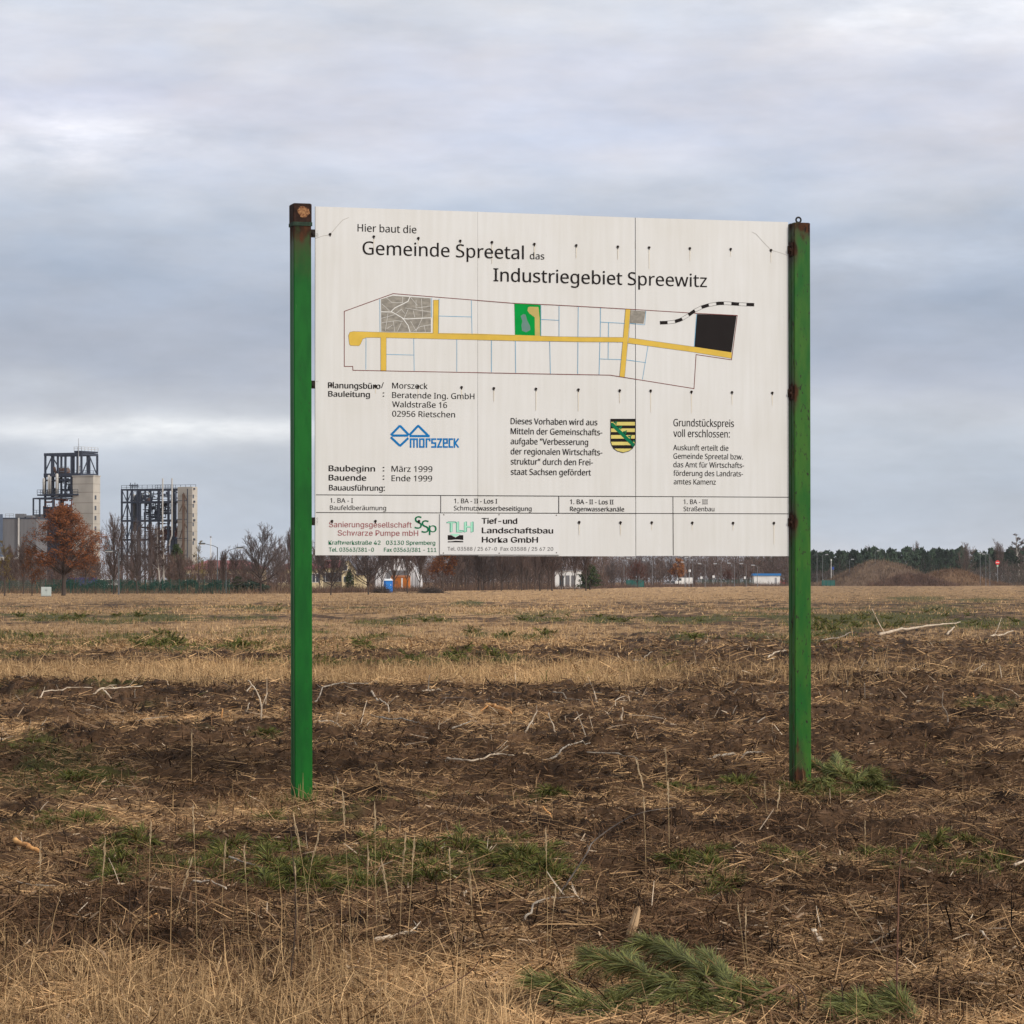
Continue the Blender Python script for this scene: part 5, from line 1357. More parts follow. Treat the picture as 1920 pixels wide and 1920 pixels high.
# vehicles
def car(px, base, Lm, Hm, m, label, kind='car', rz=0.0):
    p, k = local(px, base); r = empty('parked_' + kind, p, rz); tag(r, label, kind)
    van = kind == 'van'; h1 = Hm * (0.55 if not van else 0.5)
    prof = [(-.5, .25), (-.5, .52), (-.36, .58), (-.22, .98), (.30, 1.0), (.44, .62), (.5, .56), (.5, .25)] if not van else [(-.5, .2), (-.5, .5), (-.40, .58), (-.30, .98), (.5, 1.0), (.5, .2)]
    n = len(prof); b = MB(); hw = 0.88
    vs = [(x * Lm, -hw, z * Hm) for x, z in prof] + [(x * Lm, hw, z * Hm) for x, z in prof]
    b.add(vs, [(i, (i + 1) % n, n + (i + 1) % n, n + i) for i in range(n)] + [tuple(range(n - 1, -1, -1)), tuple(range(n, 2 * n))]); b.build('body', m, r)
    for x0, x1 in ([(-.24, .02), (.06, .32)] if not van else [(-.31, -.14)]):
        b = MB(); b.add([((x0 - .05 * (x0 < -.2)) * Lm, -hw - .01, .62 * Hm), (x1 * Lm, -hw - .01, .62 * Hm), (x1 * Lm, -hw - .01, .92 * Hm), ((x0 + .04) * Lm, -hw - .01, .92 * Hm)], [(0, 1, 2, 3)]); b.build('window', M_glass, r)
    for sx in (-.32, .32):
        for sy in (-1, 1):
            b = MB(); b.tube([(sx * Lm, sy * hw - .06, .32), (sx * Lm, sy * hw + .06, .32)], .32, 12); wq = b.build('wheel', M_tyre, r)
            b = MB(); b.tube([(sx * Lm, sy * (hw + .062), .32), (sx * Lm, sy * (hw + .075), .32)], .18, 10); b.build('rim', M_lamp, wq)
    b = MB(); b.box(-.505 * Lm, -.49 * Lm, -.7, -.4, .42 * Hm, .52 * Hm); b.build('headlight', M_lens, r)
    b = MB(); b.box(-.505 * Lm, -.49 * Lm, .4, .7, .42 * Hm, .52 * Hm); b.build('headlight', M_lens, r)
    return r
M_cblue = mat('car_blue', (0.02, 0.06, 0.30), 0.35); M_cgrey = mat('car_grey', (0.22, 0.23, 0.25), 0.35); M_cred = mat('car_red', (0.55, 0.03, 0.025), 0.35)
car(149, 1108, 5.6, 2.15, M_cblue, 'blue van behind the mesh fence beside the oak stem', 'van', 0.1)
car(196, 1107.5, 4.3, 1.9, M_white, 'white car behind the mesh fence by the tower side lamp')
car(1281, 1098.5, 5.4, 2.5, M_white, 'white van parked below the orange leaved tree', 'van', 0.2)
car(1256, 1098.5, 4.4, 1.5, M_cgrey, 'grey car parked beside the white van')
car(1469, 1097.2, 4.4, 1.8, M_cred, 'red car beside the white shed', rz=0.3)
car(1529, 1097.2, 4.3, 1.9, M_white, 'white car just past the rusty green post')
# poles and signs
def pole_sign(px, base, top, label, build, cat='road sign', name='road_sign'):
    p, k = local(px, base); r = empty(name, p); tag(r, label, cat); zt = at(px, top, p.y).z
    b = MB(); b.tube([(0, 0, -0.2), (0, 0, zt)], 0.06, 8); b.build('pole', M_lamp, r); build(r, zt, k); return r
M_sred = mat('sign_red', (0.70, 0.03, 0.03), 0.5)
def noentry(r, zt, k):
    R = 4.2 * k
    for dx in (-0.02,):
        b = MB(); b.tube([(0, -0.10, zt - R), (0, -0.07, zt - R)], R, 24); d = b.build('sign_disc', M_sred, r)
        b = MB(); b.box(-R * 0.72, R * 0.72, -0.125, -0.102, zt - R * 1.18, zt - R * 0.82); b.build('white_bar', M_white, d)
    b = MB(); b.box(-1.6 * k, 1.6 * k, -0.09, -0.07, zt - 2 * R - 3.6 * k, zt - 2 * R - 0.6 * k); b.build('plate', mat('plate_pale_green', (0.42, 0.58, 0.45), 0.5), r)
pole_sign(1870.5, 1098.2, 1050.5, 'red round road sign with a white bar on a tall pole', noentry)
def whitebox(r, zt, k):
    b = MB(); b.bbox(-2.2 * k, 2.2 * k, -0.3, -0.062, zt - 4.5 * k, zt, 0.03); b.build('sign_box', M_white, r)
pole_sign(1338, 1098.5, 1079, 'small white sign box on a post before the far green fence', whitebox, 'sign', 'sign_post')
pole_sign(1397, 1098.5, 1081, 'small white sign beside the white shed', whitebox, 'sign', 'sign_post')
pole_sign(1293, 1098.2, 1068, 'white station pylon beside the white van', lambda r, zt, k: (whitebox(r, zt, k)), 'sign', 'sign_post')
pole_sign(1315, 1098.5, 1081, 'cream sign between the pylon and the white sign box', whitebox, 'sign', 'sign_post')
def bluebox(r, zt, k):
    b = MB(); b.bbox(-1.8 * k, 1.8 * k, -0.2, -0.062, zt - 5 * k, zt, 0.02); b.build('sign_panel', mat('sign_blue', (0.03, 0.08, 0.35), 0.5), r)
pole_sign(1562, 1097.6, 1063, 'small blue road sign at the edge of the grassy mound', bluebox)
for px, top, lb in [(395, 1008, 'white flag pole behind the first street lamp'), (1558.5, 1052, 'thin pole with a white lamp box by the blue road sign')]:
    p, k = local(px, 1106 if px < 900 else 1098); zt = at(px, top, p.y).z; r = empty('flag_pole' if px < 900 else 'signal_pole', p); tag(r, lb, 'pole')
    b = MB(); b.tube([(0, 0, -.2), (0, 0, zt)], [0.11, 0.07], 8); b.build('pole', M_white, r)
    b = MB(); b.bbox(-0.16, 0.16, -0.16, 0.16, zt + 0.002, zt + (0.25 if px < 900 else 0.6), 0.05); b.build('pole_cap', M_white if px > 900 else M_lamp, r)

# ================================================================== EARTH MOUNDS
def mound(name, px, base, spec, label, c0, c1, tuft):
    y0 = gp(px, base).y; k = y0 / F; x0 = (px - 960) * k
    n, m_ = 120, 40
    u = np.linspace(-1.25, 1.25, n); v = np.linspace(-1, 1, m_)
    U, Vv = np.meshgrid(u, v)
    w_, h_, dep = spec
    xs_ = x0 + U * w_ * k; ys_ = y0 + 14 + Vv * dep
    prof = np.exp(-(np.abs(U) ** 2.8) * 2.2) * np.clip(1 - Vv ** 2, 0, 1) ** 0.8
    z = prof * h_ * k * (0.85 + 0.35 * fbm(xs_ / 4, ys_ / 4, 121, 4)) - 0.15
    c = mixcol(c0, c1, fbm(xs_.ravel() / 1.5, ys_.ravel() / 2, 123, 4))
    idx = np.arange(n * m_).reshape(m_, n)
    Q_ = np.stack([idx[:-1, :-1], idx[:-1, 1:], idx[1:, 1:], idx[1:, :-1]], -1).reshape(-1, 4)
    o = link(bpy.data.objects.new(name, fast_mesh(name, np.stack([xs_.ravel(), ys_.ravel(), z.ravel()], 1), Q_, vcol_mat(name + '_earth', 0.95, 0.3, 1.0), c)))
    tag(o, label=label, kind='structure')
    nn = 9000; uu = rng.uniform(-1.2, 1.2, nn); vv = rng.uniform(-1, 0.6, nn)
    gx = x0 + uu * w_ * k; gy_ = y0 + 14 + vv * dep
    pz = np.exp(-(np.abs(uu) ** 2.8) * 2.2) * np.clip(1 - vv ** 2, 0, 1) ** 0.8 * h_ * k * (0.85 + 0.35 * fbm(gx / 4, gy_ / 4, 121, 4)) - 0.25
    cc = mixcol(tuft[0], tuft[1], np.clip(fbm(gx / 3, gy_ / 3, 125, 3) * 1.3 - 0.15 + rng.normal(0, 0.2, nn), 0, 1))
    o = strands('mound_grass', np.stack([gx, gy_, pz], 1), np.exp(rng.normal(math.log(0.9), 0.35, nn)), 0.10 * (0.6 + rng.random(nn)), rng.random(nn) * 6.283, np.abs(rng.normal(0.1, 0.35, nn)), rng.normal(0, 0.4, nn), cc, M_straw, 0.2)
    tag(o, label='dry grass and weeds growing on the ' + label, kind='stuff')
mound('mound', 1662, 1098.6, (112, 42, 16), 'tall grassy earth mound', (0.085, 0.053, 0.038), (0.17, 0.113, 0.076), ((0.072, 0.045, 0.035), (0.26, 0.18, 0.115)))
mound('mound', 1795, 1098.3, (84, 27, 13), 'lower sandy earth mound', (0.11, 0.062, 0.036), (0.26, 0.16, 0.09), ((0.085, 0.043, 0.027), (0.25, 0.155, 0.09)))
mound('mound', 1722, 1098.9, (70, 19, 7), 'red brown weed covered mound between the two others', (0.09, 0.055, 0.042), (0.16, 0.095, 0.07), ((0.085, 0.05, 0.038), (0.20, 0.12, 0.085)))

# ================================================================== BUILDINGS
M_conc = mat('concrete_panel', (0.45, 0.42, 0.375), 0.9, 0, 0.25, 0.35, stretch=(1, 1, 0.5)); M_steel = mat('steel_blue_grey', (0.044, 0.054, 0.082), 0.7, 0.1, 0.2, 0.3)
M_steelr = mat('primer_red_steel', (0.15, 0.055, 0.04), 0.8, 0, 0.3, 0.3); M_pipe = mat('pale_pipe', (0.50, 0.485, 0.46), 0.5, 0.1, 0.25, 0.5); M_drum = mat('brown_drum', (0.21, 0.12, 0.09), 0.7, 0, 0.3, 0.5)
M_hall = mat('hall_sheet', (0.145, 0.145, 0.155), 0.7, 0, 0.15, 0.3, stretch=(8, 1, 0.3)); M_joint = mat('panel_joint', (0.20, 0.175, 0.15), 0.9); M_bluebox = mat('blue_grey_sheet', (0.10, 0.13, 0.19), 0.7, 0, 0.15, 0.4)
M_roof = mat('red_tiles', (0.26, 0.10, 0.10), 0.85, 0, 0.3, 0.8); M_ywall = mat('cream_wall', (0.58, 0.49, 0.31), 0.9, 0, 0.1, 0.4); M_win = mat('window_pane', (0.05, 0.06, 0.08), 0.2, spec=0.6)
M_dome = mat('white_membrane', (0.66, 0.66, 0.68), 0.6, 0, 0.08, 0.2); M_groof = mat('grey_roof', (0.16, 0.16, 0.18), 0.9, 0, 0.2, 0.5)
TH = math.radians(25.0); CT, ST = math.cos(TH), math.sin(TH)
RB = random.Random(77)
def tower_frame(yd, xo, zx0, zy_off, zs=9.6):
    """converts enlarged-picture coordinates to the tower's own frame (corner at zx0, turned by TH)"""
    k = yd / F / zs
    z = lambda zy: CAM_H + (HZ - (zy_off + zy / zs)) * yd / F
    t_ = lambda zx: (xo + zx / zs - 960.0) / F
    X0 = t_(zx0) * yd
    x = lambda zx, y: (t_(zx) * (yd + y * CT) - X0 - y * ST) / (CT + t_(zx) * ST)
    yy = lambda zx, x_: (t_(zx) * (yd - x_ * ST) - X0 - x_ * CT) / (ST - t_(zx) * CT)
    return x, yy, z, k
def rail_run(b, pts, h=1.0):
    for i in range(len(pts) - 1):
        p, q = Vector(pts[i]), Vector(pts[i + 1])
        for dz in (h, h * 0.5): b.beam(p + Vector((0, 0, dz)), q + Vector((0, 0, dz)), 0.07)
        n = max(2, int((q - p).length / 1.3))
        for j in range(n + 1): s = p.lerp(q, j / n); b.beam(s, s + Vector((0, 0, h)), 0.07)

# ---- first tower: steel frame over a concrete stair shaft
YA = 700.0
x_, y_, z_, kA = tower_frame(YA, 0.0, 1675, 820)
p = at(1675 / 9.6, HZ, YA)
tw = empty('process_tower', (p.x, YA, 0), -TH); tag(tw, 'tall steel process tower with a pale concrete stair shaft behind the brown oak', 'industrial tower')
zc = z_(700); xl = x_(1300, 0); yr = y_(1800, 0)
b = MB(); b.bbox(xl, 0, 0, yr, -0.5, zc, 0.05)
shaft = b.build('stair_shaft', M_conc, tw)
b = MB()
for zy in (840, 990, 1180, 1370, 1560): b.box(xl + 0.02, -0.02, -0.012, -0.002, z_(zy), z_(zy) + 0.10); b.box(0.002, 0.012, 0.02, yr - 0.02, z_(zy), z_(zy) + 0.07)
b.build('panel_joint', M_joint, shaft)
b = MB(); b.box(xl - 0.1, 0.1, -0.1, yr + 0.1, zc + 0.003, zc + 0.22); b.build('roof_edge', M_conc, shaft)
for zy in (1080, 1270, 1450, 1640, 1830):
    b = MB(); yc = y_(1714, 0); b.box(0.003, 0.03, yc - 0.35, yc + 0.35, z_(zy + 38), z_(zy - 38)); w_ = b.build('window', M_win, tw)
    b = MB(); b.box(0.004, 0.09, yc - 0.42, yc + 0.42, z_(zy + 38) - 0.08, z_(zy + 38) - 0.002); b.build('sill', M_conc, w_)
y0 = 1.0; xr = x_(1460, y0); xL = x_(810, y0); y1 = y_(1745, xr)
zt, zd = z_(290), z_(665)
b = MB()
cols = [xL, x_(930, y0), x_(1035, y0), x_(1172, y0), x_(1282, y0), x_(1390, y0), xr]
for cx in cols: b.beam((cx, y0, z_(1080)), (cx, y0, zt), 0.38)
for cy in (y0, (y0 + y1) / 2, y1):
    b.beam((xr, cy, zd), (xr, cy, zt), 0.36); b.beam((xL, cy, z_(1400)), (xL, cy, zt), 0.36)
for cx in (cols[2], cols[4]): b.beam((cx, y1, z_(1080)), (cx, y1, zt), 0.34)
for zz, t in ((zt, 0.62), (zd, 0.75), (z_(760), 0.35), (z_(1025), 0.6)):
    b.beam((xL - 0.2, y0, zz), (xr + 0.2, y0, zz), t); b.beam((xL, y1, zz), (xr, y1, zz), t * 0.8)
    b.beam((xL, y0, zz), (xL, y1, zz), t * 0.8); b.beam((xr, y0, zz), (xr, y1, zz), t * 0.8)
for a_, c_ in ((0, 1), (2, 1)): b.beam((cols[a_], y0, zd + (0.8 if a_ == 0 else 2)), (cols[c_], y0, zt - 0.4), 0.20)
ym = (y0 + y1) / 2
b.beam((xr, y0 + 0.4, zd + 0.4), (xr, ym, zt - 0.3), 0.18); b.beam((xr, y1 - 0.3, zd + 0.4), (xr, ym, zt - 0.3), 0.18)
b.build('steel_frame', M_steel, tw)
b = MB(); b.box(xL, xr, y0 + 0.2, y1 - 0.2, zd - 0.16, zd + 0.05); b.box(xL - 1.2, xr, y0 - 1.4, y1, z_(1040), z_(1015)); b.build('deck', M_steel, tw)
b = MB(); rail_run(b, [(xL - 1.2, y1, z_(1015)), (xL - 1.2, y0 - 1.4, z_(1015)), (xr, y0 - 1.4, z_(1015))]); rail_run(b, [(cols[4], y0, zd), (xr, y0, zd), (xr, y1, zd)]); b.build('railing', M_steel, tw)
# roof platform with mast
xp0 = x_(1340, y0); b = MB(); b.box(xp0, xr + 0.2, y0 - 0.3, y1, z_(262), z_(232)); b.build('roof_platform', M_steel, tw)
b = MB(); rail_run(b, [(xp0, y0 - 0.3, z_(232)), (xr + 0.2, y0 - 0.3, z_(232)), (xr + 0.2, y1, z_(232))], 0.85); b.build('railing', M_pipe, tw)
b = MB(); b.tube([(x_(1425, y0), y0 - 0.4, z_(640)), (x_(1425, y0), y0 - 0.4, z_(10))], [0.14, 0.05], 6); b.build('mast', M_lamp, tw)
for k_, (zx, zy0, zy1, r) in enumerate([(785, 715, 1010, 0.30), (872, 665, 1015, 0.27), (905, 690, 1000, 0.18), (1020, 640, 1070, 0.34)]):
    b = MB(); xx = x_(zx, y0 - 0.8); b.tube([(xx, y0 - 0.8, z_(zy1)), (xx, y0 - 0.8, z_(zy0) - 0.2), (xx, y0 - 0.8, z_(zy0))], [r, r, r * 0.7], 10)
    b.tube([(xx, y0 - 0.8, z_(zy0 + 80) - 0.05), (xx, y0 - 0.8, z_(zy0 + 80) + 0.05)], r * 1.25, 10)
    b.build('column_vessel', M_pipe, tw, True)
b = MB(); xx0, xx1 = x_(1060, y0 + 2.5), x_(1225, y0 + 2.5)
zdm = z_(590); b.tube([(xx0 - 0.25, y0 + 2.5, zdm), (xx0, y0 + 2.5, zdm), (xx1, y0 + 2.5, zdm), (xx1 + 0.25, y0 + 2.5, zdm)], [0.35, 0.75, 0.75, 0.35], 14); b.build('drum', M_drum, tw, True)
b = MB(); rail_run(b, [(xx0, y0 + 1.6, z_(545)), (xx1, y0 + 1.6, z_(545))], 0.4); b.build('pipe_loop', M_steel, tw)
b = MB(); b.tube([(x_(960, y0 + 2), y0 + 2, z_(520)), (x_(1010, y0 + 2), y0 + 2, z_(640))], [0.42, 0.2], 10); b.build('hopper', M_drum, tw)
def pipes(b, n, x0, x1, ya, yb, za, zb, r0, r1):
    for _ in range(n):
        c = Vector((RB.uniform(x0, x1), RB.uniform(ya, yb), RB.uniform(za, zb))); r = RB.uniform(r0, r1)
        ax = RB.choice([0, 0, 1, 2, 2]); L = RB.uniform(0.6, 2.6)
        d = [Vector((L, 0, 0)), Vector((0, L, 0)), Vector((0, 0, L))][ax]; e = [Vector((0, 0, L * 0.5)), Vector((L * 0.5, 0, 0)), Vector((L * 0.4, 0, 0))][ax]
        q0, q1 = c - d * 0.5, c + d * 0.5
        cl_ = lambda v: Vector((min(max(v.x, x0), x1), min(max(v.y, ya), yb), min(max(v.z, za), zb)))
        b.tube([cl_(q0), cl_(q1), cl_(q1 + e)], r, 6)
b = MB(); pipes(b, 70, cols[1], xr, y0 + 0.6, y1 - 0.6, z_(1000), z_(720), 0.06, 0.22); b.build('pipework', M_steel, tw)
b = MB(); pipes(b, 8, cols[0], cols[5], y0 + 0.6, y1 - 0.6, zd + 0.1, zd + 2.2, 0.05, 0.12); b.build('pipework', M_lamp, tw)
# lower stage
xq = x_(590, -0.6); b = MB()
zlo = z_(1090)
for zx in (597, 712, 950): b.beam((x_(zx, -0.6), -0.6, z_(1420)), (x_(zx, -0.6), -0.6, zlo), 0.28)
b.beam((xq, -0.6, zlo), (xl - 0.1, -0.6, z_(1066)), 0.30); b.beam((xq, 4.5, zlo), (xl - 0.1, 4.5, zlo), 0.30); b.beam((xq, -0.6, zlo), (xq, 4.5, zlo), 0.25)
rail_run(b, [(xq, -0.6, z_(1375)), (x_(712, -0.6), -0.6, z_(1375))], 0.9); b.build('side_frame', M_steel, tw)
b = MB(); b.box(x_(770, 0.3), xl - 0.05, 0.3, 6.0, -0.5, z_(1240)); b.build('lower_block', M_steel, tw)
b = MB(); pipes(b, 30, x_(770, -0.5), xl - 0.1, -0.5, 0.2, z_(1400), z_(1110), 0.07, 0.2); b.build('pipework', M_steelr, tw)
b = MB(); b.box(xq, x_(770, 0.0), -0.4, 5, -0.5, z_(1375)); b.build('lower_block', M_hall, tw)

# ---- low grey hall at the foot
p = at(0, HZ, YA - 30); hy = YA - 30; k = hy / F
hall = empty('grey_hall', ((68 - 960) * k, hy, 0), -TH * 0.25); tag(hall, 'low flat grey factory hall at the picture edge with roof gear', 'factory hall')
zz = lambda py: CAM_H + (HZ - py) * k
b = MB(); b.box(-30, 0, 0, 9, -0.5, zz(972.5)); b.build('wall', M_hall, hall)
b = MB(); b.box(-30.1, 0.1, -0.1, 9.1, zz(972.5) + 0.003, zz(970.5)); b.build('roof_edge', M_steel, hall)
b = MB(); b.box((25 - 68) * k, (42 - 68) * k, 1, 3, zz(970.4), zz(963)); b.box((46 - 68) * k, (58 - 68) * k, 1, 3.5, zz(970.4), zz(966)); b.build('roof_unit', M_hall, hall)
b = MB(); rail_run(b, [((8 - 68) * k, 0.2, zz(970.4)), ((24 - 68) * k, 0.2, zz(970.4))], 0.8); b.build('railing', M_lamp, hall)
b = MB(); b.tube([((35 - 68) * k, -0.4, 0), ((35 - 68) * k, -0.4, zz(971))], 0.18, 8); b.build('downpipe', M_pipe, hall)
b = MB(); b.bbox(-9.8, -5.2, -2.5, -0.3, 5.8, 6.6, 0.1); b.tube([(-9.5, -1.2, 6.2), (-2, -1.2, 6.2)], 0.28, 8); b.build('pipe_bridge', M_pipe, hall)
b = MB(); b.box(-13, (4 - 68) * k, -0.5, -0.11, 0, zz(964)); b.build('corner_post', M_bluebox, hall)

# ---- second tower
YB2 = 720.0
x_, y_, z_, kB = tower_frame(YB2, 200.0, 1540, 880)
p = at(200 + 1540 / 9.6, HZ, YB2)
tb = empty('process_tower', (p.x, YB2, 0), -TH); tag(tb, 'wider open steel process tower with two white flues and a narrow concrete end wall', 'industrial tower')
xs0 = x_(1270, 0); yr = y_(1632, 0); zc = z_(312)
b = MB(); b.bbox(xs0, 0, 0, yr, -0.5, zc, 0.05); sh_ = b.build('stair_shaft', M_conc, tb)
b = MB()
for zy in (480, 640, 800, 960, 1120, 1280): b.box(xs0 + .02, -.02, -.012, -.002, z_(zy), z_(zy) + .08); b.box(0.002, .012, .02, yr - .02, z_(zy), z_(zy) + .05)
b.build('panel_joint', M_joint, sh_)
for zy in (487, 655, 825, 990, 1160, 1325):
    b = MB(); b.box(0.003, 0.03, 0.08, 0.62, z_(zy + 34), z_(zy - 34)); b.build('window', M_win, tb)
yf = 0.6; xL = x_(270, yf); yb = yf + 7.5
LV = [z_(350), z_(580), z_(915), z_(1260), z_(1560)]
zg = -0.5
cols = [x_(zx, yf) for zx in (270, 370, 450, 560, 600, 690, 790, 935, 1110, 1200)]
b = MB()
for i, cx in enumerate(cols):
    b.beam((cx, yf, zg), (cx, yf, LV[0]), (0.34, 0.30, 0.42, 0.42, 0.36, 0.28, 0.28, 0.46, 0.42, 0.46)[i])
for cx in (cols[0], cols[2], cols[5], cols[7]): b.beam((cx, yb, zg), (cx, yb, LV[0]), 0.26)
for j, zz_ in enumerate(LV):
    b.beam((cols[0] - 0.15, yf, zz_), (x_(1535, yf - 1.2), yf, zz_), 0.46 if j else 0.38); b.beam((cols[0], yb, zz_), (xs0, yb, zz_), 0.26); b.beam((cols[0], yf, zz_), (cols[0], yb, zz_), 0.26); b.beam((cols[7], yf, zz_), (cols[7], yb, zz_), 0.26)
for j in range(4):
    hi, lo = LV[j], LV[j + 1]
    if j == 0: b.beam((cols[0], yf, hi), (cols[1], yf, lo), 0.14); b.beam((cols[2], yf, hi), (cols[1], yf, lo), 0.14)
    elif j == 1: b.beam((cols[0], yf, lo), (cols[1], yf, hi), 0.16); b.beam((cols[2], yf, lo), (cols[1], yf, hi), 0.16)
    else: b.beam((cols[0], yf, hi), (cols[1], yf, lo), 0.16); b.beam((cols[2], yf, hi), (cols[1], yf, lo), 0.16)
b.build('steel_frame', M_steel, tb)
for j, zz_ in enumerate(LV[1:4]):
    b = MB(); b.box(cols[0] + .2, cols[9], yf + .2, yb - .2, zz_ - .1, zz_ + .06); b.build('deck', M_steel, tb)
b = MB()
for j, zz_ in enumerate(LV[:4]): rail_run(b, [(cols[0], yf - 0.15, zz_ + 0.1), (cols[9], yf - 0.15, zz_ + 0.1)], 0.9)
rail_run(b, [(cols[3], yb, LV[0] + .1), (xs0, yb, LV[0] + .1)], 1.1); b.build('railing', M_steel, tb)
# rusty bracing column before the shaft wall
b = MB(); xc = x_(1380, -0.5); b.beam((xc, -0.5, zg), (xc, -0.5, z_(440)), 0.42)
for zy0, zy1, s_ in ((420, 560, 1), (760, 590, -1), (600, 780, 1), (930, 1060, 1), (1250, 1010, -1), (1500, 1290, -1)): b.beam((xc, -0.5, z_(zy0 if s_ > 0 else zy1)), (xc + (0.9 if s_ > 0 else -1.0), -0.5, z_(zy1 if s_ > 0 else zy0)), 0.16)
b.build('brace_column', mat('weathered_steel', (0.16, 0.10, 0.07), 0.9, 0, 0.3, 0.4), tb)
b = MB(); xc2 = x_(1450, -0.5); b.beam((xc2, -0.5, zg), (xc2, -0.5, LV[0]), 0.16)
for zz_ in LV[1:]: b.beam((x_(1270, -0.6), -0.6, zz_ + .2), (x_(1450, -0.6), -0.6, zz_ + .2), 0.14)
b.build('side_frame', M_steel, tb)
for zx, zy0, zy1 in ((1005, 157, 1060), (1172, 157, 1190)):
    b = MB(); xx = x_(zx, yf - 1.0); pts = [(xx, yf - 1.0, z_(zy0)), (xx, yf - 1.0, z_(zy1))]
    if zx > 1100: pts += [(xx - 0.5, yf - 1.0, z_(zy1 + 90)), (xx - 0.65, yf - 1.0, z_(zy1 + 180))]
    else: pts += [(xx, yf - 1.0, 0)]
    b.tube(pts, 0.165, 10)
    for zy in (380, 580, 915): b.tube([(xx, yf - 1.0, z_(zy) - .06), (xx, yf - 1.0, z_(zy) + .06)], 0.23, 8)
    b.build('flue', M_pipe, tb)
b = MB(); pipes(b, 95, cols[4], cols[7], yf + .8, yb - .8, LV[2] + .2, LV[1] - .2, .05, .18); pipes(b, 50, cols[1], cols[8], yf + .8, yb - .8, LV[1] + .2, LV[0] - .4, .05, .16); b.build('pipework', M_steel, tb)
b = MB(); pipes(b, 60, cols[3], cols[9], yf + .8, yb - .8, LV[3] + .2, LV[2] - .2, .06, .22); b.build('pipework', M_steelr, tb)
b = MB(); xd = x_(760, yf + 2); b.tube([(xd, yf + 2, LV[1] + .1), (xd, yf + 2, LV[1] + .7), (xd, yf + 2, LV[1] + 1.1)], [.75, .7, .2], 14); b.build('drum', M_drum, tb, True)
b = MB(); b.tube([(x_(645, yf + 2), yf + 2, LV[1]), (x_(645, yf + 2), yf + 2, z_(410)), (x_(700, yf + 2), yf + 2, z_(392)), (x_(765, yf + 2), yf + 2, z_(410)), (x_(765, yf + 2), yf + 2, LV[1])], .11, 8); b.build('pipe_loop', M_pipe, tb, True)
for zx, r in ((480, .5), (560, .62), (1220, .5)):
    b = MB(); xd = x_(zx, yf + 3); b.tube([(xd, yf + 3, z_(1100)), (xd, yf + 3, z_(440)), (xd, yf + 3, z_(420))], [r, r, r * .5], 12); b.build('column_vessel', M_steel if zx > 500 else M_pipe, tb, True)
b = MB(); b.box(x_(1130, yf), xs0 - .1, yf + .2, yb, zg, z_(1220)); b.build('lower_block', M_bluebox, tb)
b = MB()
for j in range(4): xx = x_(425 + j * 40, yf + 3); b.beam((xx, yf + 3, LV[0]), (xx, yf + 3, z_(215 + 22 * (j % 2))), .12); b.tube([(xx - .3, yf + 3, z_(262)), (xx + .3, yf + 3, z_(262))], .14, 6)
b.beam((x_(420, yf + 3), yf + 3, z_(290)), (x_(580, yf + 3), yf + 3, z_(290)), .12); b.build('roof_gear', M_steel, tb)

# ---- red roofed building
def hip_house(px0, px1, y, eave, ridge, label, nwin, rz=0.0, hipw=0.35, depth=9.0, name='red_roofed_house'):
    k = y / F; L = (px1 - px0) * k; r = empty(name, ((px0 - 960) * k, y, 0), rz); tag(r, label, 'house')
    ze, zr_ = at(px0, eave, y).z, at(px0, ridge, y).z
    b = MB(); b.box(0, L, 0, depth, -.3, ze); b.build('wall', M_ywall, r)
    b = MB(); o = .4; h = depth * hipw
    vs = [(-o, -o, ze - .05), (L + o, -o, ze - .05), (L + o, depth + o, ze - .05), (-o, depth + o, ze - .05), (h, depth / 2, zr_), (L - h, depth / 2, zr_), (-o, -o, ze + .1), (L + o, -o, ze + .1), (L + o, depth + o, ze + .1), (-o, depth + o, ze + .1)]
    b.add(vs, [(0, 3, 2, 1), (0, 1, 7, 6), (1, 2, 8, 7), (2, 3, 9, 8), (3, 0, 6, 9), (6, 7, 5, 4), (8, 9, 4, 5), (7, 8, 5), (9, 6, 4)]); b.build('roof', M_roof, r)
    for j in range(nwin):
        xc = L * (j + .5) / nwin
        b = MB(); b.bbox(xc - .65, xc + .65, -.05, -.003, ze * .36, ze * .78, .01); fr = b.build('window', M_white, r)
        for s_ in (-1, 1): b = MB(); b.box(xc + (.06 if s_ > 0 else -.56), xc + (.56 if s_ > 0 else -.06), -.065, -.052, ze * .36 + .08, ze * .78 - .08); b.build('pane', M_win, fr)
    return r
hip_house(348, 492, 520, 1066.5, 1050, 'long cream house with a hipped red roof behind the fence', 10)
hip_house(520, 600, 535, 1066, 1049, 'cream house with a red roof behind the deep green post', 5)
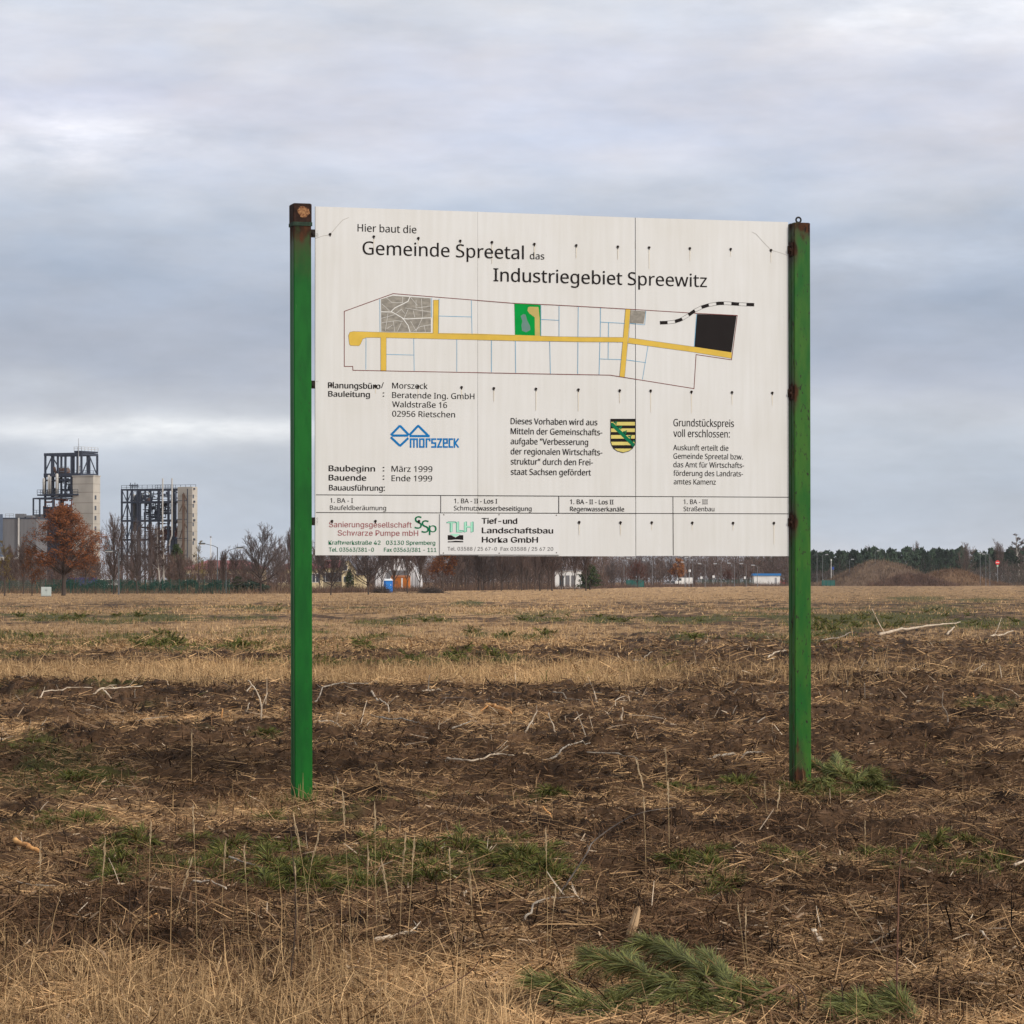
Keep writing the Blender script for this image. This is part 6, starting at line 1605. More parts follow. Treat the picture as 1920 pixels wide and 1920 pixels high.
# yellow gable house
y = 560.0; k = y / F
gh = empty('gabled_house', ((641 - 960) * k, y, 0), 0); tag(gh, 'yellow gabled house with a red roof, seen under the board', 'house')
zr_, ze = at(652, 1049, y).z, at(652, 1064, y).z; wg = 23 * k
b = MB(); b.add([(0, 0, -.3), (wg, 0, -.3), (wg, 0, ze), (wg / 2, 0, zr_), (0, 0, ze), (0, 8, -.3), (wg, 8, -.3), (wg, 8, ze), (wg / 2, 8, zr_), (0, 8, ze)], [(0, 1, 2, 3, 4), (9, 8, 7, 6, 5), (1, 6, 7, 2), (5, 0, 4, 9), (2, 7, 8, 3), (4, 3, 8, 9)]); b.build('wall', M_ywall, gh)
b = MB(); t = .18
for s_ in (0, 1):
    xe = -.3 if s_ == 0 else wg + .3; ez = ze - .3 * (zr_ - ze) / (wg / 2)
    b.add([(xe, -.25, ez + .01), (wg / 2, -.25, zr_ + .01), (wg / 2, 8.2, zr_ + .01), (xe, 8.2, ez + .01), (xe, -.25, ez + t), (wg / 2, -.25, zr_ + t), (wg / 2, 8.2, zr_ + t), (xe, 8.2, ez + t)], [(0, 1, 2, 3), (4, 7, 6, 5), (0, 4, 5, 1), (1, 5, 6, 2), (2, 6, 7, 3), (3, 7, 4, 0)])
b.build('roof', M_groof, gh)
for xx, zz_ in ((wg * .3, ze * .35), (wg * .68, ze * .35), (wg * .3, ze * .85)):
    b = MB(); b.bbox(xx - .35, xx + .35, -.04, -.003, zz_, zz_ + 1.0, .01); w_ = b.build('window', M_white, gh); b = MB(); b.box(xx - .28, xx + .28, -.055, -.042, zz_ + .07, zz_ + .93); b.build('pane', M_win, w_)
b = MB(); b.box(wg + .003, wg + 20 * k, 1.5, 7, -.3, 2.6); b.build('side_wing', M_ywall, gh)
b = MB(); b.box(wg + .35, wg + 20.6 * k, 1.3, 7.2, 2.603, 2.85); b.build('wing_roof', M_groof, gh)
hip_house(604, 640, 565, 1064, 1050, 'small red roofed house joining the yellow gable', 3)
# white dome
y = 620.0; k = y / F; zt = at(745, 1046, y).z; R = 41 * k
dm = empty('storage_dome', ((744 - 960) * k, y + 14, 0)); tag(dm, 'white vaulted storage hall behind the blue cabin and orange trailer', 'storage hall')
n, m_ = 28, 8
vs = [(R * math.cos(math.pi * i / n), -14 + 28 * j / m_, zt * math.sin(math.pi * i / n) ** .7 - .1) for j in range(m_ + 1) for i in range(n + 1)]
b = MB(); b.add(vs, [(j * (n + 1) + i, j * (n + 1) + i + 1, (j + 1) * (n + 1) + i + 1, (j + 1) * (n + 1) + i) for j in range(m_) for i in range(n)] + [tuple(range(n, -1, -1)), tuple(m_ * (n + 1) + i for i in range(n + 1))]); b.build('shell', M_dome, dm)
b = MB()
for j in range(1, 12): a = math.pi * j / 12; xx = R * math.cos(a); b.box(xx - .06, xx + .06, -14.03, -14.003, 0, zt * math.sin(a) ** .7 - .2)
b.build('seam_strip', M_lamp, dm)
b = MB(); b.box(-2, 2, -14.05, -14.004, -.1, 3.6); b.build('gate', M_hall, dm)
# white low building
y = 640.0; k = y / F; zt = at(1065, 1070.5, y).z
wb = empty('white_shed', ((1041 - 960) * k, y, 0)); tag(wb, 'low white shed with a pale grey front beside the lone pine', 'shed')
b = MB(); b.box(0, 50 * k, 0, 7, -.3, zt); b.build('wall', M_white, wb)
b = MB(); b.box(-.2, 50 * k + .2, -.2, 7.2, zt + .003, zt + .22); b.build('roof', M_lamp, wb)
for j in range(3): b = MB(); b.bbox((8 + j * 11) * k, (16 + j * 11) * k, -.04, -.003, .4, zt * .75, .01); b.build('gate', M_hall if j else M_glass, wb)
# white shed with blue roof edge
y = 1000.0; k = y / F; zt = at(1438, 1079.5, y).z
bs_ = empty('blue_edged_shed', ((1413.5 - 960) * k, y, 0)); tag(bs_, 'small white flat shed with a blue roof edge near the rusty green post', 'shed')
b = MB(); b.box(0, 49 * k, 0, 6, -.3, zt); b.build('wall', M_white, bs_)
b = MB(); b.bbox(-.3, 49 * k + .3, -.3, 6.3, zt + .003, at(1438, 1076.8, y).z + .25, .02); b.build('roof_edge', mat('edge_blue', (0.02, 0.16, 0.42), 0.5), bs_)
b = MB(); b.bbox(39 * k, 43 * k, -.04, -.003, 0, zt * .8, .01); d_ = b.build('door', M_lamp, bs_)
b = MB(); b.box(42 * k, 42.3 * k, -.08, -.041, .9, 1.1); b.build('handle', M_lampd, d_)

# ================================================================== THIN WINTER HAZE OVER THE WHOLE PLAIN
hb = MB(); hb.box(-3100, 3100, -100, 2700, -3.0, 60)
mh = bpy.data.materials.new('thin_haze'); mh.use_nodes = True
_n = mh.node_tree.nodes; _n.clear()
_o = _n.new('ShaderNodeOutputMaterial'); _v = _n.new('ShaderNodeVolumePrincipled')
_v.inputs['Color'].default_value = (0.86, 0.90, 0.97, 1); _v.inputs['Density'].default_value = 0.00005; _v.inputs['Anisotropy'].default_value = 0.2
mh.node_tree.links.new(_v.outputs[0], _o.inputs['Volume'])
hz = hb.build('haze', mh)
tag(hz, 'thin pale winter haze over the plain', kind='stuff')

# ================================================================== STICKS, CHIPS AND CUT WOOD ON THE FIELD
def bark_wood(name, c, d): return mat(name, c, 0.85, 0, 0.5, 9, stretch=(1, 1, 1), dark=d, bump=0.3)
W_pale = bark_wood('bleached_wood', (0.66, 0.55, 0.42), (0.30, 0.22, 0.15)); W_grey = bark_wood('grey_wood', (0.40, 0.34, 0.27), (0.13, 0.10, 0.075))
W_dark = bark_wood('dark_wood', (0.10, 0.065, 0.045), (0.030, 0.020, 0.015)); W_orange = bark_wood('fresh_wood', (0.70, 0.38, 0.14), (0.42, 0.19, 0.07)); W_red = bark_wood('red_brown_wood', (0.22, 0.11, 0.07), (0.08, 0.04, 0.03))
RD = random.Random(19)
def smooth_path(pts, n=4):
    out = []
    for i in range(len(pts) - 1):
        p0, p1, p2, p3 = pts[max(i - 1, 0)], pts[i], pts[i + 1], pts[min(i + 2, len(pts) - 1)]
        for k in range(n):
            t = k / n
            out.append(0.5 * ((2 * p1) + (p2 - p0) * t + (2 * p0 - 5 * p1 + 4 * p2 - p3) * t * t + (3 * p1 - p0 - 3 * p2 + p3) * t ** 3))
    return out + [pts[-1]]
def lying(pts, lift=0.012):
    out = []
    for a, b_ in pts: p = on_ground(a, b_); p.z += lift; out.append(p)
    return out
def standing_pts(pts, base=None):
    by = base if base else max(p[1] for p in pts)
    Y_ = gp(960, by).y; out = []
    for i, (a, b_) in enumerate(pts):
        y = Y_ + 0.012 * i * RD.uniform(-1, 1) * Y_ / 10; out.append(at(a, b_, y))
    dz = gz(out[0].x, out[0].y) if pts[0][1] == by else gz(out[-1].x, out[-1].y)
    return [p + Vector((0, 0, dz)) for p in out]
def stick(P, wpx, m, label, name='stick', cat='stick', group=None, twigs=0, taper=0.45, rough=True, flat=False):
    P = smooth_path(P, 8 if flat else 4)
    c = P[0].copy(); Y_ = c.y
    r = max(0.003, wpx * 0.5 * Y_ / F)
    n = len(P)
    if flat:                                              # rests on the tops of the clods
        zs = [gz(p.x, p.y) for p in P]
        for i, p in enumerate(P): p.z = max(zs[max(0, i - 3):i + 4]) + r * 0.9 + 0.012 + 0.0004 * p.y
        if (P[-1] - P[0]).length < 0.7:                   # a short stiff piece bridges the hollows
            a_, e_ = P[0].z, P[-1].z
            for i, p in enumerate(P): p.z = a_ + (e_ - a_) * i / (n - 1)
        c = P[0].copy()
    for i in range(1, n): 
        if rough: P[i] = P[i] + Vector((RD.gauss(0, 0.35), RD.gauss(0, 0.35), RD.gauss(0, 0.25))) * r
    b = MB(); rad = [r * (1 - (1 - taper) * i / (n - 1)) * RD.uniform(0.85, 1.15) for i in range(n)]
    b.tube([p - c for p in P], rad, 7)
    for k in range(twigs):
        i = RD.randrange(1, n - 1); d = (P[i + 1] - P[i]).normalized(); s = Vector((RD.gauss(0, 1), RD.gauss(0, 1), abs(RD.gauss(0.3, 0.6))))
        L = r * RD.uniform(6, 18)
        q = P[i] - c; e = (d * 0.8 + s.normalized() * 0.8).normalized()
        b.tube([q, q + e * L * 0.5, q + e * L + Vector((0, 0, RD.gauss(0, 0.15) * L))], [rad[i] * 0.5, rad[i] * 0.4, rad[i] * 0.18], 5)
    o = b.build(name, m, None, True); o.location = c
    return tag(o, label, cat, group)
L_, S_ = lying, standing_pts
for kind, pts, wd, m, label, tw in [
    (S_, [(487, 1363), (490, 1317), (480, 1285), (466, 1265)], 4.2, W_pale, 'tall pale crooked stick standing up beside the deep green post', 1),
    (S_, [(500, 1333), (498, 1312), (500, 1297)], 3.4, W_pale, 'short pale stick standing next to the tall crooked one', 0),
    (L_, [(463, 1313), (473, 1300)], 3, W_pale, 'small pale stick leaning behind the tall crooked one', 0),
    (S_, [(460, 1341), (468, 1323)], 4, W_pale, 'short thick pale stick left of the tall crooked one', 0),
    (S_, [(213, 1318), (203, 1306), (192, 1295)], 4.2, W_pale, 'pale bent stick above the line of bleached wood', 0),
    (S_, [(186, 1311), (184, 1292)], 3.2, W_grey, 'upright grey stub beside the pale bent stick', 0),
    (L_, [(70, 1316), (110, 1313), (173, 1312)], 3.0, W_pale, 'long bleached pole lying flat at the near edge of the grass belt', 2),
    (L_, [(175, 1318), (220, 1316), (267, 1313)], 3.4, W_pale, 'bleached pole lying next to the grey stubs', 2),
    (L_, [(352, 1287), (393, 1282), (433, 1303)], 3, W_dark, 'dark arched branch lying at the belt of pale grass', 2),
    (L_, [(377, 1242), (417, 1252)], 4, W_red, 'red brown branch lying beyond the pale grass belt', 0),
    (S_, [(415, 1358), (418, 1340)], 4, W_orange, 'short orange stub standing in the trampled straw', 0),
    (S_, [(252, 1320), (253, 1290)], 3, W_grey, 'thin grey stub standing among bleached wood', 0),
    (S_, [(314, 1297), (314, 1283)], 3, W_pale, 'small upright pale stub at the grass belt', 0),
    (S_, [(228, 1365), (232, 1352)], 2.4, W_pale, 'tiny pale twig standing in the straw', 0),
    (L_, [(800, 1438), (840, 1442), (883, 1448), (927, 1442), (963, 1443)], 5.0, W_pale, 'long pale winding branch lying on the dark soil between the posts', 2),
    (L_, [(993, 1448), (1033, 1445), (1060, 1423), (1077, 1412), (1107, 1400)], 5.0, W_grey, 'pale branch bending upward next to the long winding one', 2),
    (L_, [(710, 1358), (750, 1367), (793, 1378)], 4, W_grey, 'grey branch lying to the upper side of the winding one', 1),
    (L_, [(827, 1328), (917, 1321), (953, 1317)], 3.6, W_dark, 'dark long branch at the soil edge under the board', 1),
    (L_, [(793, 1310), (830, 1305)], 4.4, W_pale, 'short pale billet at the edge of the pale grass', 0),
    (S_, [(804, 1310), (803, 1290), (806, 1272)], 3, W_grey, 'upright grey stub in the pale grass over the billet', 1),
    (L_, [(697, 1312), (712, 1327), (730, 1342)], 3.6, W_pale, 'pale slanting stick near the deep green post', 1),
    (L_, [(590, 1322), (640, 1309), (700, 1303)], 3, W_grey, 'thin grey branch lying just past the deep green post', 2),
    (L_, [(590, 1360), (620, 1358), (640, 1371)], 3.6, W_pale, 'pale bent branch touching the deep green post in view', 0),
    (L_, [(848, 1382), (887, 1367)], 3.4, W_grey, 'short grey branch rising out of the soil', 0),
    (S_, [(983, 1385), (998, 1360), (1007, 1340)], 4.0, W_pale, 'forked pale stick standing in the soil between the posts', 1),
    (S_, [(1005, 1374), (998, 1358)], 3.0, W_pale, 'short prong beside the forked pale stick', 0),
    (S_, [(1040, 1383), (1037, 1367), (1028, 1345)], 3.6, W_pale, 'pale stick standing right of the forked one', 0),
    (S_, [(1165, 1365), (1168, 1330)], 4.4, W_pale, 'straight pale splintered stake standing under the board', 0),
    (S_, [(1123, 1320), (1118, 1305), (1113, 1290)], 4, W_pale, 'pale twisted stick with a spike at the grass belt end', 1),
    (L_, [(1037, 1317), (1080, 1319), (1120, 1322)], 3.2, W_grey, 'long grey stick at the far edge of the soil', 1),
    (L_, [(1100, 1432), (1180, 1434), (1250, 1437)], 3.0, W_grey, 'thin straight grey stick before the rusty green post', 1),
    (L_, [(912, 1335), (932, 1337), (960, 1345)], 7.5, W_orange, 'broken yellow branch stump lying under the board', 1),
    (S_, [(920, 1320), (913, 1303)], 3.4, W_pale, 'pale stub standing over the dark long branch', 0),
    (S_, [(980, 1325), (992, 1307)], 3.0, W_pale, 'pale slanted splinter at the soil edge', 0),
    (S_, [(1170, 1243), (1163, 1235), (1157, 1225)], 3.2, W_pale, 'pale bent stick in the brush beyond the grass', 0),
    (L_, [(1188, 1248), (1205, 1244), (1223, 1237)], 3.0, W_grey, 'grey twig in the brush beyond the grass', 1),
    (S_, [(1186, 1240), (1183, 1222)], 3, W_pale, 'upright pale stub in the brush beyond the grass', 0),
    (S_, [(1327, 1212), (1322, 1197)], 4.2, W_pale, 'pale splintered stub standing by the far green tuft', 1),
    (S_, [(1348, 1245), (1348, 1228)], 3, W_pale, 'pale stub under the far end of the board', 0),
    (L_, [(1322, 1438), (1363, 1433), (1393, 1427), (1433, 1423)], 6.0, W_grey, 'thick pale grey branch lying next to the rusty green post', 0),
    (L_, [(1650, 1197), (1697, 1187), (1747, 1180), (1800, 1173)], 6.0, W_pale, 'long pale felled trunk lying in the green patch far beyond the rusty post', 1),
    (L_, [(1540, 1208), (1570, 1202), (1600, 1193)], 2.8, W_grey, 'grey branch lying beyond the rusty green post', 1),
    (L_, [(1857, 1198), (1880, 1196), (1900, 1190)], 4.0, W_pale, 'pale branch lying beyond the dead brush at the picture edge', 1),
    (L_, [(1776, 1195), (1791, 1182)], 4.5, W_pale, 'short pale log at the end of the felled trunk', 0),
    (S_, [(1368, 1318), (1380, 1304), (1392, 1290)], 3.0, W_grey, 'slanting grey twig standing near the rusty green post', 0),
    (S_, [(1411, 1324), (1410, 1297)], 4.0, W_dark, 'dark upright stump near the rusty green post', 0),
    (S_, [(1775, 1377), (1777, 1347), (1767, 1330), (1768, 1305)], 2.8, W_grey, 'thin grey forked twig standing before the mossy patch', 2),
    (S_, [(1580, 1318), (1579, 1272)], 2.6, W_dark, 'thin dark upright stem beyond the rusty post', 0),
    (S_, [(1622, 1320), (1621, 1275)], 2.2, W_grey, 'thin grey upright stem beyond the rusty post', 0),
    (S_, [(1825, 1313), (1824, 1302)], 4, W_orange, 'tiny orange stub in the dark strip at the picture edge', 0),
    (L_, [(1420, 1375), (1436, 1363)], 3.0, W_grey, 'short grey twig close to the rusty green post', 0),
    (L_, [(1440, 1238), (1475, 1232)], 3.4, W_pale, 'pale branch piece just before the rusty green post in the far brush', 1),
    (L_, [(28, 1602), (50, 1606), (73, 1608)], 9.5, W_orange, 'thick orange wood chunk lying at the picture edge', 0),
    (L_, [(337, 1675), (377, 1678), (425, 1700)], 5.0, W_pale, 'pale curved stick lying at the green patch', 0),
    (L_, [(430, 1632), (460, 1640), (490, 1647)], 4.4, W_grey, 'grey brown stick lying inside the green patch', 1),
    (L_, [(278, 1722), (295, 1718)], 5.0, W_orange, 'small orange chip on the dark soil', 0),
    (L_, [(118, 1658), (60, 1662), (30, 1660)], 3.4, W_grey, 'thin stick lying below the orange chunk', 0),
    (S_, [(1043, 1549), (1030, 1533), (1017, 1517)], 6.0, W_orange, 'orange splinter sticking out of the soil below the winding branch', 0),
    (L_, [(827, 1613), (838, 1595), (850, 1577)], 3.6, W_grey, 'pale frayed root by the green patch', 2),
    (S_, [(897, 1618), (908, 1606), (922, 1590)], 4.2, W_pale, 'pale forked splinter over the green patch', 2),
    (L_, [(997, 1697), (1020, 1689), (1040, 1687)], 5.0, W_pale, 'pale broken branch at the end of the green patch', 1),
    (L_, [(703, 1787), (735, 1780), (770, 1775)], 8.5, W_pale, 'thick pale split branch lying behind the dry grass', 1),
    (L_, [(770, 1772), (815, 1766), (860, 1762)], 5.0, W_grey, 'grey branch running on from the split pale one', 1),
    (L_, [(983, 1747), (1023, 1727), (1077, 1718)], 4.6, W_grey, 'grey crooked stick on the dark soil', 1),
    (S_, [(863, 1713), (868, 1700), (874, 1688)], 7.0, W_pale, 'short pale splintered stub below the green patch', 1),
    (S_, [(1090, 1716), (1092, 1697)], 6.5, W_pale, 'small splintered stub beside the arched twig', 1),
    (L_, [(1523, 1763), (1530, 1772), (1537, 1782)], 9.0, W_pale, 'pale flat chip beside the cut log', 0),
    (L_, [(1750, 1748), (1780, 1752), (1813, 1758)], 7.0, W_pale, 'long pale split billet beyond the cut log', 0),
    (L_, [(1632, 1790), (1655, 1788), (1677, 1782)], 5.0, W_grey, 'pale stick at the cut end of the log', 1),
    (L_, [(1640, 1801), (1674, 1800)], 5.5, W_pale, 'pale stick lying just below the cut log', 0),
    (L_, [(1838, 1781), (1854, 1791)], 5.0, W_pale, 'short pale chip near the picture edge', 0),
    (L_, [(1827, 1843), (1870, 1840), (1925, 1837)], 6.0, W_grey, 'grey stick running out of the picture edge', 1),
    (L_, [(1688, 1617), (1706, 1618), (1725, 1620)], 7.0, W_orange, 'pale orange chip lying over the turned earth bank', 0),
    (L_, [(1902, 1628), (1922, 1624)], 7.0, W_pale, 'pale chip at the picture edge above the earth bank', 0),
    (L_, [(1398, 1757), (1420, 1759), (1440, 1756)], 3.4, W_grey, 'thin stick with a yellow end lying on the soil', 0),
    (L_, [(1215, 1690), (1235, 1700), (1255, 1715)], 4.0, W_grey, 'grey stick slanting on the soil above the splintered stump', 0),
    (L_, [(640, 1815), (720, 1812), (800, 1808)], 3.0, W_dark, 'thin dark stem lying in the dry grass', 0),
    (S_, [(735, 1925), (800, 1880), (880, 1835), (905, 1800)], 3.2, W_red, 'dark red brown bramble stem rising in the dry grass', 1),
    (S_, [(1020, 1925), (1070, 1895), (1110, 1886), (1160, 1896)], 3.4, W_dark, 'dark thin arched twig over the pine branch', 0),
]:
    stick(kind(pts), wd, m, label, twigs=tw, flat=kind is L_, taper=0.85 if wd > 8 else 0.45)
# thin dark saplings and the arched twig
for pts, wd, m, label, tw in [
    ([(543, 1866), (555, 1713), (550, 1620), (540, 1537)], 3.6, W_dark, 'tall dark leafless sapling before the deep green post', 4),
    ([(243, 1737), (243, 1700), (243, 1660)], 2.8, W_dark, 'short dark sapling left of the seed stalks', 2),
    ([(1682, 1925), (1682, 1780), (1685, 1647), (1690, 1590)], 4.4, W_red, 'tall brown sapling rising before the earth bank', 5),
    ([(1585, 1925), (1580, 1880), (1577, 1843)], 4.0, W_dark, 'short dark twig standing beside the pine branch end', 3),
    ([(1723, 1800), (1735, 1765), (1747, 1733)], 3.4, W_dark, 'dark twig standing beyond the cut log', 2),
    ([(1500, 1925), (1512, 1890), (1492, 1860)], 4.4, W_dark, 'dark bent twig among the pine needles', 2),
]:
    stick(S_(pts), wd, m, label, 'sapling', 'sapling', None, tw, 0.3)
arch = S_([(1037, 1690), (1060, 1660), (1100, 1600), (1113, 1577), (1160, 1543), (1207, 1522), (1267, 1513)])
stick(arch, 3.6, bark_wood('twig_bark', (0.20, 0.17, 0.15), (0.085, 0.07, 0.06)), 'long grey twig arching up out of the green patch', 'arched_twig', 'twig', None, 2, 0.25, False)
stick(S_([(1104, 1595), (1101, 1570), (1085, 1557), (1050, 1562)]), 2.0, W_dark, 'thin side shoot leaning on the arched grey twig', 'side_shoot', 'twig', None, 0, 0.3, False)

# splintered stump, cut log, cut stump
def splinter(P, r, m, parent=None, name='stump'):
    b = MB(); a, e = P; d = (e - a); n = 9
    for k in range(n):
        t = 2 * math.pi * k / n; o = Vector((math.cos(t), math.sin(t), 0)) * r * RD.uniform(0.35, 0.75)
        h = RD.uniform(0.62, 1.0)
        b.tube([a + o * 1.15, a + d * h * 0.55 + o * 0.95, a + d * h * 0.92 + o * 0.7, a + d * h + o * 0.5], [r * 0.42, r * 0.40, r * 0.26, r * 0.05], 5)
    return b.build(name, m, parent)
Yb = gp(960, 1795).y; base = at(1178, 1778, gp(960, 1778).y); Yb = base.y; base.z = gz(base.x, base.y) - 0.02
r0 = empty('splintered_stump', base); tag(r0, 'upright splintered pale stump with two prongs above the pine branch', 'stump')
splinter((Vector((0, 0, 0)), at(1198, 1698, Yb) - base), 0.023, bark_wood('splinter_wood', (0.62, 0.44, 0.26), (0.22, 0.12, 0.06)), r0, 'main_prong')
splinter((Vector((0.025, -0.02, 0)), at(1203, 1740, Yb) - base), 0.018, bark_wood('splinter_grey', (0.48, 0.38, 0.28), (0.17, 0.11, 0.07)), r0, 'side_prong')
def log(a, e, r, label, cutm, barkm):
    a, e = on_ground(*a), on_ground(*e); a.z += r * 0.7; e.z += r * 0.5
    t_ = empty('cut_log', a); tag(t_, label, 'log'); d = e - a
    b = MB(); n = 8; b.tube([d * (i / n) for i in range(n + 1)], [r * RD.uniform(0.9, 1.08) for i in range(n + 1)], 12, False); b.build('bark', barkm, t_, True)
    b = MB(); b.tube([d * 0.97, d * 1.02], [r * 0.93, r * 0.85], 12); b.tube([d * 0.75 + Vector((0, -r * 0.55, r * 0.25)), d * 1.12 + Vector((0.0, -r * 0.6, -r * 0.2))], [r * 0.5, r * 0.3], 6); b.build('cut_end', cutm, t_)
    b = MB(); b.tube([d * -0.005, d * 0.01], [r * 0.9, r * 0.9], 12); b.build('cut_end', cutm, t_)
log((1580, 1752), (1612, 1786), 0.024, 'short grey log with a torn orange end lying on dark soil', W_orange, bark_wood('log_bark', (0.17, 0.14, 0.125), (0.06, 0.05, 0.045)))
q = on_ground(685, 1519); t_ = empty('tree_stump', q); tag(t_, 'low freshly cut stump with a yellow face near the deep green post', 'stump')
r = 0.047
b = MB(); b.tube([(0, 0, -0.05), (0, 0.0, 0.03)], [r * 1.25, r * 1.0], 12, False); b.build('bark', W_dark, t_)
b = MB(); b.tube([(0, 0, 0.02), (0, -0.012, 0.044)], [r * 0.98, r * 0.9], 14); o = b.build('cut_face', mat('cut_face_wood', (0.72, 0.42, 0.13), 0.8, 0, 0.35, 40), t_); o.rotation_euler = (0.7, 0, 0)

# ------------------------------------------------------------------ tall grass stalks with seed heads
M_stalk = mat('stalk_straw', (0.50, 0.35, 0.18), 0.8, 0, 0.4, 20); M_seed = mat('seed_head_straw', (0.56, 0.42, 0.26), 0.9, 0, 0.4, 40)
for pts, sh_ in [([(180, 1812), (187, 1720), (197, 1590)], 1), ([(70, 1800), (74, 1700), (76, 1593)], .6), ([(278, 1770), (279, 1660), (283, 1535)], .4), ([(370, 1795), (367, 1660), (362, 1523)], .7), ([(415, 1720), (418, 1650), (423, 1573)], .8),
                 ([(590, 1820), (573, 1647), (552, 1530)], 1), ([(574, 1775), (580, 1660), (597, 1580)], 1), ([(468, 1785), (463, 1690), (458, 1593)], .6), ([(660, 1800), (652, 1650), (643, 1497)], 1), ([(707, 1765), (704, 1640), (703, 1520)], .7),
                 ([(765, 1765), (771, 1680), (777, 1590)], 1), ([(750, 1770), (753, 1680), (760, 1590)], 1), ([(687, 1795), (689, 1700), (690, 1603)], .7), ([(893, 1795), (886, 1720), (880, 1643)], 1), ([(1027, 1800), (1026, 1680), (1023, 1563)], .7),
                 ([(1212, 1640), (1210, 1560), (1207, 1480)], .4), ([(1255, 1615), (1254, 1550), (1253, 1483)], .4), ([(846, 1760), (845, 1680), (843, 1603)], .4), ([(732, 1755), (726, 1700), (717, 1647)], 1), ([(1030, 1800), (1034, 1740), (1042, 1667)], .3),
                 ([(1623, 1624), (1622, 1590), (1622, 1560)], .3), ([(1207, 1502), (1203, 1470), (1195, 1437)], .7), ([(1251, 1500), (1250, 1465), (1248, 1423)], .7), ([(325, 1760), (338, 1700), (357, 1637)], 1), ([(560, 1790), (556, 1700), (553, 1640)], .4),
                 ([(1670, 1825), (1632, 1763), (1595, 1703)], .2), ([(1400, 1860), (1395, 1790), (1384, 1700)], .3), ([(1408, 1850), (1399, 1780), (1398, 1712)], .3), ([(1440, 1530), (1436, 1500), (1434, 1462)], .3), ([(1455, 1535), (1458, 1500), (1462, 1470)], .3), ([(360, 1480), (359, 1430), (360, 1370)], .3), ([(716, 1500), (713, 1470), (705, 1440)], .3)]:
    P_ = standing_pts(pts); P_ = smooth_path(P_, 5); c = P_[0].copy(); k = c.y / F
    t_ = empty('grass_stalk', c); tag(t_, 'tall single dry grass stalk with a narrow seed head standing over the litter', 'grass stalk', 'tall dry grass stalks')
    b = MB(); n = len(P_); b.tube([p - c for p in P_], [0.6 * k * (1 - 0.5 * i / n) for i in range(n)], 5); b.build('stem', M_stalk, t_)
    tip = P_[-1] - c; dn = (P_[-4] - P_[-1]).normalized()
    b = MB(); L = 62 * k * (0.45 + 0.55 * sh_); n = 16
    for j in range(n):
        q = tip + dn * L * j / n; s_ = Vector((RD.gauss(0, 1), RD.gauss(0, 1), 0)).normalized()
        b.tube([q, q - dn * L * 0.13 + s_ * k * (1.1 + 1.5 * sh_) * math.sin(math.pi * (j + 1) / (n + 1)), q - dn * L * 0.24 + s_ * k * 1.6], [0.55 * k, 0.7 * k, 0.25 * k], 4)
    b.build('seed_head', M_seed, t_)

# ------------------------------------------------------------------ pine sprays
M_pneed = vcol_mat('pine_needles', 0.55)
def needles(V, Q_, Cc, path, nl, n, w_, rnd, c0, c1, ang=(0.45, 1.0), start=0.15):
    L = [0.0]
    for i in range(1, len(path)): L.append(L[-1] + (path[i] - path[i - 1]).length)
    for _ in range(n):
        s = L[-1] * (start + (1 - start) * rnd.random() ** 0.85); i = max(j for j in range(len(L)) if L[j] <= s + 1e-9); i = min(i, len(path) - 2)
        q = path[i].lerp(path[i + 1], (s - L[i]) / max(1e-6, L[i + 1] - L[i])); d = (path[i + 1] - path[i]).normalized()
        o = Vector((rnd.gauss(0, 1), rnd.gauss(0, 1), rnd.gauss(0.15, 1))); o = (o - d * o.dot(d)).normalized()
        a = rnd.uniform(*ang); e = (d * math.cos(a) + o * math.sin(a)).normalized(); ll = nl * rnd.uniform(0.6, 1.1)
        side = e.cross(Vector((rnd.gauss(0, 1), rnd.gauss(0, 1), rnd.gauss(0, 1)))).normalized() * w_ * 0.5
        m1 = q + e * ll * 0.55; m2 = q + e * ll + Vector((0, 0, -ll * 0.12)) + d * ll * 0.08
        b0 = len(V); V.extend([q - side, q + side, m1 + side * 0.9, m1 - side * 0.9, m2 + side * 0.25, m2 - side * 0.25])
        Q_.extend([(b0, b0 + 1, b0 + 2, b0 + 3), (b0 + 3, b0 + 2, b0 + 4, b0 + 5)])
        t = rnd.random(); c = tuple(c0[j] * (1 - t) + c1[j] * t for j in range(3)) if rnd.random() > 0.05 else (0.26, 0.15, 0.06); Cc.extend([c] * 6)
M_pbark = mat('pine_bark', (0.24, 0.135, 0.075), 0.9, 0, 0.5, 20)
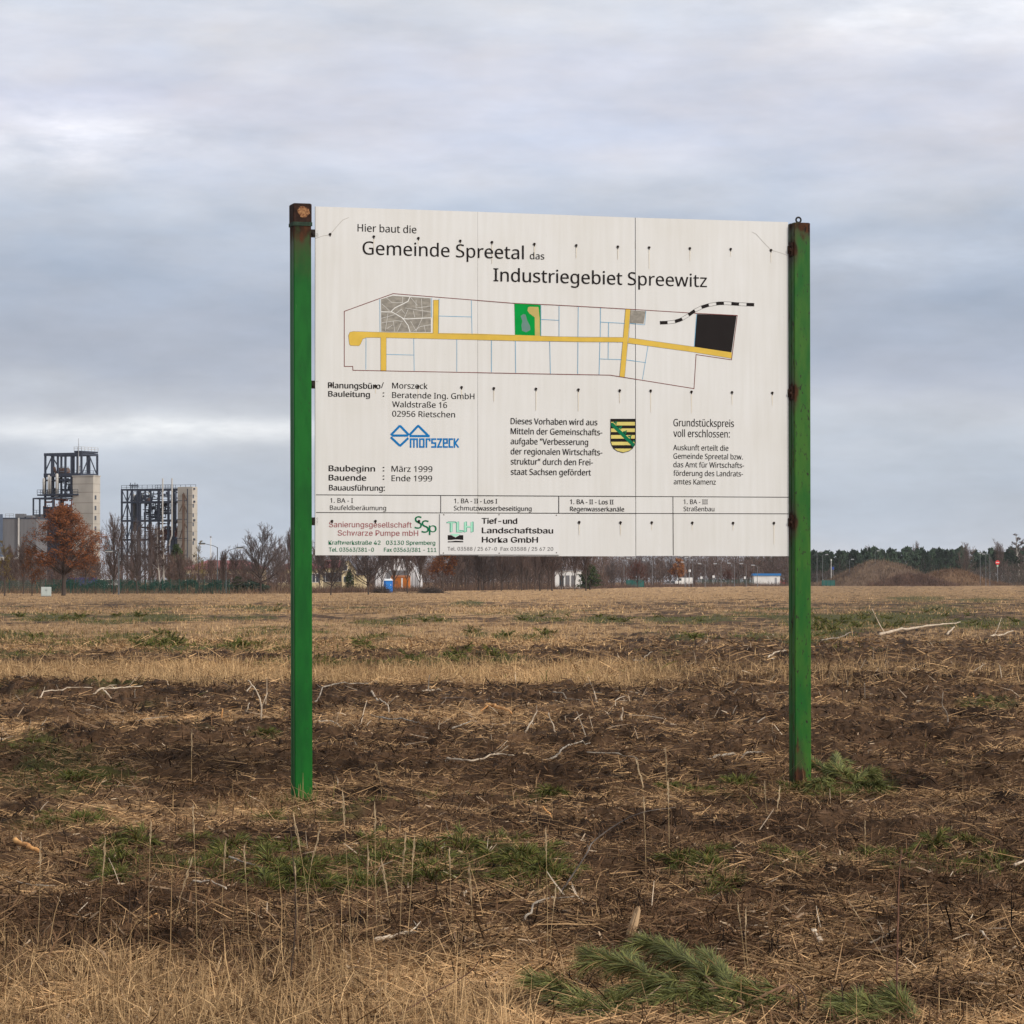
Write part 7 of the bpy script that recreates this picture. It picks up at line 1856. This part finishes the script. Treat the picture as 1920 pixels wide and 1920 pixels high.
def pine_branch(label, main, sprays, nl=0.10, nn=400, w_=0.0027, group=None):
    c = main[0].copy(); rnd = random.Random(len(sprays) * 7 + int(c.x * 100)); r = empty('pine_branch', c); tag(r, label, 'pine branch', group)
    b = MB(); mp = smooth_path([p - c for p in main], 5); n = len(mp); b.tube(mp, [0.009 * (1 - 0.7 * i / n) for i in range(n)], 7); b.build('stem', M_pbark, r, True)
    for sp_pts in sprays:
        pth = smooth_path([p - c for p in sp_pts], 4)
        b = MB(); n = len(pth); b.tube(pth, [0.0045 * (1 - 0.6 * i / n) for i in range(n)], 5); tw_ = b.build('twig', M_pbark, r, True)
        V, Q_, Cc = [], [], []
        L = sum((pth[i + 1] - pth[i]).length for i in range(len(pth) - 1))
        needles(V, Q_, Cc, pth, nl, int(nn * max(0.6, L / 0.25)), w_, rnd, (0.036, 0.046, 0.018), (0.235, 0.240, 0.075), (0.25, 0.85))
        for q_ in range(5):                                # side shoots
            i = rnd.randrange(1, len(pth) - 1); d = (pth[i + 1] - pth[i]).normalized(); s_ = Vector((rnd.gauss(0, 1), rnd.gauss(0, 1), rnd.gauss(0, .12))).normalized()
            e = (d * 0.75 + s_ * 0.7).normalized() * min(L * 0.4, 0.17) * rnd.uniform(0.6, 1.0)
            sp2 = [pth[i], pth[i] + e * 0.5 + Vector((0, 0, 0.01)), pth[i] + e + Vector((0, 0, -0.015))]
            b2 = MB(); b2.tube(sp2, [0.003, 0.0025, 0.0015], 4); b2.build('side_shoot', M_pbark, r)
            needles(V, Q_, Cc, sp2, nl * 0.95, int(nn * 0.33), w_, rnd, (0.036, 0.046, 0.018), (0.235, 0.240, 0.075), (0.25, 0.85), 0.0)
        link(bpy.data.objects.new('needle_brush', fast_mesh('needle_brush', np.array([tuple(v) for v in V]), np.array(Q_), M_pneed, np.array(Cc))), tw_)
    return r
def A(px, py, base):
    py += 8 if px < 1500 and py > 1760 else 0
    Y_ = gp(960, min(base, py + 38)).y; return at(px, py, Y_) + Vector((0, 0, 0.03))
pine_branch('large cut pine branch with long green needles lying below the splintered stump', [A(1425, 1925, 1915), A(1385, 1880, 1905), A(1350, 1858, 1895), A(1290, 1846, 1890), A(1230, 1850, 1885), A(1155, 1868, 1885)],
            [[A(1290, 1846, 1890), A(1215, 1850, 1888), A(1150, 1880, 1888)], [A(1350, 1858, 1895), A(1290, 1868, 1900), A(1205, 1895, 1905)], [A(1340, 1852, 1893), A(1300, 1815, 1880), A(1255, 1786, 1870), A(1207, 1770, 1865)],
             [A(1230, 1850, 1885), A(1195, 1822, 1872), A(1150, 1806, 1865), A(1100, 1795, 1862)], [A(1385, 1880, 1905), A(1352, 1830, 1885), A(1318, 1797, 1878)], [A(1360, 1890, 1906), A(1330, 1900, 1912), A(1270, 1918, 1918)], [A(1290, 1852, 1890), A(1330, 1885, 1902), A(1345, 1915, 1910)]])
pine_branch('pine branch end with pale green tips lying before the dry grass edge', [A(1190, 1900, 1905), A(1120, 1892, 1900), A(1060, 1872, 1893)],
            [[A(1150, 1897, 1903), A(1090, 1878, 1893), A(1040, 1860, 1888), A(1000, 1845, 1885)], [A(1170, 1900, 1905), A(1130, 1905, 1910), A(1080, 1900, 1912)], [A(1190, 1900, 1905), A(1160, 1915, 1918), A(1120, 1930, 1925)]])
pine_branch('drooping pine branch with a bushy end beside the dark bent twig', [A(1330, 1925, 1925), A(1400, 1890, 1912), A(1470, 1855, 1900), A(1492, 1862, 1900)],
            [[A(1470, 1855, 1900), A(1440, 1880, 1905), A(1415, 1920, 1912)], [A(1485, 1855, 1900), A(1460, 1890, 1907), A(1445, 1930, 1915)], [A(1490, 1860, 1900), A(1480, 1895, 1908), A(1470, 1930, 1918)], [A(1400, 1890, 1912), A(1380, 1905, 1916), A(1350, 1925, 1922)], [A(1440, 1868, 1904), A(1400, 1862, 1900), A(1365, 1875, 1902)]])
pine_branch('small bright pine spray at the lower picture edge beneath the tall sapling', [A(1720, 1940, 1940), A(1660, 1915, 1930), A(1600, 1900, 1925)],
            [[A(1690, 1925, 1935), A(1630, 1905, 1925), A(1570, 1895, 1922)], [A(1700, 1930, 1935), A(1650, 1930, 1932), A(1590, 1925, 1930)], [A(1720, 1940, 1940), A(1700, 1910, 1928), A(1690, 1890, 1922)]])
pine_branch('green pine branch leaning against the foot of the rusty green post', [A(1600, 1478, 1482), A(1560, 1462, 1480), A(1522, 1436, 1478)],
            [[A(1600, 1476, 1482), A(1560, 1458, 1480), A(1520, 1433, 1478)], [A(1590, 1474, 1482), A(1575, 1450, 1479), A(1567, 1425, 1477)], [A(1580, 1475, 1483), A(1550, 1474, 1484), A(1530, 1478, 1486)], [A(1600, 1476, 1482), A(1615, 1462, 1480), A(1625, 1458, 1479)], [A(1600, 1478, 1483), A(1625, 1478, 1484), A(1645, 1480, 1486)]], 0.095, 240, 0.0052)
# small sprigs in the green patches
def sprig(seed, n, nl, w_, cnt, h=0.2):
    rnd = random.Random(seed); r = empty('pine_sprig', (0, 0, -50)); b = MB(); V, Q_, Cc = [], [], []
    for k in range(n):
        a = k * 6.283 / n + rnd.uniform(-.4, .4); L = h * rnd.uniform(0.7, 1.4); el_ = rnd.uniform(0.15, 0.9)
        d = Vector((math.cos(a) * math.cos(el_), math.sin(a) * math.cos(el_), math.sin(el_)))
        pth = smooth_path([Vector((0, 0, 0)), d * L * 0.5 + Vector((0, 0, 0.03)), d * L + Vector((0, 0, -0.01))], 3)
        b.tube(pth, [0.004, 0.0035, 0.003, 0.0028, 0.0025, 0.002, 0.0015][:len(pth)], 4)
        needles(V, Q_, Cc, pth, nl, cnt, w_, rnd, (0.026, 0.034, 0.008), (0.165, 0.170, 0.040), (0.3, 0.95), 0.05)
    b.build('twig', M_pbark, r); link(bpy.data.objects.new('needle_brush', fast_mesh('needle_brush', np.array([tuple(v) for v in V]), np.array(Q_), M_pneed, np.array(Cc))), r)
    return r
def spread_sprigs(protos, n, lo, hi, smin, smax, label, group, jit=1.0):
    pts = [g for g in G_patch if lo <= g[1] <= hi]; wts = [g[2] * g[3] * g[4] for g in pts]; used = set()
    done = 0
    while done < n:
        g = RD.choices(pts, wts)[0]
        px, py = RD.gauss(g[0], g[2] * 0.52 * jit), RD.gauss(g[1], g[3] * 0.52 * jit)
        if not (lo <= py <= hi + 40) or not -40 < px < 1960: continue
        p = on_ground(px, py, -0.01); k = RD.randrange(len(protos))
        r = protos[k] if k not in used else copy_tree(protos[k])
        used.add(k); s_ = RD.uniform(smin, smax)
        r.location = p; r.rotation_euler = (RD.gauss(0, .15), RD.gauss(0, .15), RD.uniform(0, 6.28)); r.scale = (s_, s_, s_ * RD.uniform(0.7, 1.1))
        tag(r, label, 'pine sprig', group); done += 1
    for k, r in enumerate(protos):
        if k not in used:
            for ch in list(r.children): bpy.data.objects.remove(ch)
            bpy.data.objects.remove(r)
spread_sprigs([sprig(s, 6, 0.06, 0.0036, 90, 0.12) for s in (1, 2, 3, 4)], 120, 1500, 1760, 0.7, 1.35, 'small green pine sprig lying in the green patches before the sign', 'pine sprigs before the sign')
spread_sprigs([sprig(s, 6, 0.07, 0.0052, 80, 0.15) for s in (11, 12)], 26, 1292, 1498, 0.6, 1.1, 'small green pine sprig on the soil around and behind the posts', 'pine sprigs around the posts', 0.8)
spread_sprigs([sprig(s, 7, 0.14, 0.018, 46, 0.34) for s in (21, 22, 23)], 110, 1110, 1280, 0.4, 0.95, 'low green pine tuft on the far field', 'green tufts on the far field', 1.0)
